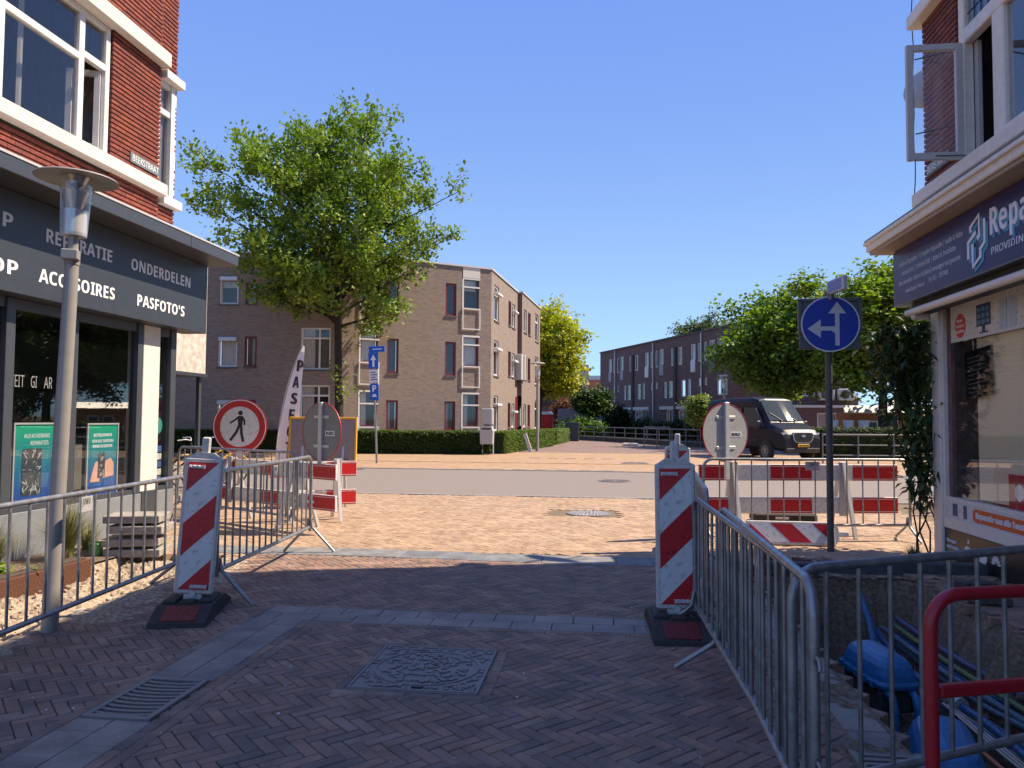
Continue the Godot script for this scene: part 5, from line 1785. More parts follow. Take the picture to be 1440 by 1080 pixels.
func make_plants() -> void:
	hedge("long clipped hedge in front of the middle of the apartments", [Vector3(-19.0, 0, -31.7), Vector3(-5.3, 0, -33.7)], 1.0, 0.8, 61, Color(0.045, 0.085, 0.012), Color(0.10, 0.15, 0.02), 330, "clipped hedges")
	hedge("clipped hedge running back along the side street past the utility box", [Vector3(-4.75, 0, -34.4), Vector3(-3.35, 0, -44.6)], 0.98, 0.8, 62, Color(0.07, 0.12, 0.016), Color(0.15, 0.20, 0.03), 320, "clipped hedges")
	hedge("far clipped hedge block beyond the gap by the red toilet cabin", [Vector3(-3.3, 0, -47.5), Vector3(-2.9, 0, -53.5)], 0.95, 0.8, 63, Color(0.07, 0.12, 0.016), Color(0.15, 0.20, 0.03), 220, "clipped hedges")
	hedge("dark hedge behind the grey railing right of the van", [Vector3(8.6, 0, -33.2), Vector3(22, 0, -34.0)], 1.25, 0.9, 64, Color(0.025, 0.05, 0.010), Color(0.06, 0.09, 0.015), 200, "clipped hedges")
	var rng := RandomNumberGenerator.new(); rng.seed = 71
	# ornamental grass at the shop plinth
	var specs := [[Vector3(-5.78, 0, -7.75), 0.72, 0.42, 620, "large sunlit ornamental grass clump behind the lamp post"], [Vector3(-5.95, 0, -6.9), 0.62, 0.40, 420, "shaggy grass clump at the shop plinth, left edge of the view"], [Vector3(-5.95, 0, -8.35), 0.42, 0.26, 180, "small grass tuft beside the stacked concrete tiles"]]
	for s in specs:
		var o := thing("ornamental_grass", s[4], "plant", s[0], 0.0, "grass clumps at the shop front")
		var mb := grass_tuft(rng, s[3], s[1], s[2])
		part("blades", mb, mat(L(0.20, 0.19, 0.07), 0.8), o)
		mb = grass_tuft(rng, int(s[3] * 0.6), s[1] * 0.8, s[2] * 0.8)
		part("blades", mb, mat(L(0.10, 0.13, 0.035), 0.8), o)
	var lw := thing("low_weeds", "low bright green weeds at the rusty edging near the left frame edge", "plant", Vector3(-5.55, 0.0, -6.35))
	var xf := []
	var cols := []
	for i in 60:
		xf.append(Transform3D(Basis(Vector3.UP, rng.randf() * TAU), Vector3(rng.randfn() * 0.12, 0.06 + rng.randf() * 0.05, rng.randfn() * 0.3)))
		cols.append(lcol(rng, Color(0.14, 0.22, 0.03), Color(0.28, 0.34, 0.07)))
	scatter("leaves", leaf_cluster(5, 8, 0.08, 0.06), M.leaf, xf, cols, lw)
	var mb2 := grass_tuft(rng, 120, 0.16, 0.16)
	tag(part("weed_tuft", mb2, mat(L(0.17, 0.17, 0.07), 0.8), self), "dry weed tuft at the foot of the creeper", "plant").position = Vector3(3.55, 0, -9.45)
	# creeper at the corner of the right shop
	var v := thing("climbing_plant", "dark leafy creeper hanging at the white corner post of the right shop", "plant", Vector3(3.80, 0, -9.74))
	var stems := MB.new()
	var tips := []
	for i in 6:
		var p := []
		var r := []
		var x0 := rng.randf_range(-0.05, 0.12)
		var z0 := rng.randf_range(-0.12, 0.08)
		var hh := rng.randf_range(1.6, 2.9)
		var outw := rng.randf_range(-0.5, 0.12) if i > 3 else rng.randf_range(-0.1, 0.1)
		for k in 12:
			var t := k / 11.0
			p.append(Vector3(x0 + outw * sin(t * PI * 0.5) * t + 0.07 * sin(t * 9.0 + i) + 0.03 * sin(t * 23.0 + i * 3.0), hh * t, z0 - 0.2 * t * (i % 3) * 0.5 + 0.05 * cos(t * 9.0 + i * 2.0)))
			r.append(lerpf(0.012, 0.003, t))
			if k > 3: tips.append(p[k])
		stems.tube(p, r, 6)
	part("stem", stems, M.bark, v)
	var lm := MB.new()
	lm.flat(Vector3(), Vector3(0.035, 0.012, 0.05), Vector3(0.0, -0.01, 0.13), Vector3.UP); lm.flat(Vector3(), Vector3(0.0, -0.01, 0.13), Vector3(-0.035, 0.012, 0.05), Vector3.UP)
	var leafmesh := lm.mesh()
	var greens := []
	for c in [Color(0.028, 0.05, 0.014), Color(0.04, 0.075, 0.018), Color(0.06, 0.10, 0.022), Color(0.02, 0.035, 0.012)]:
		var m := mat((c as Color).linear_to_srgb(), 0.5)
		m.backlight_enabled = true; m.backlight = Color(0.25, 0.32, 0.1)
		greens.append(m)
	var lx := []
	for i in 2100:
		var p: Vector3
		var t := rng.randf()
		if t < 0.30: p = tips[rng.randi() % tips.size()] + Vector3(rng.randfn(), rng.randfn(), rng.randfn()) * 0.09
		else:
			# the bulk hangs high, thinning out downwards
			var y := 2.75 - absf(rng.randfn()) * 0.75
			if y < 0.4: continue
			var wd := lerpf(0.07, 0.19, smoothstep(0.9, 2.4, y))
			p = Vector3(-0.12 * smoothstep(0.6, 2.4, y) + rng.randfn() * wd, y, -0.12 + rng.randfn() * 0.14)
			if p.x > 0.22: continue
		var b := Basis(Vector3.UP, rng.randf() * TAU) * Basis(Vector3.RIGHT, rng.randf_range(-0.2, 1.3))
		lx.append(Transform3D(b.scaled(Vector3.ONE * rng.randf_range(0.7, 1.3)), v.position + p))
	# leaves are placed in the plant's own axes
	var own := []
	for q in lx: own.append(Transform3D(q.basis, q.origin - v.position))
	var many := StandardMaterial3D.new()
	many.vertex_color_use_as_albedo = true; many.roughness = 0.5; many.backlight_enabled = true; many.backlight = Color(0.25, 0.32, 0.1)
	for i in own.size():
		if i < 300:
			var lo := part("leaf", leafmesh, greens[i % 4], v)
			lo.transform = own[i]
	var rest := own.slice(300)
	cols = []
	for q in rest: cols.append(lcol(rng, Color(0.022, 0.04, 0.012), Color(0.06, 0.10, 0.022)))
	scatter("foliage", leafmesh, many, rest, cols, v)

# ---------------------------------------------------------------- street furniture
func hat_lamp(label: String, base: Vector3, h: float, lean: Vector2, s := 1.0) -> void:
	var o := thing("street_lamp", label, "street lamp", base, 0.0, "street lamps with round hats")
	o.rotation = Vector3(lean.y, 0.4, -lean.x)
	var hp := h - 0.62 * s
	var mb := MB.new()
	mb.tube([Vector3(0, -0.25, 0), Vector3(0, 0.02, 0), Vector3(0, hp - 0.05, 0)], [0.062 * s, 0.060 * s, 0.050 * s], 20)
	part("pole", mb, M.lamp_grey, o)
	mb = MB.new()
	mb.lathe([Vector2(0, hp - 0.1), Vector2(0.055 * s, hp - 0.1), Vector2(0.055 * s, hp - 0.04), Vector2(0.038 * s, hp - 0.03), Vector2(0.038 * s, hp + 0.12 * s), Vector2(0, hp + 0.12 * s)], 20)
	mb.bbox(Vector3(0, hp - 0.035, 0.05), Vector3(0.12 * s, 0.08 * s, 0.09 * s), 0.008)
	part("collar", mb, M.lamp_grey, o)
	var y := hp + 0.12 * s
	mb = MB.new()
	mb.lathe([Vector2(0.0, y), Vector2(0.085 * s, y), Vector2(0.09 * s, y + 0.02), Vector2(0.085 * s, y + 0.20 * s), Vector2(0.0, y + 0.20 * s)], 24)
	part("gear_housing", mb, mat(L(0.60, 0.60, 0.58), 0.35, 0.4), o)
	mb = MB.new()
	mb.lathe([Vector2(0.094 * s, y - 0.005), Vector2(0.115 * s, y + 0.46 * s)], 28)
	mb.lathe([Vector2(0.112 * s, y + 0.46 * s), Vector2(0.091 * s, y - 0.005)], 28)
	part("lantern_glass", mb, M.clear, o)
	mb = MB.new()
	mb.lathe([Vector2(0.05 * s, y + 0.20 * s), Vector2(0.10 * s, y + 0.34 * s), Vector2(0.095 * s, y + 0.34 * s), Vector2(0.03 * s, y + 0.21 * s)], 24)
	mb.lathe([Vector2(0.0, y + 0.36 * s), Vector2(0.06 * s, y + 0.40 * s), Vector2(0.09 * s, y + 0.46 * s), Vector2(0, y + 0.46 * s)], 24)
	part("reflector", mb, mat(L(0.62, 0.61, 0.58), 0.25, 0.7), o)
	mb = MB.new()
	mb.lathe([Vector2(0.0, y + 0.462 * s), Vector2(0.10 * s, y + 0.462 * s), Vector2(0.285 * s, y + 0.435 * s), Vector2(0.295 * s, y + 0.44 * s), Vector2(0.285 * s, y + 0.452 * s), Vector2(0.10 * s, y + 0.50 * s), Vector2(0.03 * s, y + 0.52 * s), Vector2(0, y + 0.52 * s)], 40)
	part("hat", mb, M.lamp_grey, o)

func make_street_lamps() -> void:
	hat_lamp("grey street lamp with wide round hat rising out of the excavated sand on the left", Vector3(-3.97, 0, -5.18), 3.36, Vector2(0.025, 0.0), 0.96)
	hat_lamp("distant street lamp with round hat at the corner of the apartment hedge", Vector3(-3.25, 0, -37.5), 4.35, Vector2(), 1.35)
	hat_lamp("distant street lamp with round hat in front of the terrace, above the dark van", Vector3(6.8, 0, -45.0), 4.05, Vector2(), 1.35)

func crowd_barrier(a: Vector3, b: Vector3, h: float, nb: int, label: String, lean := 0.0, plate := true, feet := true, hb := 0.20) -> Node3D:
	var d := b - a
	var len := Vector2(d.x, d.z).length()
	var o := thing("crowd_barrier", label, "crowd barrier", a, atan2(-d.z, d.x), "galvanised crowd barriers")
	o.rotation.x = lean
	var r := 0.12
	var R := 0.0185
	var mb := MB.new()
	var X := Vector3(1, 0, 0)
	var Y := Vector3(0, 1, 0)
	var pts := [Vector3(0, hb - 0.05, 0)]
	pts.append_array(arc_pts(Vector3(r, h - r, 0), X, Y, r, PI, PI * 0.5, 7))
	pts.append_array(arc_pts(Vector3(len - r, h - r, 0), X, Y, r, PI * 0.5, 0.0, 7))
	pts.append(Vector3(len, hb - 0.05, 0))
	mb.tube(pts, R, 12)
	part("frame", mb, M.galv, o)
	mb = MB.new()
	mb.cyl(Vector3(-0.01, hb, 0), Vector3(len + 0.01, hb, 0), R, R, 12)
	part("bottom_rail", mb, M.galv, o)
	var bm := MB.new()
	bm.cyl(Vector3(0, hb, 0), Vector3(0, h, 0), 0.0095, 0.0095, 8, false)
	var bmesh := bm.mesh()
	for i in nb:
		part("bar", bmesh, M.galv, o).position.x = len * (i + 1) / (nb + 1)
	if feet:
		for x in [0.03, len - 0.03]:
			for s in [-1, 1]:
				mb = MB.new()
				mb.tube([Vector3(x, hb + 0.10, 0.012 * s), Vector3(x, hb, 0.03 * s), Vector3(x, hb - 0.04, 0.07 * s), Vector3(x, 0.016, 0.29 * s)], 0.0155, 10)
				part("leg", mb, M.galv, o)
	for y in [h - 0.26, hb + 0.2]:
		mb = MB.new()
		mb.tube(arc_pts(Vector3(len + 0.045, y, 0), X, Y, 0.028, PI, -0.2, 8), 0.007, 6)
		part("hook", mb, M.galv, o)
	if plate:
		mb = MB.new()
		var px := len * 0.5
		mb.bbox(Vector3(px + 0.07, h - 0.085, 0), Vector3(len / (nb + 1) - 0.02, 0.11, 0.006), 0.002)
		var p := part("name_plate", mb, M.sign_back, o)
		words("JUWO", 0.045, Transform3D(Basis(), Vector3()), px + 0.02, h - 0.10, M.steel_dark, p, 0.10, true, 0.010).position.z = -0.001
	return o

func marker_board(label: String, at: Vector3, turn: float, lean: Vector2, base := true, h := 1.0, w := 0.235, cat := "marker board") -> Node3D:
	var o := thing("marker_board", label, cat, at, turn, "red and white marker boards")
	var y0 := 0.13
	var P := Node3D.new()
	var Lx := Transform3D(Basis(Vector3.BACK, lean.x) * Basis(Vector3.RIGHT, lean.y), Vector3(0, 0.06, 0))
	var I := Lx
	var mb := MB.new()
	fbox(mb, I, -w * 0.5 - 0.03, w * 0.5 + 0.03, y0 - 0.035, y0 + h + 0.035, -0.03, 0.022, 0.012)
	mb.prism(PackedVector2Array([Vector2(-w * 0.5 - 0.01, y0 + h + 0.034), Vector2(w * 0.5 + 0.01, y0 + h + 0.034), Vector2(0.07, y0 + h + 0.075), Vector2(-0.07, y0 + h + 0.075)]), I, -0.028, 0.018)
	fbox(mb, I, -0.032, 0.032, y0 + h + 0.06, y0 + h + 0.20, -0.025, 0.015, 0.01)
	fbox(mb, I, -0.07, 0.07, y0 - 0.08, y0 - 0.034, -0.025, 0.015, 0.008)
	mb.cyl(I * Vector3(0, y0 - 0.03, 0.012), I * Vector3(0, y0 - 0.03, 0.03), 0.03, 0.026, 16)
	part("panel", mb, M.plastic_grey, o)
	mb = MB.new()
	fbox(mb, I, -w * 0.5, w * 0.5, y0, y0 + h, 0.0, 0.0235)
	var sh := part("white_film", mb, M.film_white, o)
	var l := -w * 0.5
	var r := w * 0.5
	var t := y0 + h
	for s in [[[l, t], [r, t], [l, t - 0.235 * h]], [[l, t - 0.485 * h], [r, t - 0.255 * h], [r, t - 0.51 * h], [l, t - 0.74 * h]], [[l, t - 0.998 * h], [r, t - 0.76 * h], [r, t - 0.999 * h]]]:
		var poly := PackedVector2Array()
		for q in s: poly.append(Vector2(q[0], q[1]))
		mb = MB.new()
		mb.prism(poly, I, 0.022, 0.0245)
		part("red_stripe", mb, M.red, o)
	words("[KONINGS]", 0.022, I, l + 0.012, t - 0.045, M.text_white, sh, 0.12, true, 0.052)
	words("[KONINGS]", 0.022, I, r - 0.135, y0 + 0.022, M.text_white, sh, 0.12, true, 0.052)
	if base:
		mb = MB.new()
		var prof := PackedVector2Array([Vector2(-0.42, 0.004), Vector2(0.42, 0.004), Vector2(0.41, 0.035), Vector2(0.20, 0.115), Vector2(-0.20, 0.115), Vector2(-0.41, 0.035)])
		mb.prism(prof, Transform3D(Basis(Vector3(0, 0, 1), Vector3(0, 1, 0), Vector3(-1, 0, 0)), Vector3()), -0.205, 0.205)
		mb.bbox(Vector3(-0.13, 0.125, 0), Vector3(0.10, 0.03, 0.3), 0.008); mb.bbox(Vector3(0.13, 0.125, 0), Vector3(0.10, 0.03, 0.3), 0.008)
		mb.bbox(Vector3(0, 0.122, 0.12), Vector3(0.12, 0.025, 0.1), 0.008); mb.bbox(Vector3(0, 0.122, -0.12), Vector3(0.12, 0.025, 0.1), 0.008)
		var bs := part("rubber_foot", mb, M.rubber, o)
		for s in [1, -1]:
			mb = MB.new()
			var sl := atan2(0.08, 0.21)
			mb.bbox(Vector3(0.0, 0.078, 0.305 * s), Vector3(0.25, 0.012, 0.19), 0.003, Basis(Vector3.RIGHT, sl * s))
			part("red_reflector", mb, mat(L(0.30, 0.03, 0.03), 0.6, 0, "dirt", 2.0), bs)
	P.free()
	return o

func fence_boards(label: String, a: Vector3, b: Vector3, ys: Array, ph: float, pattern: Array, bright: bool, legs: Array, lz := 1.0) -> Node3D:
	# two red and white boards on folding trestles
	var d := b - a
	var len := Vector2(d.x, d.z).length()
	var o := thing("board_barrier", label, "road barrier", a, atan2(-d.z, d.x), "red and white board barriers")
	var I := Transform3D()
	for y in ys:
		var mb := MB.new()
		fbox(mb, I, 0, len, y - ph * 0.5, y + ph * 0.5, -0.018, 0.018, 0.004)
		fbox(mb, I, 0, len, y + ph * 0.5 - 0.03, y + ph * 0.5 - 0.022, 0.018, 0.024); fbox(mb, I, 0, len, y - ph * 0.5 + 0.022, y - ph * 0.5 + 0.03, 0.018, 0.024)
		var p := part("board", mb, M.film_white, o)
		var u := 0.0
		for k in pattern:
			var w: float = absf(k) * len
			if k > 0.0:
				mb = MB.new()
				fbox(mb, I, u + 0.004, u + w - 0.004, y - ph * 0.5 + 0.006, y + ph * 0.5 - 0.006, -0.0215, 0.0215)
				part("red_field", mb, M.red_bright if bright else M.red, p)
			u += w
	for x in legs:
		for s in [-1, 1]:
			var mb := MB.new()
			bar(mb, I, Vector3(x, ys[0] + ph * 0.5 + 0.02, 0.045 * s), Vector3(x, 0.0, 0.36 * s), 0.045)
			part("leg", mb, M.galv_light, o)
		var mb2 := MB.new()
		fbox(mb2, I, x - 0.06, x + 0.06, ys[1] - ph * 0.5 - 0.03, ys[0] + ph * 0.5 + 0.04, 0.026 * lz, 0.056 * lz, 0.006)
		part("board_holder", mb2, M.sign_back, o)
	return o

func round_sign(called: String, label: String, at: Vector3, turn: float, r: float, face: Material, rim: Material, back: Material, rim_w: float, cat := "traffic sign") -> Node3D:
	# disc facing +z of its own axes
	var o := thing(called, label, cat, at, turn)
	var mb := MB.new()
	mb.prism(circle(r, 56), Transform3D(), -0.004, 0.0)
	part("disc", mb, face, o)
	mb = MB.new()
	var R := Transform3D(Basis(Vector3.RIGHT, PI * 0.5), Vector3())
	mb.lathe([Vector2(r - rim_w, 0.001), Vector2(r + 0.004, 0.001), Vector2(r + 0.004, -0.010), Vector2(r - 0.004, -0.010), Vector2(r - 0.004, -0.0065)], 56, R)
	part("rim", mb, rim, o)
	mb = MB.new()
	mb.prism(circle(r - 0.006, 48), Transform3D(), -0.0062, -0.0045)
	part("back_plate", mb, back, o)
	return o

func make_barriers() -> void:
	crowd_barrier(Vector3(-3.55, 0, -3.45), Vector3(-3.855, 0, -6.75), 1.0, 17, "crowd barrier beside the excavated sand in front of the lamp post, left edge", 0.0, true, true, 0.23)
	crowd_barrier(Vector3(-3.15, 0, -6.02), Vector3(-3.37, 0, -8.6), 1.1, 15, "crowd barrier behind the left marker board with its far legs on the kerb slabs", 0.0, true, true, 0.29)
	crowd_barrier(Vector3(-6.75, 0, -11.6), Vector3(-4.2, 0, -10.12), 1.07, 16, "crowd barrier across the view under the no pedestrians sign", 0.0, false)
	crowd_barrier(Vector3(0.96, 0, -8.8), Vector3(0.765, 0, -5.95), 1.02, 14, "farthest crowd barrier of the right row, behind the upright marker board", 0.0, false)
	crowd_barrier(Vector3(0.665, 0, -5.84), Vector3(0.735, 0, -2.95), 0.975, 14, "crowd barrier doubled up on the trench side of the nearest barrier row", 0.0, false)
	crowd_barrier(Vector3(0.73, 0, -4.97), Vector3(0.70, 0, -2.72), 1.0, 14, "nearest crowd barrier along the street edge, its rounded end close to the camera")
	crowd_barrier(Vector3(0.69, 0, -2.98), Vector3(2.85, 0, -4.2), 1.0, 14, "crowd barrier across the trench behind the red tube frame", 0.0, false, false)
	crowd_barrier(Vector3(1.27, 0, -10.18), Vector3(3.97, 0, -10.66), 1.05, 12, "crowd barrier in front of the long red and white boards beyond the trench")
	# red tube frame
	var o := thing("red_tube_barrier", "red square tube barrier frame in the lower right corner", "barrier", Vector3(0.905, 0, -2.30), atan2(0.62, 1.8))
	var mb := MB.new()
	var X := Vector3(1, 0, 0)
	var Y := Vector3(0, 1, 0)
	var pts := [Vector3(0, 0.02, 0)]
	pts.append_array(arc_pts(Vector3(0.09, 0.975, 0), X, Y, 0.09, PI, PI * 0.5, 7))
	pts.append_array(arc_pts(Vector3(1.85, 0.975, 0), X, Y, 0.09, PI * 0.5, 0, 7))
	pts.append(Vector3(1.94, 0.02, 0))
	mb.tube(pts, 0.0185, 12)
	part("frame", mb, M.red_frame, o)
	mb = MB.new()
	mb.bbox(Vector3(0.97, 0.80, 0), Vector3(1.90, 0.036, 0.03), 0.006)
	part("cross_rail", mb, M.red_frame, o)
	mb = MB.new()
	mb.bbox(Vector3(0.97, 0.30, 0), Vector3(1.90, 0.036, 0.03), 0.006)
	part("cross_rail", mb, M.red_frame, o)
	# marker boards
	marker_board("tilted red and white marker board on a rubber foot, left of the street", Vector3(-3.22, 0, -5.78), 0.25, Vector2(-0.055, -0.03))
	marker_board("upright red and white marker board on a rubber foot, right of the street", Vector3(0.535, 0, -5.86), 0.03, Vector2(0.012, 0.0))
	marker_board("smaller looking marker board farther back, its top showing above the right one", Vector3(0.86, 0, -9.3), -0.05, Vector2(0, 0.0))
	o = marker_board("marker board lying on its long edge below the red and white boards", Vector3(1.52, 0.0, -10.02), 0.0, Vector2(), false)
	o.transform = Transform3D(Basis(Vector3.RIGHT, -0.3) * Basis(Vector3.BACK, -PI * 0.5), Vector3(1.62, 0.15, -10.02))
	# board barriers
	fence_boards("long red and white board barrier closing the side road at right", Vector3(1.26, 0, -10.62), Vector3(3.97, 0, -11.1), [0.85, 0.41], 0.22, [0.145, -0.21, 0.21, -0.205, 0.23], false, [0.46, 1.98], 1.0)
	var f := fence_boards("nearer board barrier on the left, its dark red end facing the camera", Vector3(-5.95, 0, -11.24), Vector3(-3.52, 0, -9.88), [0.82, 0.41], 0.21, [0.2, -0.22, 0.16, -0.21, 0.21], false, [0.45, 2.0], 1.0)
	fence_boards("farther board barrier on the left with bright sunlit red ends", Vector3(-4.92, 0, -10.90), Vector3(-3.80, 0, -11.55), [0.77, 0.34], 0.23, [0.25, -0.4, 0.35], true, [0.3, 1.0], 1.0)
	var fr := get_node("board_barrier")
	words("BUKO", 0.05, Transform3D(Basis(Vector3.UP, PI), Vector3()), -2.60, 0.39, M.text_white, fr.get_node("board2"), 0.15, true, 0.048)
	words("BUKO", 0.04, Transform3D(), 2.25, 0.39, M.text_white, f.get_node("board"), 0.12, true, 0.046)
	# black rubber feet stacked below the right boards
	for i in 2:
		o = thing("rubber_foot_block", ["black rubber barrier foot lying under the right board barrier, lower one", "black rubber barrier foot lying on another under the right board barrier"][i], "barrier foot", Vector3(2.45 + i * 0.05, 0.0 + i * 0.13, -11.3))
		mb = MB.new()
		mb.bbox(Vector3(0, 0.065, 0), Vector3(0.85, 0.128, 0.4), 0.02)
		part("block", mb, M.rubber, o)
		mb = MB.new()
		mb.bbox(Vector3(-0.05, 0.07, 0.203), Vector3(0.18, 0.03, 0.01), 0.002)
		part("reflector", mb, M.film_white, o)

func make_signs() -> void:
	# no pedestrians
	var o := round_sign("no_pedestrians_sign", "round red and white sign with a black walking figure, left", Vector3(-5.59, 1.40, -11.3), 0.05, 0.425, M.film_white, M.red, M.sign_back, 0.115)
	var mb := MB.new()
	mb.lathe([Vector2(0.30, 0.0), Vector2(0.305, 0.0015), Vector2(0.40, 0.0015), Vector2(0.402, 0.0)], 56, Transform3D(Basis(Vector3.RIGHT, PI * 0.5), Vector3()))
	mb = MB.new()
	mb.lathe([Vector2(0.405, 0.0012), Vector2(0.405, 0.003), Vector2(0.418, 0.003), Vector2(0.418, 0.0012)], 56, Transform3D(Basis(Vector3.RIGHT, PI * 0.5), Vector3()))
	part("white_edge_line", mb, M.text_white, o)
	var s := 0.425
	var fig := [circle(0.085 * s, 24, Vector2(0.02, 0.505) * s),
		PackedVector2Array([Vector2(-0.10, 0.35), Vector2(-0.03, 0.40), Vector2(0.10, 0.39), Vector2(0.15, 0.32), Vector2(0.11, 0.16), Vector2(0.10, 0.02), Vector2(-0.06, 0.02), Vector2(-0.07, 0.18)])]
	for q in [[[-0.06, 0.35], [-0.18, 0.24], [-0.37, 0.13]], [[0.11, 0.35], [0.18, 0.21], [0.175, 0.06]], [[-0.01, 0.05], [-0.12, -0.20], [-0.34, -0.50]], [[0.06, 0.04], [0.07, -0.22], [0.14, -0.54]]]:
		var l := []
		for p in q: l.append(Vector2(p[0], p[1]) * s)
		fig.append(strokes(l, (0.065 if q[1][1] > 0 else 0.10) * s))
	var body: Array = [fig[1]]
	mb = MB.new()
	var k := 0
	for p in fig:
		var q := PackedVector2Array()
		for v in p: q.append(v * (s if k == 1 else 1.0))
		mb.prism(q, Transform3D(), 0.0004, 0.002 + k * 0.0002, false)
		k += 1
	part("walking_figure", mb, M.black, o)
	mb = MB.new()
	mb.bbox(Vector3(0, -0.30, -0.03), Vector3(0.05, 1.15, 0.03), 0.004)
	mb.bbox(Vector3(0, -0.435, 0.006), Vector3(0.13, 0.12, 0.01), 0.004)
	part("bracket", mb, M.galv_light, o)
	# round sign seen from behind, left
	o = round_sign("round_sign_back", "back of a round traffic sign on the nearer left board barrier", Vector3(-3.84, 1.36, -10.16), 0.0, 0.40, M.film_white, M.red, mat(L(0.26, 0.26, 0.26), 0.55, 0.2, "soft", 3.0), 0.06)
	o.rotation.y = PI - 0.52
	sign_back_fit(o, true)
	# and right
	o = round_sign("round_sign_back", "back of a round traffic sign beside the right board barrier, left of the van", Vector3(1.59, 1.39, -10.45), 0.0, 0.385, M.film_white, M.red, M.sign_back, 0.06)
	o.rotation.y = PI + 0.58
	sign_back_fit(o, false)
	# yellow framed board from behind
	o = thing("yellow_text_board", "grey back of a yellow framed road sign board leaning behind the left barriers", "road sign", Vector3(-5.40, 0.66, -12.7), 0.06)
	o.rotation = Vector3(-0.06, 0.10, 0.0)
	mb = MB.new()
	var I := Transform3D()
	fbox(mb, I, 0.03, 1.15, 0.03, 0.87, -0.02, 0.0)
	part("board_back", mb, M.board_grey, o)
	mb = MB.new()
	fbox(mb, I, 0, 1.18, 0, 0.035, -0.03, 0.02, 0.006); fbox(mb, I, 0, 1.18, 0.865, 0.90, -0.03, 0.02, 0.006)
	fbox(mb, I, 0, 0.035, 0.035, 0.865, -0.03, 0.02, 0.006); fbox(mb, I, 1.145, 1.18, 0.035, 0.865, -0.03, 0.02, 0.006)
	part("yellow_frame", mb, M.yellow_frame, o)
	mb = MB.new()
	fbox(mb, I, 0.80, 1.04, 0.10, 0.18, 0.0, 0.006)
	var st := part("sticker", mb, mat(L(0.10, 0.012, 0.02), 0.5), o)
	words("BUKO", 0.05, I, 0.82, 0.115, M.text_white, st, 0.20, true, 0.016)
	mb = MB.new()
	bar(mb, I, Vector3(0.25, 0.4, -0.05), Vector3(0.25, -0.64, -0.30), 0.04); bar(mb, I, Vector3(0.95, 0.4, -0.05), Vector3(0.95, -0.64, -0.30), 0.04)
	bar(mb, I, Vector3(0.25, 0.4, -0.01), Vector3(0.25, -0.63, 0.15), 0.04); bar(mb, I, Vector3(0.95, 0.4, -0.01), Vector3(0.95, -0.63, 0.15), 0.04)
	part("stand", mb, M.galv_light, o)
	# beach flag
	o = thing("beach_flag", "white curved beach flag with dark letters PASFOT down its length", "advertising flag", Vector3(-5.56, 0, -12.8))
	mb = MB.new()
	mb.lathe([Vector2(0, 0.0), Vector2(0.24, 0.0), Vector2(0.25, 0.05), Vector2(0.20, 0.09), Vector2(0.05, 0.10), Vector2(0, 0.16)], 28)
	part("base", mb, mat(L(0.4, 0.4, 0.4), 0.5, 0.2), o)
	mb = MB.new()
	var pole := []
	for i in 13:
		var t := i / 12.0
		pole.append(Vector3(-0.12 + 0.05 * t + 0.42 * t * t * t, 0.1 + 2.70 * t, 0))
	mb.tube(pole, 0.012, 8)
	part("pole", mb, M.galv_light, o)
	mb = MB.new()
	var le := []
	var ri := []
	for i in 25:
		var t := i / 24.0
		var y := lerpf(0.30, 2.80, t)
		var tt := (y - 0.1) / 2.7
		var x0 := -0.105 + 0.05 * tt + 0.42 * tt * tt * tt
		var w := 0.38 * (1.0 - pow(t, 3.2) * 0.97) * lerpf(0.92, 1.0, t)
		var zz := 0.02 * sin(t * 7.0)
		le.append(Vector3(x0, y, zz)); ri.append(Vector3(x0 + w, y + 0.02 * sin(t * 5.0), -zz * 0.6 + 0.015 * sin(t * 11.0)))
	for i in 24: mb.quad(le[i], ri[i], ri[i + 1], le[i + 1], Vector3(0, 0, 1))
	var cl := mat(L(0.84, 0.81, 0.82), 0.8)
	cl.backlight_enabled = true; cl.backlight = Color(0.5, 0.48, 0.5)
	var fl := part("cloth", mb, cl, o)
	var ink := mat(L(0.07, 0.045, 0.06), 0.7)
	var ls := "PASFOTO"
	for i in 7:
		var y := 2.29 - i * 0.285
		var tt := (y + 0.08 - 0.1) / 2.7
		var x0 := -0.105 + 0.05 * tt + 0.42 * tt * tt * tt
		words(ls[i], 0.19, Transform3D(Basis(Vector3.BACK, -0.08), Vector3()), 0, 0, ink, fl, 0.115 if i != 3 else 0.09, true, 0.03).position = Vector3(x0 + (0.38 * (1.0 - pow((y + 0.05 - 0.3) / 2.5, 3.2) * 0.97) - 0.105) * 0.5, y, 0.012)
	# blue direction sign at the trench end
	o = thing("direction_sign", "round blue sign with white arrows ahead and left on a grey pole", "traffic sign", Vector3(2.685, 0, -9.64), -0.05)
	mb = MB.new()
	mb.tube([Vector3(0, -0.1, 0), Vector3(0, 3.12, 0)], 0.040, 16)
	part("pole", mb, mat(L(0.20, 0.20, 0.205), 0.55, 0.4, "dirt", 2.5), o)
	var S := Transform3D(Basis(), Vector3(0, 2.71, 0))
	mb = MB.new()
	fbox(mb, S, -0.35, 0.35, -0.30, 0.295, 0.04, 0.075, 0.01)
	for x in [-0.34, 0.34]: fbox(mb, S, x - 0.022, x + 0.022, -0.10, 0.305, 0.045, 0.10, 0.006)
	fbox(mb, S, -0.362, 0.362, 0.275, 0.315, 0.045, 0.10, 0.006)
	part("backing_box", mb, mat(L(0.085, 0.095, 0.105), 0.5), o)
	mb = MB.new()
	mb.prism(circle(0.335, 56), S, 0.10, 0.112)
	part("white_rim", mb, mat(L(0.60, 0.60, 0.62), 0.45), o)
	mb = MB.new()
	mb.prism(circle(0.318, 56), S, 0.108, 0.1135)
	var d := part("blue_disc", mb, M.sign_blue, o)
	mb = MB.new()
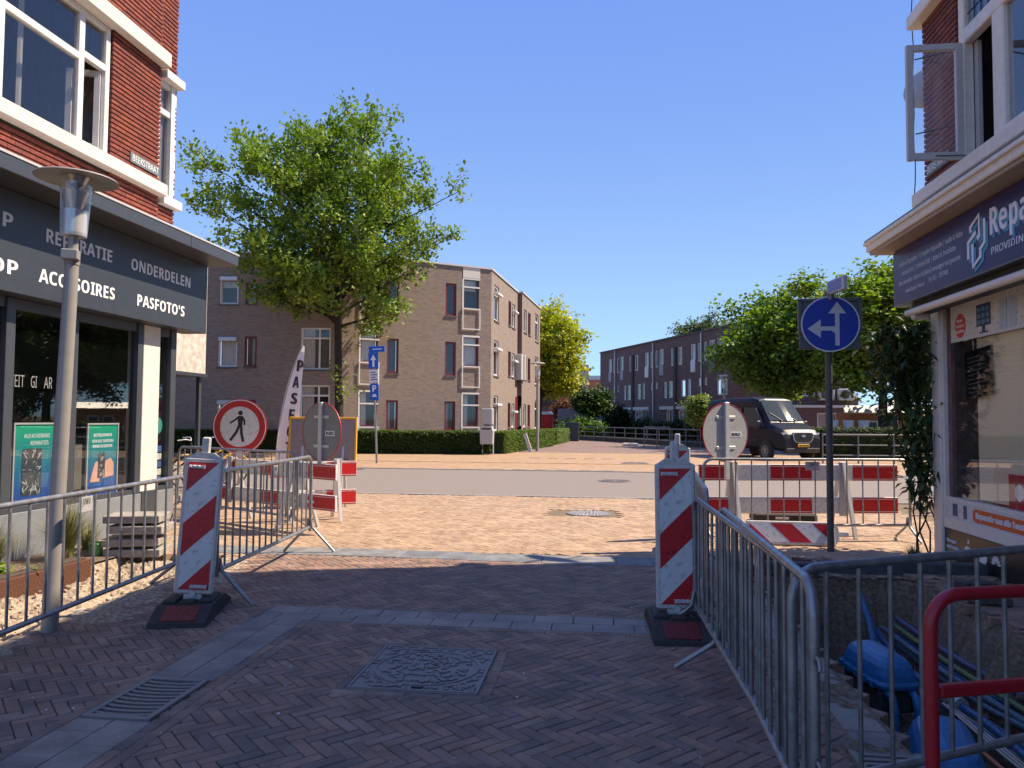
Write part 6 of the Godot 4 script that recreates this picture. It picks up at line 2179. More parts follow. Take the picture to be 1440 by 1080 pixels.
	mb.prism(PackedVector2Array([Vector2(0.052, -0.26), Vector2(0.102, -0.26), Vector2(0.102, 0.125), Vector2(0.178, 0.125), Vector2(0.077, 0.265), Vector2(-0.024, 0.125), Vector2(0.052, 0.125), Vector2(0.052, -0.03), Vector2(-0.11, -0.03), Vector2(-0.11, 0.055), Vector2(-0.262, -0.055), Vector2(-0.11, -0.165), Vector2(-0.11, -0.08), Vector2(0.01, -0.08), Vector2(0.052, -0.115)]), S, 0.112, 0.1155, false)
	part("arrows", mb, mat(L(0.52, 0.52, 0.54), 0.45), d)
	o = thing("street_name_sign", "pale blue street name blade on top of the pole with the round blue sign", "street sign", Vector3(2.685, 3.06, -9.60))
	o.rotation.y = -PI * 0.5 + 0.12
	mb = MB.new()
	fbox(mb, I, 0.0, 0.46, 0.0, 0.17, -0.03, 0.03, 0.012)
	part("blade", mb, M.galv_light, o)
	mb = MB.new()
	fbox(mb, I, 0.05, 0.42, 0.025, 0.145, -0.034, 0.034)
	var bl := part("blue_face", mb, mat(L(0.20, 0.24, 0.48), 0.5), o)
	words("Beekstraat", 0.06, Transform3D(Basis(Vector3.UP, PI), Vector3()), -0.40, 0.065, M.text_white, bl, 0.33, false, 0.004).position.z = -0.036
	mb = MB.new()
	mb.cyl(Vector3(0.05, -0.06, 0), Vector3(0.05, 0.02, 0), 0.045, 0.045, 12)
	part("clamp", mb, M.steel_dark, o)
	# parking and one way signs across the road
	o = thing("parking_sign_post", "leaning pole with blue one way arrow and parking signs across the road", "traffic sign", Vector3(-7.80, 0, -25.9))
	o.rotation = Vector3(0, 0.1, 0.045)
	mb = MB.new()
	mb.tube([Vector3(0, -0.1, 0), Vector3(0, 4.05, 0)], 0.038, 12)
	part("pole", mb, M.galv, o)
	mb = MB.new()
	fbox(mb, I, -0.15, 0.40, 3.83, 4.04, 0.03, 0.06, 0.008)
	part("street_name", mb, M.sign_light_blue, o)
	mb = MB.new()
	fbox(mb, I, -0.02, 0.30, 3.92, 3.95, 0.061, 0.064)
	part("lettering", mb, M.text_white, o)
	mb = MB.new()
	fbox(mb, I, -0.17, 0.17, 3.26, 3.82, 0.042, 0.07, 0.01)
	var bp := part("one_way_plate", mb, M.sign_light_blue, o)
	mb = MB.new()
	mb.prism(PackedVector2Array([Vector2(-0.035, 3.32), Vector2(0.035, 3.32), Vector2(0.035, 3.56), Vector2(0.10, 3.56), Vector2(0, 3.75), Vector2(-0.10, 3.56), Vector2(-0.035, 3.56)]), I, 0.07, 0.076)
	part("arrow", mb, M.text_white, bp)
	mb = MB.new()
	fbox(mb, I, -0.16, 0.16, 2.78, 3.22, 0.042, 0.068, 0.008)
	var wp := part("white_plate", mb, M.sign_white, o)
	mb = MB.new()
	for i in 4: fbox(mb, I, -0.11, 0.11 - 0.05 * (i % 2), 2.86 + i * 0.085, 2.89 + i * 0.085, 0.068, 0.072)
	part("lettering", mb, M.black, wp)
	mb = MB.new()
	fbox(mb, I, -0.15, 0.15, 2.16, 2.74, 0.042, 0.07, 0.01)
	var pp := part("parking_plate", mb, M.sign_light_blue, o)
	words("P", 0.22, Transform3D(Basis(), Vector3(0, 0, 0.07)), -0.06, 2.46, M.text_white, pp, 0.13, true, 0.012)
	mb = MB.new()
	fbox(mb, I, -0.08, 0.08, 2.28, 2.32, 0.07, 0.076); fbox(mb, I, -0.05, 0.05, 2.32, 2.38, 0.07, 0.0755)
	part("pictogram", mb, M.text_white, pp)

func sign_back_fit(o: Node3D, dark: bool) -> void:
	var I := Transform3D()
	var mb := MB.new()
	fbox(mb, I, -0.035, 0.035, -0.62, 0.40, -0.045, -0.0065, 0.006)
	part("post", mb, M.galv_light, o)
	mb = MB.new()
	for y in [-0.2, 0.2]: fbox(mb, I, -0.16, 0.16, y - 0.02, y + 0.02, -0.016, -0.0064, 0.003)
	part("bracket", mb, M.galv_light, o)
	mb = MB.new()
	fbox(mb, I, -0.27, -0.08, -0.06, 0.01, -0.0085, -0.0063)
	var st := part("sticker", mb, M.sign_white, o)
	words("BUKO", 0.04, Transform3D(Basis(Vector3.UP, PI), Vector3()), 0.10, -0.045, M.black, st, 0.15, true, 0.003).position.z = -0.0095

# ---------------------------------------------------------------- the trench and loose building stuff
func pipe_path(pts: Array, n := 14) -> Array:
	var c := Curve3D.new()
	for i in pts.size():
		var p: Vector3 = pts[i]
		var a: Vector3 = pts[maxi(i - 1, 0)]
		var b: Vector3 = pts[mini(i + 1, pts.size() - 1)]
		var t := (b - a) * 0.18
		c.add_point(p, -t, t)
	var o := []
	for i in n + 1: o.append(c.sample_baked(c.get_baked_length() * i / n))
	return o

func blue_box(label: String, at: Vector3, turn: float, s: float, pitch := 0.0) -> void:
	# domed blue plastic cover on a grey foot with pipe stubs
	var o := thing("blue_service_box", label, "utility box", at, turn, "blue plastic utility boxes in the trench")
	o.rotation.x = pitch
	var mb := MB.new()
	var rings := []
	var prof := [[0.0, 1.0], [0.03, 1.02], [0.055, 0.94], [0.10, 0.90], [0.16, 0.80], [0.20, 0.66], [0.225, 0.45], [0.235, 0.15]]
	for p in prof:
		var ring := PackedVector3Array()
		for k in 32:
			var a := TAU * k / 32
			var e := 0.45
			var cx: float = signf(cos(a)) * pow(absf(cos(a)), e) * 0.20 * p[1]
			var cz: float = signf(sin(a)) * pow(absf(sin(a)), e) * 0.34 * (0.35 + 0.65 * p[1])
			ring.append(Vector3(cx, 0.22 + p[0], cz) * s)
		rings.append(ring)
	for i in rings.size() - 1:
		for k in 32:
			var k2 := (k + 1) % 32
			var m: Vector3 = (rings[i][k] + rings[i][k2]) * 0.5
			mb.quad(rings[i][k], rings[i][k2], rings[i + 1][k2], rings[i + 1][k], Vector3(m.x, 0.15, m.z))
	for k in range(1, 31): mb.flat(rings[7][0], rings[7][k], rings[7][k + 1], Vector3.UP)
	part("cover", mb, M.blue_plastic, o)
	mb = MB.new()
	mb.bbox(Vector3(0, 0.11, 0) * s, Vector3(0.32, 0.22, 0.56) * s, 0.02)
	part("foot", mb, mat(L(0.10, 0.105, 0.11), 0.8, 0, "dirt", 2.0), o)
	for x in [-0.10, 0.10]:
		mb = MB.new()
		mb.tube([Vector3(x, 0.20, 0.27) * s, Vector3(x, 0.17, 0.36) * s, Vector3(x, 0.08, 0.40) * s, Vector3(x, -0.10, 0.41) * s], 0.032 * s, 12)
		part("pipe_stub", mb, M.blue_plastic, o)
	for i in 5:
		mb = MB.new()
		mb.bbox(Vector3(-0.205, 0.245, -0.24 + i * 0.12) * s, Vector3(0.02, 0.06, 0.05) * s, 0.004)
		part("clip", mb, M.blue_plastic, o)

func make_trench_things() -> void:
	blue_box("domed blue plastic service box upright in the middle of the trench", Vector3(2.14, -0.64, -6.45), 0.22, 0.92, 0.05)
	blue_box("domed blue plastic service box low in the trench behind the red tube post", Vector3(1.98, -0.70, -4.85), -0.25, 1.02, 0.10)
	var blue := mat(L(0.04, 0.19, 0.45), 0.45, 0, "dirt", 2.0)
	var dull := mat(L(0.16, 0.26, 0.36), 0.55, 0, "dirt", 2.0)
	var green := mat(L(0.24, 0.34, 0.12), 0.5, 0, "dirt", 2.0)
	var violet := mat(L(0.16, 0.16, 0.32), 0.5, 0, "dirt", 2.0)
	var beige := mat(L(0.48, 0.42, 0.32), 0.7)
	var orange := mat(L(0.48, 0.16, 0.06), 0.6)
	var specs := [
		[[Vector3(2.42, -0.10, -7.75), Vector3(2.40, -0.30, -7.40), Vector3(2.36, -0.50, -7.15)], 0.045, blue, "thick blue pipe stub curving up at the dark far wall of the trench"],
		[[Vector3(2.55, -0.42, -7.7), Vector3(2.50, -0.50, -6.7), Vector3(2.62, -0.52, -5.6), Vector3(2.60, -0.60, -4.6)], 0.036, blue, "blue water pipe with a pale coupling beside the upright blue box"],
		[[Vector3(2.62, -0.40, -7.75), Vector3(2.72, -0.46, -6.6), Vector3(2.95, -0.52, -5.2), Vector3(2.98, -0.50, -3.0)], 0.034, dull, "dull blue duct running to the right side of the trench, left of the green one"],
		[[Vector3(2.70, -0.36, -7.75), Vector3(2.80, -0.42, -6.7), Vector3(2.93, -0.46, -5.6), Vector3(3.00, -0.48, -3.2)], 0.030, green, "muted green duct lying among the blue ones in the trench"],
		[[Vector3(2.76, -0.32, -7.75), Vector3(2.86, -0.38, -6.8), Vector3(2.98, -0.40, -5.8), Vector3(3.05, -0.42, -3.4)], 0.034, violet, "violet blue duct along the right wall of the trench"],
		[[Vector3(2.58, -0.52, -7.6), Vector3(2.60, -0.58, -6.4), Vector3(2.78, -0.62, -5.0), Vector3(2.92, -0.60, -3.0)], 0.028, dull, "thin blue grey duct lowest in the trench bundle"],
		[[Vector3(2.52, -0.55, -6.0), Vector3(2.70, -0.60, -5.0), Vector3(2.86, -0.56, -3.6), Vector3(2.9, -0.55, -2.6)], 0.026, blue, "thin bright blue pipe crossing the trench floor towards the camera"],
		[[Vector3(2.45, -0.60, -5.9), Vector3(2.55, -0.66, -4.9), Vector3(2.75, -0.66, -3.6)], 0.020, orange, "thin orange brown cable on the trench floor"],
		[[Vector3(2.96, -0.44, -4.35), Vector3(3.04, -0.42, -3.2), Vector3(3.06, -0.40, -2.0)], 0.045, M.blue_plastic, "short bright blue pipe end at the right side of the trench"],
		[[Vector3(2.66, -0.50, -7.7), Vector3(2.78, -0.54, -6.2), Vector3(3.0, -0.50, -4.8), Vector3(3.06, -0.46, -3.0)], 0.030, dull, "grey blue duct between the green duct and the right earth wall"],
		[[Vector3(2.50, -0.46, -7.7), Vector3(2.56, -0.54, -6.9), Vector3(2.74, -0.58, -5.6), Vector3(2.90, -0.56, -4.0), Vector3(2.94, -0.54, -2.4)], 0.030, dull, "grey blue duct passing right behind the pale coupling"],
		[[Vector3(2.72, -0.44, -7.7), Vector3(2.84, -0.48, -6.4), Vector3(3.02, -0.46, -5.4), Vector3(3.08, -0.44, -4.2)], 0.026, blue, "blue duct that rises against the right earth wall"],
		[[Vector3(2.46, -0.58, -6.9), Vector3(2.64, -0.63, -5.7), Vector3(2.82, -0.64, -4.4), Vector3(2.88, -0.62, -3.0)], 0.022, violet, "thin violet duct low on the trench floor"],
		[[Vector3(2.30, -0.62, -5.6), Vector3(2.34, -0.68, -5.2), Vector3(2.28, -0.70, -4.9)], 0.034, blue, "short blue pipe between the two blue service boxes"]]
	for s in specs:
		var mb := MB.new()
		mb.tube(pipe_path(s[0], 20), s[1] * 0.75, 12)
		tag(part("trench_pipe", mb, s[2], self), s[3], "pipe", "pipes and ducts in the trench")
	for i in 4:
		var mb := MB.new()
		var dx := i * 0.035
		mb.tube(pipe_path([Vector3(2.48 + dx, -0.52 - 0.01 * i, -6.1), Vector3(2.58 + dx, -0.60, -5.0 + 0.1 * i), Vector3(2.72 + dx * 1.6, -0.58, -4.0), Vector3(2.85 + dx, -0.60, -2.8)], 18), 0.009, 6)
		tag(part("thin_cable", mb, beige, self), ["thin beige trench cable nearest the blue boxes", "thin beige trench cable, second from the blue boxes", "thin beige trench cable, third from the blue boxes", "thin beige trench cable nearest the right earth wall"][i], "cable", "thin beige trench cables")
	var mb := MB.new()
	mb.cyl(Vector3(2.545, -0.50, -6.25), Vector3(2.575, -0.505, -6.02), 0.055, 0.055, 16)
	mb.cyl(Vector3(2.55, -0.50, -6.19), Vector3(2.557, -0.502, -6.14), 0.062, 0.062, 16)
	tag(part("pipe_coupling", mb, mat(L(0.40, 0.38, 0.33), 0.4, 0.4), self), "pale metal coupling on the blue pipe beside the upright service box", "pipe coupling")
	# drain grate and dark block at the trench edge near the camera
	var o := thing("gully_grate", "slotted dark gully grate beside the trench near the bottom of the view", "drain grate", Vector3(1.28, 0.0, -3.55))
	for i in 9:
		mb = MB.new()
		mb.bbox(Vector3(0, 0.02, -0.2 + i * 0.05), Vector3(0.26, 0.03, 0.026), 0.003)
		part("slat", mb, M.cast_iron, o)
	mb = MB.new()
	for s in [-1, 1]: mb.bbox(Vector3(0.145 * s, 0.02, 0), Vector3(0.03, 0.032, 0.47), 0.003)
	part("frame", mb, M.cast_iron, o)
	mb = MB.new()
	mb.box(Vector3(0, 0.009, 0), Vector3(0.26, 0.002, 0.46))
	part("drain_pit", mb, M.black, o)
	# concrete edging and lifted paving by the trench
	var rng := RandomNumberGenerator.new(); rng.seed = 91
	var lbl := ["dark concrete kerb stone lying along the far edge of the trench, left piece", "dark concrete kerb stone along the far edge of the trench, middle piece", "dark concrete kerb stone along the far edge of the trench, by the creeper"]
	for i in 3:
		o = thing("kerb_stone", lbl[i], "kerb stone", Vector3(1.75 + i * 0.85, 0.05, -8.22 - i * 0.10), rng.randf_range(-0.08, 0.08), "kerb stones at the trench end")
		mb = MB.new()
		mb.bbox(Vector3(), Vector3(0.8, 0.12, 0.14), 0.01)
		part("stone", mb, mat(L(0.09, 0.09, 0.10), 0.8, 0, "blotch", 1.5), o)
	var nm := ["loose red brick lying flat beyond the barrier, lowest in the pile", "loose red brick crosswise in the pile under the boards", "loose red brick leaning in the pile near the barrier end", "loose brown brick on top of the pile", "loose brick a little apart, right of the pile", "loose brick half turned, left of the pile"]
	var bp := [Vector3(1.62, 0.035, -8.75), Vector3(1.80, 0.035, -8.85), Vector3(1.70, 0.10, -8.80), Vector3(1.75, 0.165, -8.82), Vector3(2.12, 0.035, -8.7), Vector3(1.45, 0.035, -8.6)]
	for i in 6:
		mb = MB.new()
		mb.bbox(Vector3(), Vector3(0.2, 0.065, 0.09), 0.005)
		var b := part("loose_brick", mb, mat(L(0.20, 0.085, 0.055), 0.85, 0, "blotch", 2.0), self)
		b.transform = Transform3D(Basis(Vector3.UP, [0.2, 1.4, -0.4, 0.9, 2.2, 0.6][i]) * Basis(Vector3.RIGHT, 0.15 if i == 2 else 0.0), bp[i])
		tag(b, nm[i], "brick", "loose paving bricks by the trench")
	for i in 6:
		mb = MB.new()
		mb.bbox(Vector3(), Vector3(0.3, 0.06, 0.2), 0.006)
		var b := part("lifted_tile", mb, mat(L(0.12, 0.115, 0.115), 0.85, 0, "dirt", 2.0), self)
		b.transform = Transform3D(Basis(Vector3.UP, rng.randf_range(-0.3, 0.3)) * Basis(Vector3.RIGHT, rng.randf_range(-0.1, 0.1)), Vector3(3.30 + rng.randf_range(-0.1, 0.2), 0.035, -7.7 + i * 0.62))
		tag(b, ["lifted dark paving tile nearest the creeper", "lifted dark paving tile below the white plinth emblems", "lifted dark paving tile below the orange window band", "lifted dark tile between trench and shop, third from the camera", "lifted dark tile beside the shop front, second from the camera", "lifted dark tile beside the shop front nearest the camera"][i], "paving tile", "lifted tiles in front of the right shop")
	# left excavation
	o = thing("timber_edging", "rusty brown timber edging board along the planter, left", "edging board", Vector3(-5.34, 0, -6.0))
	mb = MB.new()
	mb.bbox(Vector3(0.0, -0.03, 0), Vector3(0.05, 0.22, 2.9), 0.008, Basis(Vector3.UP, -0.04))
	part("board", mb, M.wood_rust, o)
	mb = MB.new()
	mb.bbox(Vector3(-0.06, 0.09, -0.1), Vector3(0.12, 0.03, 2.6), 0.006, Basis(Vector3.UP, -0.04))
	part("capping", mb, mat(L(0.15, 0.10, 0.075), 0.85, 0, "dirt", 3.0), o)
	var tl := ["pale concrete slab on top of the stack behind the left barrier", "second concrete slab in the stack behind the left barrier", "third concrete slab in the stack, dark sided", "lowest concrete slab of the stack behind the left barrier"]
	for i in 4:
		o = thing("concrete_slab", tl[i], "concrete slab", Vector3(-5.28 + [0.0, 0.05, -0.02, 0.02][i], 0.40 - i * 0.115 - (0.03 if i > 1 else 0.0), -8.25), [0.25, 0.20, 0.32, 0.24][i], "concrete slabs stacked on the left")
		mb = MB.new()
		mb.bbox(Vector3(), Vector3(0.60, 0.085, 0.42), 0.008)
		part("slab", mb, mat(L(0.40, 0.36, 0.31), 0.9, 0, "blotch", 1.2, "nfine", 0.5), o)
	mb = MB.new()
	mb.lathe([Vector2(0, 0), Vector2(0.055, 0), Vector2(0.075, 0.13), Vector2(0.08, 0.13), Vector2(0.08, 0.15), Vector2(0.068, 0.15), Vector2(0.06, 0.10), Vector2(0, 0.10)], 20)
	tag(part("flower_pot", mb, mat(L(0.12, 0.34, 0.12), 0.5), self), "small green plastic pot beside the stacked concrete slabs", "flower pot").position = Vector3(-5.60, 0.0, -8.0)
	mb = MB.new()
	mb.tube([Vector3(-4.14, -0.05, -5.75), Vector3(-4.02, -0.045, -5.68)], [0.05, 0.05], 16, false)
	mb.tube([Vector3(-4.16, -0.05, -5.76), Vector3(-4.10, -0.048, -5.725)], [0.06, 0.06], 16)
	tag(part("pipe_end", mb, mat(L(0.55, 0.53, 0.48), 0.4), self), "white pipe end sticking out under the paving beside the lamp post", "pipe")
	mb = MB.new()
	mb.tube([Vector3(-4.35, -0.10, -4.95), Vector3(-4.22, -0.08, -4.88)], [0.035, 0.035], 14)
	tag(part("pipe_end", mb, M.black, self), "small black pipe end at the ragged paving edge, far left", "pipe")
	mb = MB.new()
	mb.lathe([Vector2(0, 0.0), Vector2(0.16, 0.0), Vector2(0.18, 0.06), Vector2(0.15, 0.14), Vector2(0.08, 0.19), Vector2(0, 0.20)], 24)
	tag(part("pipe_dome", mb, M.blue_plastic, self), "bright blue plastic dome at the left frame edge in the sand", "pipe cap").position = Vector3(-4.45, -0.20, -4.85)
	mb = MB.new()
	var g := []
	for i in 5:
		var row := []
		for j in 5: row.append(Vector3(i * 0.06, 0.03 + 0.03 * sin(i * 2.1 + j) + 0.02 * cos(j * 1.7 + i), j * 0.05))
		g.append(row)
	for i in 4:
		for j in 4: mb.quad(g[i][j], g[i + 1][j], g[i + 1][j + 1], g[i][j + 1], Vector3.UP)
	var rag := part("yellow_rag", mb, mat(L(0.52, 0.34, 0.12), 0.8), self)
	rag.position = Vector3(-4.08, -0.03, -6.95); rag.rotation.y = 0.5
	tag(rag, "crumpled ochre plastic scrap at the ragged paving edge under the left barrier", "plastic scrap")
	# concrete rubble in the sand
	var xf := []
	var cols := []
	for i in 420:
		var x := rng.randf_range(-5.25, -4.2)
		var z := rng.randf_range(-8.1, -3.8)
		var s := rng.randf_range(0.006, 0.028) * (1.7 if rng.randf() < 0.06 else 1.0)
		var y := lerpf(-0.07, -0.28, smoothstep(0.0, 0.8, (x + 5.35) / 1.23))
		xf.append(Transform3D(Basis.from_euler(Vector3(rng.randf() * 6.0, rng.randf() * 6.0, rng.randf() * 6.0)).scaled(Vector3(1, rng.randf_range(0.5, 0.9), rng.randf_range(0.7, 1.0)) * s), Vector3(x, y + rng.randf_range(-0.02, 0.04), z)))
		var f := rng.randf_range(0.7, 1.1)
		cols.append(Color(0.62 * f, 0.50 * f, 0.38 * f))
	var rock := MB.new()
	rock.bbox(Vector3(), Vector3(1.4, 1.2, 1.3), 0.22)
	var mm := mat(Color.WHITE, 0.95, 0, "dirt", 3.0)
	mm.vertex_color_use_as_albedo = true
	var cl := scatter("sand_clods", rock.mesh(), mm, xf, cols, self)
	tag(cl, "loose clods and small stones lying in the excavated sand", "stones")
	xf = []; cols = []
	for i in 260:
		var x := rng.randf_range(1.6, 3.0)
		var z := rng.randf_range(-7.9, -2.5)
		var s := rng.randf_range(0.012, 0.045)
		xf.append(Transform3D(Basis.from_euler(Vector3(rng.randf() * 6.0, rng.randf() * 6.0, rng.randf() * 6.0)).scaled(Vector3.ONE * s), Vector3(x, -0.66 + rng.randf_range(-0.02, 0.06) + maxf(0, x - 2.8) * 1.6, z)))
		var f := rng.randf_range(0.7, 1.1)
		cols.append(Color(0.30 * f, 0.23 * f, 0.165 * f))
	tag(scatter("trench_stones", rock.mesh(), mm, xf, cols, self), "loose dark stones and earth lumps on the trench floor", "stones")

# ---------------------------------------------------------------- van, bicycles, distant odds and ends
func make_van() -> void:
	var o := thing("delivery_van", "dark grey high roof delivery van with yellow number plate facing the crossing", "van", Vector3(6.60, 0, -33.7))
	o.rotation.y = -PI * 0.5 + 0.42
	# x forward, y up, z to its right
	var paint := mat(L(0.018, 0.019, 0.025), 0.38, 0.0)
	paint.metallic_specular = 0.3
	var trim := mat(L(0.02, 0.02, 0.022), 0.6)
	var secs := [[-2.78, 0.50, 1.25, 2.36, 0.95, 0.84], [-2.70, 0.42, 1.25, 2.46, 0.985, 0.86], [-1.0, 0.40, 1.25, 2.52, 0.99, 0.87], [0.55, 0.40, 1.25, 2.52, 0.99, 0.86], [0.95, 0.40, 1.25, 2.44, 0.985, 0.82], [1.35, 0.40, 1.24, 1.98, 0.98, 0.80], [1.78, 0.40, 1.22, 1.47, 0.97, 0.84], [2.15, 0.40, 1.18, 1.34, 0.95, 0.80], [2.48, 0.36, 1.08, 1.20, 0.90, 0.72], [2.66, 0.34, 0.92, 1.02, 0.82, 0.66], [2.72, 0.36, 0.80, 0.88, 0.78, 0.62]]
	var mb := MB.new()
	var rings := []
	for s in secs:
		var half := [Vector2(s[4] * 0.90, s[1]), Vector2(s[4], s[1] + 0.12), Vector2(s[4] + 0.01, lerpf(s[1], s[2], 0.6)), Vector2(s[4], s[2]), Vector2(lerpf(s[4], s[5], 0.85), lerpf(s[2], s[3], 0.86)), Vector2(s[5] * 0.92, lerpf(s[2], s[3], 0.97)), Vector2(s[5] * 0.6, s[3] + 0.01)]
		var ring := []
		for p in half: ring.append(Vector3(s[0], p.y, p.x))
		half.reverse()
		for p in half: ring.append(Vector3(s[0], p.y, -p.x))
		rings.append(ring)
	for i in rings.size() - 1:
		for k in 14:
			var k2 := (k + 1) % 14
			var m: Vector3 = (rings[i][k] + rings[i + 1][k2]) * 0.5
			mb.quad(rings[i][k], rings[i + 1][k], rings[i + 1][k2], rings[i][k2], Vector3(0.25 if m.x > 0.9 and m.y > 1.0 else 0.0, m.y - 1.0, m.z))
	for e in [0, rings.size() - 1]:
		for k in range(1, 13): mb.flat(rings[e][0], rings[e][k], rings[e][k + 1], Vector3(-1 if e == 0 else 1, 0, 0))
	part("body", mb, paint, o)
	# windscreen
	var wg := mat(L(0.05, 0.06, 0.065), 0.03); wg.metallic_specular = 0.3
	mb = MB.new()
	var a := Vector3(1.02, 2.36, 0.0); var b := Vector3(1.74, 1.53, 0.0)
	var off := Vector3(0.035, 0.03, 0)
	for k in 6:
		var z0 := lerpf(-1.0, 1.0, k / 6.0)
		var z1 := lerpf(-1.0, 1.0, (k + 1) / 6.0)
		mb.quad(a + off + Vector3(-0.06 * z0 * z0, 0, z0 * 0.72), a + off + Vector3(-0.06 * z1 * z1, 0, z1 * 0.72), b + off + Vector3(-0.06 * z1 * z1, 0, z1 * 0.80), b + off + Vector3(-0.06 * z0 * z0, 0, z0 * 0.80), Vector3(1, 0.8, 0))
	part("windscreen", mb, wg, o)
	for s in [-1, 1]:
		mb = MB.new()
		mb.prism(PackedVector2Array([Vector2(0.22, 1.28), Vector2(1.62, 1.30), Vector2(1.50, 1.48), Vector2(1.02, 2.08), Vector2(0.22, 2.10)]), Transform3D(Basis(), Vector3(0, 0, 0.945 * s)), -0.012, 0.035)
		part("side_window", mb, wg, o)
		mb = MB.new()
		mb.prism(PackedVector2Array([Vector2(-2.35, 1.32), Vector2(0.05, 1.30), Vector2(0.05, 2.08), Vector2(-2.35, 2.04)]), Transform3D(Basis(), Vector3(0, 0, 0.945 * s)), -0.012, 0.034)
		part("side_panel", mb, mat(L(0.022, 0.023, 0.026), 0.15), o)
		mb = MB.new()
		mb.bbox(Vector3(-0.5, 0.75, 0.995 * s), Vector3(3.3, 0.09, 0.03), 0.01)
		part("rubbing_strip", mb, trim, o)
		mb = MB.new()
		for x in [0.14, -1.25, -2.45]: mb.box(Vector3(x, 1.15, 0.999 * s), Vector3(0.014, 1.3, 0.012))
		mb.box(Vector3(-0.55, 1.22, 1.0 * s), Vector3(1.4, 0.012, 0.012))
		part("door_seam", mb, M.black, o)
		for x in [0.02, -1.12]:
			mb = MB.new()
			mb.bbox(Vector3(x + (0.35 if x > 0 else 0.0), 1.14, 1.01 * s), Vector3(0.2, 0.045, 0.035), 0.012)
			part("door_handle", mb, trim, o)
		mb = MB.new()
		mb.bbox(Vector3(1.42, 1.38, 1.12 * s), Vector3(0.12, 0.34, 0.2), 0.04); mb.bbox(Vector3(1.40, 1.30, 1.0 * s), Vector3(0.07, 0.06, 0.15), 0.01)
		part("mirror", mb, trim, o)
		mb = MB.new()
		mb.prism(PackedVector2Array([Vector2(0.40, 1.02), Vector2(0.74, 0.98), Vector2(0.88, 1.14), Vector2(0.66, 1.15), Vector2(0.46, 1.10)]), Transform3D(Basis(Vector3(0, 0, 1.0 * s), Vector3(0, 1, 0), Vector3(1, 0, 0)), Vector3(2.50, -0.06, 0)), 0.0, 0.10)
		part("headlight", mb, mat(L(0.66, 0.70, 0.78), 0.15, 0.3), o)
		mb = MB.new()
		mb.bbox(Vector3(2.67, 0.58, 0.60 * s), Vector3(0.06, 0.07, 0.16), 0.01)
		part("fog_light", mb, mat(L(0.5, 0.5, 0.52), 0.3), o)
		for x in [1.72, -1.75]:
			mb = MB.new()
			mb.cyl(Vector3(x, 0.36, 0.90 * s), Vector3(x, 0.36, 1.0 * s), 0.44, 0.44, 24)
			part("wheel_arch", mb, M.black, o)
			mb = MB.new()
			mb.lathe([Vector2(0.0, 0.0), Vector2(0.335, 0.0), Vector2(0.35, 0.03), Vector2(0.35, 0.17), Vector2(0.33, 0.20), Vector2(0.22, 0.20), Vector2(0.21, 0.17), Vector2(0, 0.17)], 28, Transform3D(Basis(Vector3.RIGHT, PI * 0.5 * s), Vector3(x, 0.35, 0.84 * s)))
			var w := part("wheel", mb, M.rubber, o)
			mb = MB.new()
			var Z := Vector3(0, 0, s)
			for k in 10:
				var an := TAU * k / 10.0
				mb.box(Vector3(x + cos(an) * 0.125, 0.35 + sin(an) * 0.125, 1.025 * s), Vector3(0.17, 0.035, 0.03), Basis(Vector3.BACK, an))
			mb.lathe([Vector2(0.0, 0.195), Vector2(0.06, 0.195), Vector2(0.06, 0.16)], 16, Transform3D(Basis(Vector3.RIGHT, PI * 0.5 * s), Vector3(x, 0.35, 0.84 * s)))
			mb.lathe([Vector2(0.20, 0.17), Vector2(0.20, 0.20), Vector2(0.225, 0.205), Vector2(0.225, 0.17)], 24, Transform3D(Basis(Vector3.RIGHT, PI * 0.5 * s), Vector3(x, 0.35, 0.84 * s)))
			part("rim", mb, mat(L(0.35, 0.36, 0.37), 0.35, 0.6), w)
	# front
	var Q := Transform3D(Basis(Vector3(0, 0, 1), Vector3(0, 1, 0), Vector3(-1, 0, 0)), Vector3())
	Q = Transform3D(Basis(Vector3(0, 0, -1), Vector3(0, 1, 0), Vector3(1, 0, 0)), Vector3(2.66, 0, 0))
	var gp := PackedVector2Array([Vector2(-0.40, 0.82), Vector2(-0.30, 0.72), Vector2(0.30, 0.72), Vector2(0.40, 0.82), Vector2(0.44, 1.02), Vector2(0.36, 1.08), Vector2(-0.36, 1.08), Vector2(-0.44, 1.02)])
	var gp2 := PackedVector2Array()
	for p in gp: gp2.append((p - Vector2(0, 0.9)) * 1.10 + Vector2(0, 0.9))
	mb = MB.new()
	mb.prism(gp2, Q, -0.1, 0.078)
	var gr := part("grille_surround", mb, mat(L(0.40, 0.41, 0.43), 0.25, 0.7), o)
	mb = MB.new()
	mb.prism(gp, Q, -0.1, 0.086)
	part("grille", mb, M.black, gr)
	mb = MB.new()
	mb.prism(circle(0.05, 20, Vector2(0, 0.96), 1.9), Q, 0.086, 0.098)
	part("oval_badge", mb, mat(L(0.35, 0.38, 0.45), 0.3, 0.5), gr)
	mb = MB.new()
	fbox(mb, Q, -0.80, 0.80, 0.30, 0.52, -0.2, 0.07, 0.05)
	part("bumper", mb, trim, o)
	mb = MB.new()
	fbox(mb, Q, -0.26, 0.26, 0.535, 0.65, 0.06, 0.10, 0.006)
	var np := part("number_plate", mb, mat(L(0.72, 0.42, 0.02), 0.5), o)
	mb = MB.new()
	for k in 6: fbox(mb, Q, -0.20 + k * 0.07 + (0.015 if k > 1 else 0.0) + (0.015 if k > 3 else 0.0), -0.155 + k * 0.07 + (0.015 if k > 1 else 0.0) + (0.015 if k > 3 else 0.0), 0.56, 0.625, 0.10, 0.104)
	part("plate_characters", mb, M.black, np)
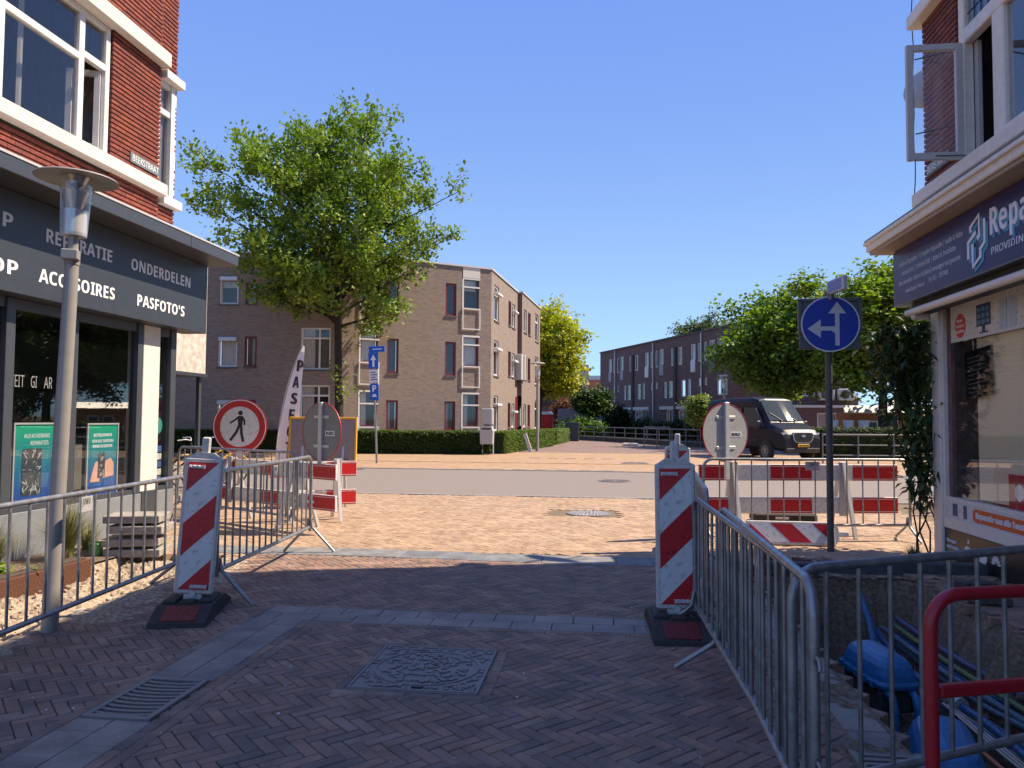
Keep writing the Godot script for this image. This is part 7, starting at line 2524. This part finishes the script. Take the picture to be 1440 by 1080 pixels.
	for x in [-0.42, 0.25]:
		mb = MB.new()
		bar(mb, Transform3D(), Vector3(1.80, 1.55, x), Vector3(1.50, 1.86, x + 0.38), 0.02)
		part("wiper", mb, M.black, o)
	mb = MB.new()
	mb.bbox(Vector3(1.55, 1.62, 0.4), Vector3(0.1, 0.05, 0.35), 0.01)
	part("dashboard_paper", mb, mat(L(0.5, 0.08, 0.06), 0.6), o)

func bicycle(label: String, at: Vector3, turn: float, col: Color, lean: float, crate: bool) -> void:
	var o := thing("bicycle", label, "bicycle", at, turn, "bicycles parked by the shelter")
	o.rotation.x = lean
	var fm := mat(col, 0.4)
	for x in [-0.54, 0.54]:
		var mb := MB.new()
		var ring := []
		for k in 29: ring.append(Vector3(x + cos(TAU * k / 28.0) * 0.34, 0.34 + sin(TAU * k / 28.0) * 0.34, 0))
		mb.tube(ring, 0.02, 6, false)
		var w := part("wheel", mb, M.rubber, o)
		mb = MB.new()
		for k in 14:
			var a := TAU * k / 14.0
			mb.tube([Vector3(x, 0.34, 0.02 if k % 2 else -0.02), Vector3(x + cos(a) * 0.33, 0.34 + sin(a) * 0.33, 0)], 0.003, 4, false)
		part("spokes", mb, M.galv_light, w)
		mb = MB.new()
		var arc := arc_pts(Vector3(x, 0.34, 0), Vector3(1, 0, 0), Vector3(0, 1, 0), 0.385, 0.3, 2.7, 10)
		mb.tube(arc, 0.018, 6)
		part("mudguard", mb, fm, o)
	var mb2 := MB.new()
	var bb := Vector3(-0.08, 0.30, 0)
	var seat := Vector3(-0.24, 0.80, 0)
	var head := Vector3(0.36, 0.86, 0)
	for l in [[bb, seat], [bb, Vector3(0.40, 0.70, 0)], [Vector3(-0.18, 0.62, 0), head], [bb, Vector3(-0.54, 0.34, 0)], [seat, Vector3(-0.54, 0.34, 0)], [Vector3(0.34, 0.98, 0), Vector3(0.54, 0.34, 0)]]: mb2.tube([l[0], l[1]], 0.018, 8)
	part("frame", mb2, fm, o)
	mb2 = MB.new()
	mb2.tube(pipe_path([Vector3(0.12, 1.06, 0.30), Vector3(0.28, 1.08, 0.24), Vector3(0.34, 1.03, 0.0), Vector3(0.28, 1.08, -0.24), Vector3(0.12, 1.06, -0.30)]), 0.013, 8)
	part("handlebar", mb2, M.galv_light, o)
	mb2 = MB.new()
	mb2.prism(PackedVector2Array([Vector2(-0.38, -0.1), Vector2(-0.25, -0.06), Vector2(-0.10, -0.02), Vector2(-0.10, 0.02), Vector2(-0.25, 0.06), Vector2(-0.38, 0.1)]), Transform3D(Basis(Vector3(1, 0, 0), Vector3(0, 0, -1), Vector3(0, 1, 0)), Vector3(0, 0.84, 0)), 0.0, 0.07)
	part("saddle", mb2, M.black, o)
	mb2 = MB.new()
	fbox(mb2, Transform3D(), -0.75, -0.38, 0.70, 0.72, -0.07, 0.07)
	part("luggage_rack", mb2, M.steel_dark, o)
	if crate:
		mb2 = MB.new()
		fbox(mb2, Transform3D(), 0.42, 0.78, 0.78, 1.0, -0.18, 0.18, 0.02)
		part("front_crate", mb2, fm, o)

func make_small_things() -> void:
	bicycle("dark bicycle parked before the shelter behind the shop corner", Vector3(-9.35, 0, -15.9), 0.35, L(0.03, 0.03, 0.035), 0.08, false)
	bicycle("second dark bicycle close to the shop corner, farther left", Vector3(-9.9, 0, -15.2), 1.2, L(0.05, 0.05, 0.055), -0.08, false)
	bicycle("yellow bicycle beside the round no pedestrians sign", Vector3(-8.75, 0, -16.3), 0.9, L(0.62, 0.32, 0.01), 0.1, false)
	# utility box on two posts before the hedge corner
	var o := thing("utility_box", "grey metal utility cabinet and bin on two posts before the hedge corner", "utility box", Vector3(-5.05, 0, -34.05 + 0.75), -0.1)
	var I := Transform3D()
	var mb := MB.new()
	for x in [-0.24, 0.24]:
		mb = MB.new()
		mb.cyl(Vector3(x, 0, 0), Vector3(x, 2.0, 0), 0.03, 0.03, 10)
		part("post", mb, M.galv_light, o)
	mb = MB.new()
	fbox(mb, I, -0.25, 0.25, 1.30, 2.0, 0.0, 0.24, 0.03)
	part("cabinet", mb, M.sign_back, o)
	mb = MB.new()
	mb.prism(PackedVector2Array([Vector2(-0.27, 0.45), Vector2(0.27, 0.45), Vector2(0.29, 1.0), Vector2(0.22, 1.24), Vector2(-0.22, 1.24), Vector2(-0.29, 1.0)]), I, 0.0, 0.30)
	part("bin", mb, M.sign_back, o)
	mb = MB.new()
	fbox(mb, I, -0.20, 0.20, 1.08, 1.14, 0.30, 0.312)
	part("bin_slot", mb, M.black, o)
	o = thing("leaning_post", "pale slanted post leaning at the side street hedge beside the far lamp", "post", Vector3(-3.55, 0, -36.6))
	mb = MB.new()
	bar(mb, I, Vector3(0.06, 0, 0), Vector3(-0.22, 0.85, 0), 0.16)
	part("post", mb, M.concrete_white, o)
	# portable toilet
	o = thing("portable_toilet", "red portable toilet cabin with white roof behind the hedge gap", "toilet cabin", Vector3(-5.6, 0, -75.0))
	mb = MB.new()
	fbox(mb, I, -0.6, 0.6, 0.0, 2.0, -0.6, 0.6, 0.06)
	part("cabin", mb, M.red_bright, o)
	mb = MB.new()
	mb.prism(PackedVector2Array([Vector2(-0.64, 2.01), Vector2(0.64, 2.01), Vector2(0.60, 2.16), Vector2(0.35, 2.28), Vector2(-0.35, 2.28), Vector2(-0.60, 2.16)]), I, -0.64, 0.64)
	part("roof", mb, M.film_white, o)
	mb = MB.new()
	fbox(mb, I, -0.42, 0.42, 0.1, 1.9, 0.6, 0.63, 0.01)
	part("door", mb, M.red, o)
	# railings along the water
	railing("long grey railing along the sunken bank before the terrace", [Vector3(-2.2, 0, -59.0), Vector3(0.6, 0, -54.0), Vector3(3.2, 0, -48.8), Vector3(5.4, 0, -44.5)], 1.0, 11, 3)
	railing("nearer pale railing piece with rounded top, left of the right round sign", [Vector3(2.15, 0, -42.5), Vector3(3.5, 0, -42.2)], 1.15, 2, 2)
	railing("grey railing with three rails right of the van before the dark hedge", [Vector3(8.0, 0, -29.6), Vector3(17, 0, -30.3)], 1.05, 7, 3)
	mb = MB.new()
	var bank := [Vector3(-2.4, 0, -59.2), Vector3(0.5, 0, -54.2), Vector3(3.0, 0, -49.0), Vector3(5.4, 0, -44.7)]
	for i in 3:
		var F := frame(bank[i], bank[i + 1] - bank[i])
		fbox(mb, F, 0, (bank[i + 1] - bank[i]).length(), -0.02, 0.32, -0.5, -0.1)
	tag(part("retaining_wall", mb, mat(L(0.10, 0.095, 0.09), 0.9, 0, "blotch", 0.5), self), "low dark retaining wall under the long railing before the terrace", "wall")
	mb = MB.new()
	mb.bbox(Vector3(), Vector3(0.9, 0.16, 0.5), 0.03)
	var rk := part("stone_block", mb, M.concrete_white, self)
	rk.position = Vector3(1.55, 0.08, -46.5)
	tag(rk, "pale flat stone block at the foot of the long railing", "stone")
	o = thing("dark_bin", "dark bin box at the end of the far hedge", "bin", Vector3(-2.3, 0, -55.5))
	mb = MB.new()
	fbox(mb, I, -0.5, 0.5, 0, 1.35, -0.4, 0.4, 0.03)
	part("bin", mb, M.anthracite, o)
	# terrace furniture behind the railing
	for i in 3:
		o = thing("white_planter", ["white planter pot before the chalet, nearest the blue sign pole", "white planter pot in the middle before the chalet", "white planter pot before the chalet, right one"][i], "planter", Vector3(11.6 + i * 0.75, 0, -41.0), 0.0, "white planters by the chalet")
		mb = MB.new()
		mb.lathe([Vector2(0, 0), Vector2(0.2, 0), Vector2(0.28, 0.6), Vector2(0.24, 0.6), Vector2(0, 0.55)], 16)
		part("pot", mb, M.film_white, o).position.y = 1.0
		mb = MB.new()
		fbox(mb, I, -0.3, 0.3, 0, 1.0, -0.3, 0.3)
		part("plinth", mb, M.concrete_white, o)

func railing(label: String, pts: Array, h: float, posts: int, rails: int) -> void:
	var o := thing("railing", label, "railing", Vector3(), 0.0, "grey railings along the water")
	var total := 0.0
	for i in pts.size() - 1: total += (pts[i + 1] - pts[i]).length()
	for k in rails:
		var y := h - k * (h * 0.36)
		var mb := MB.new()
		var q := []
		for p in pts: q.append(p + Vector3(0, y, 0))
		mb.tube(q, 0.035 if k == 0 else 0.022, 8)
		part("rail", mb, M.steel_dark, o)
	for i in posts + 1:
		var d := total * i / posts
		var p: Vector3 = pts[0]
		for j in pts.size() - 1:
			var l: float = (pts[j + 1] - pts[j]).length()
			if d <= l + 1e-3:
				p = pts[j] + (pts[j + 1] - pts[j]) * (d / l)
				break
			d -= l
		var mb := MB.new()
		mb.cyl(p, p + Vector3(0, h, 0), 0.03, 0.03, 8)
		part("post", mb, M.steel_dark, o)
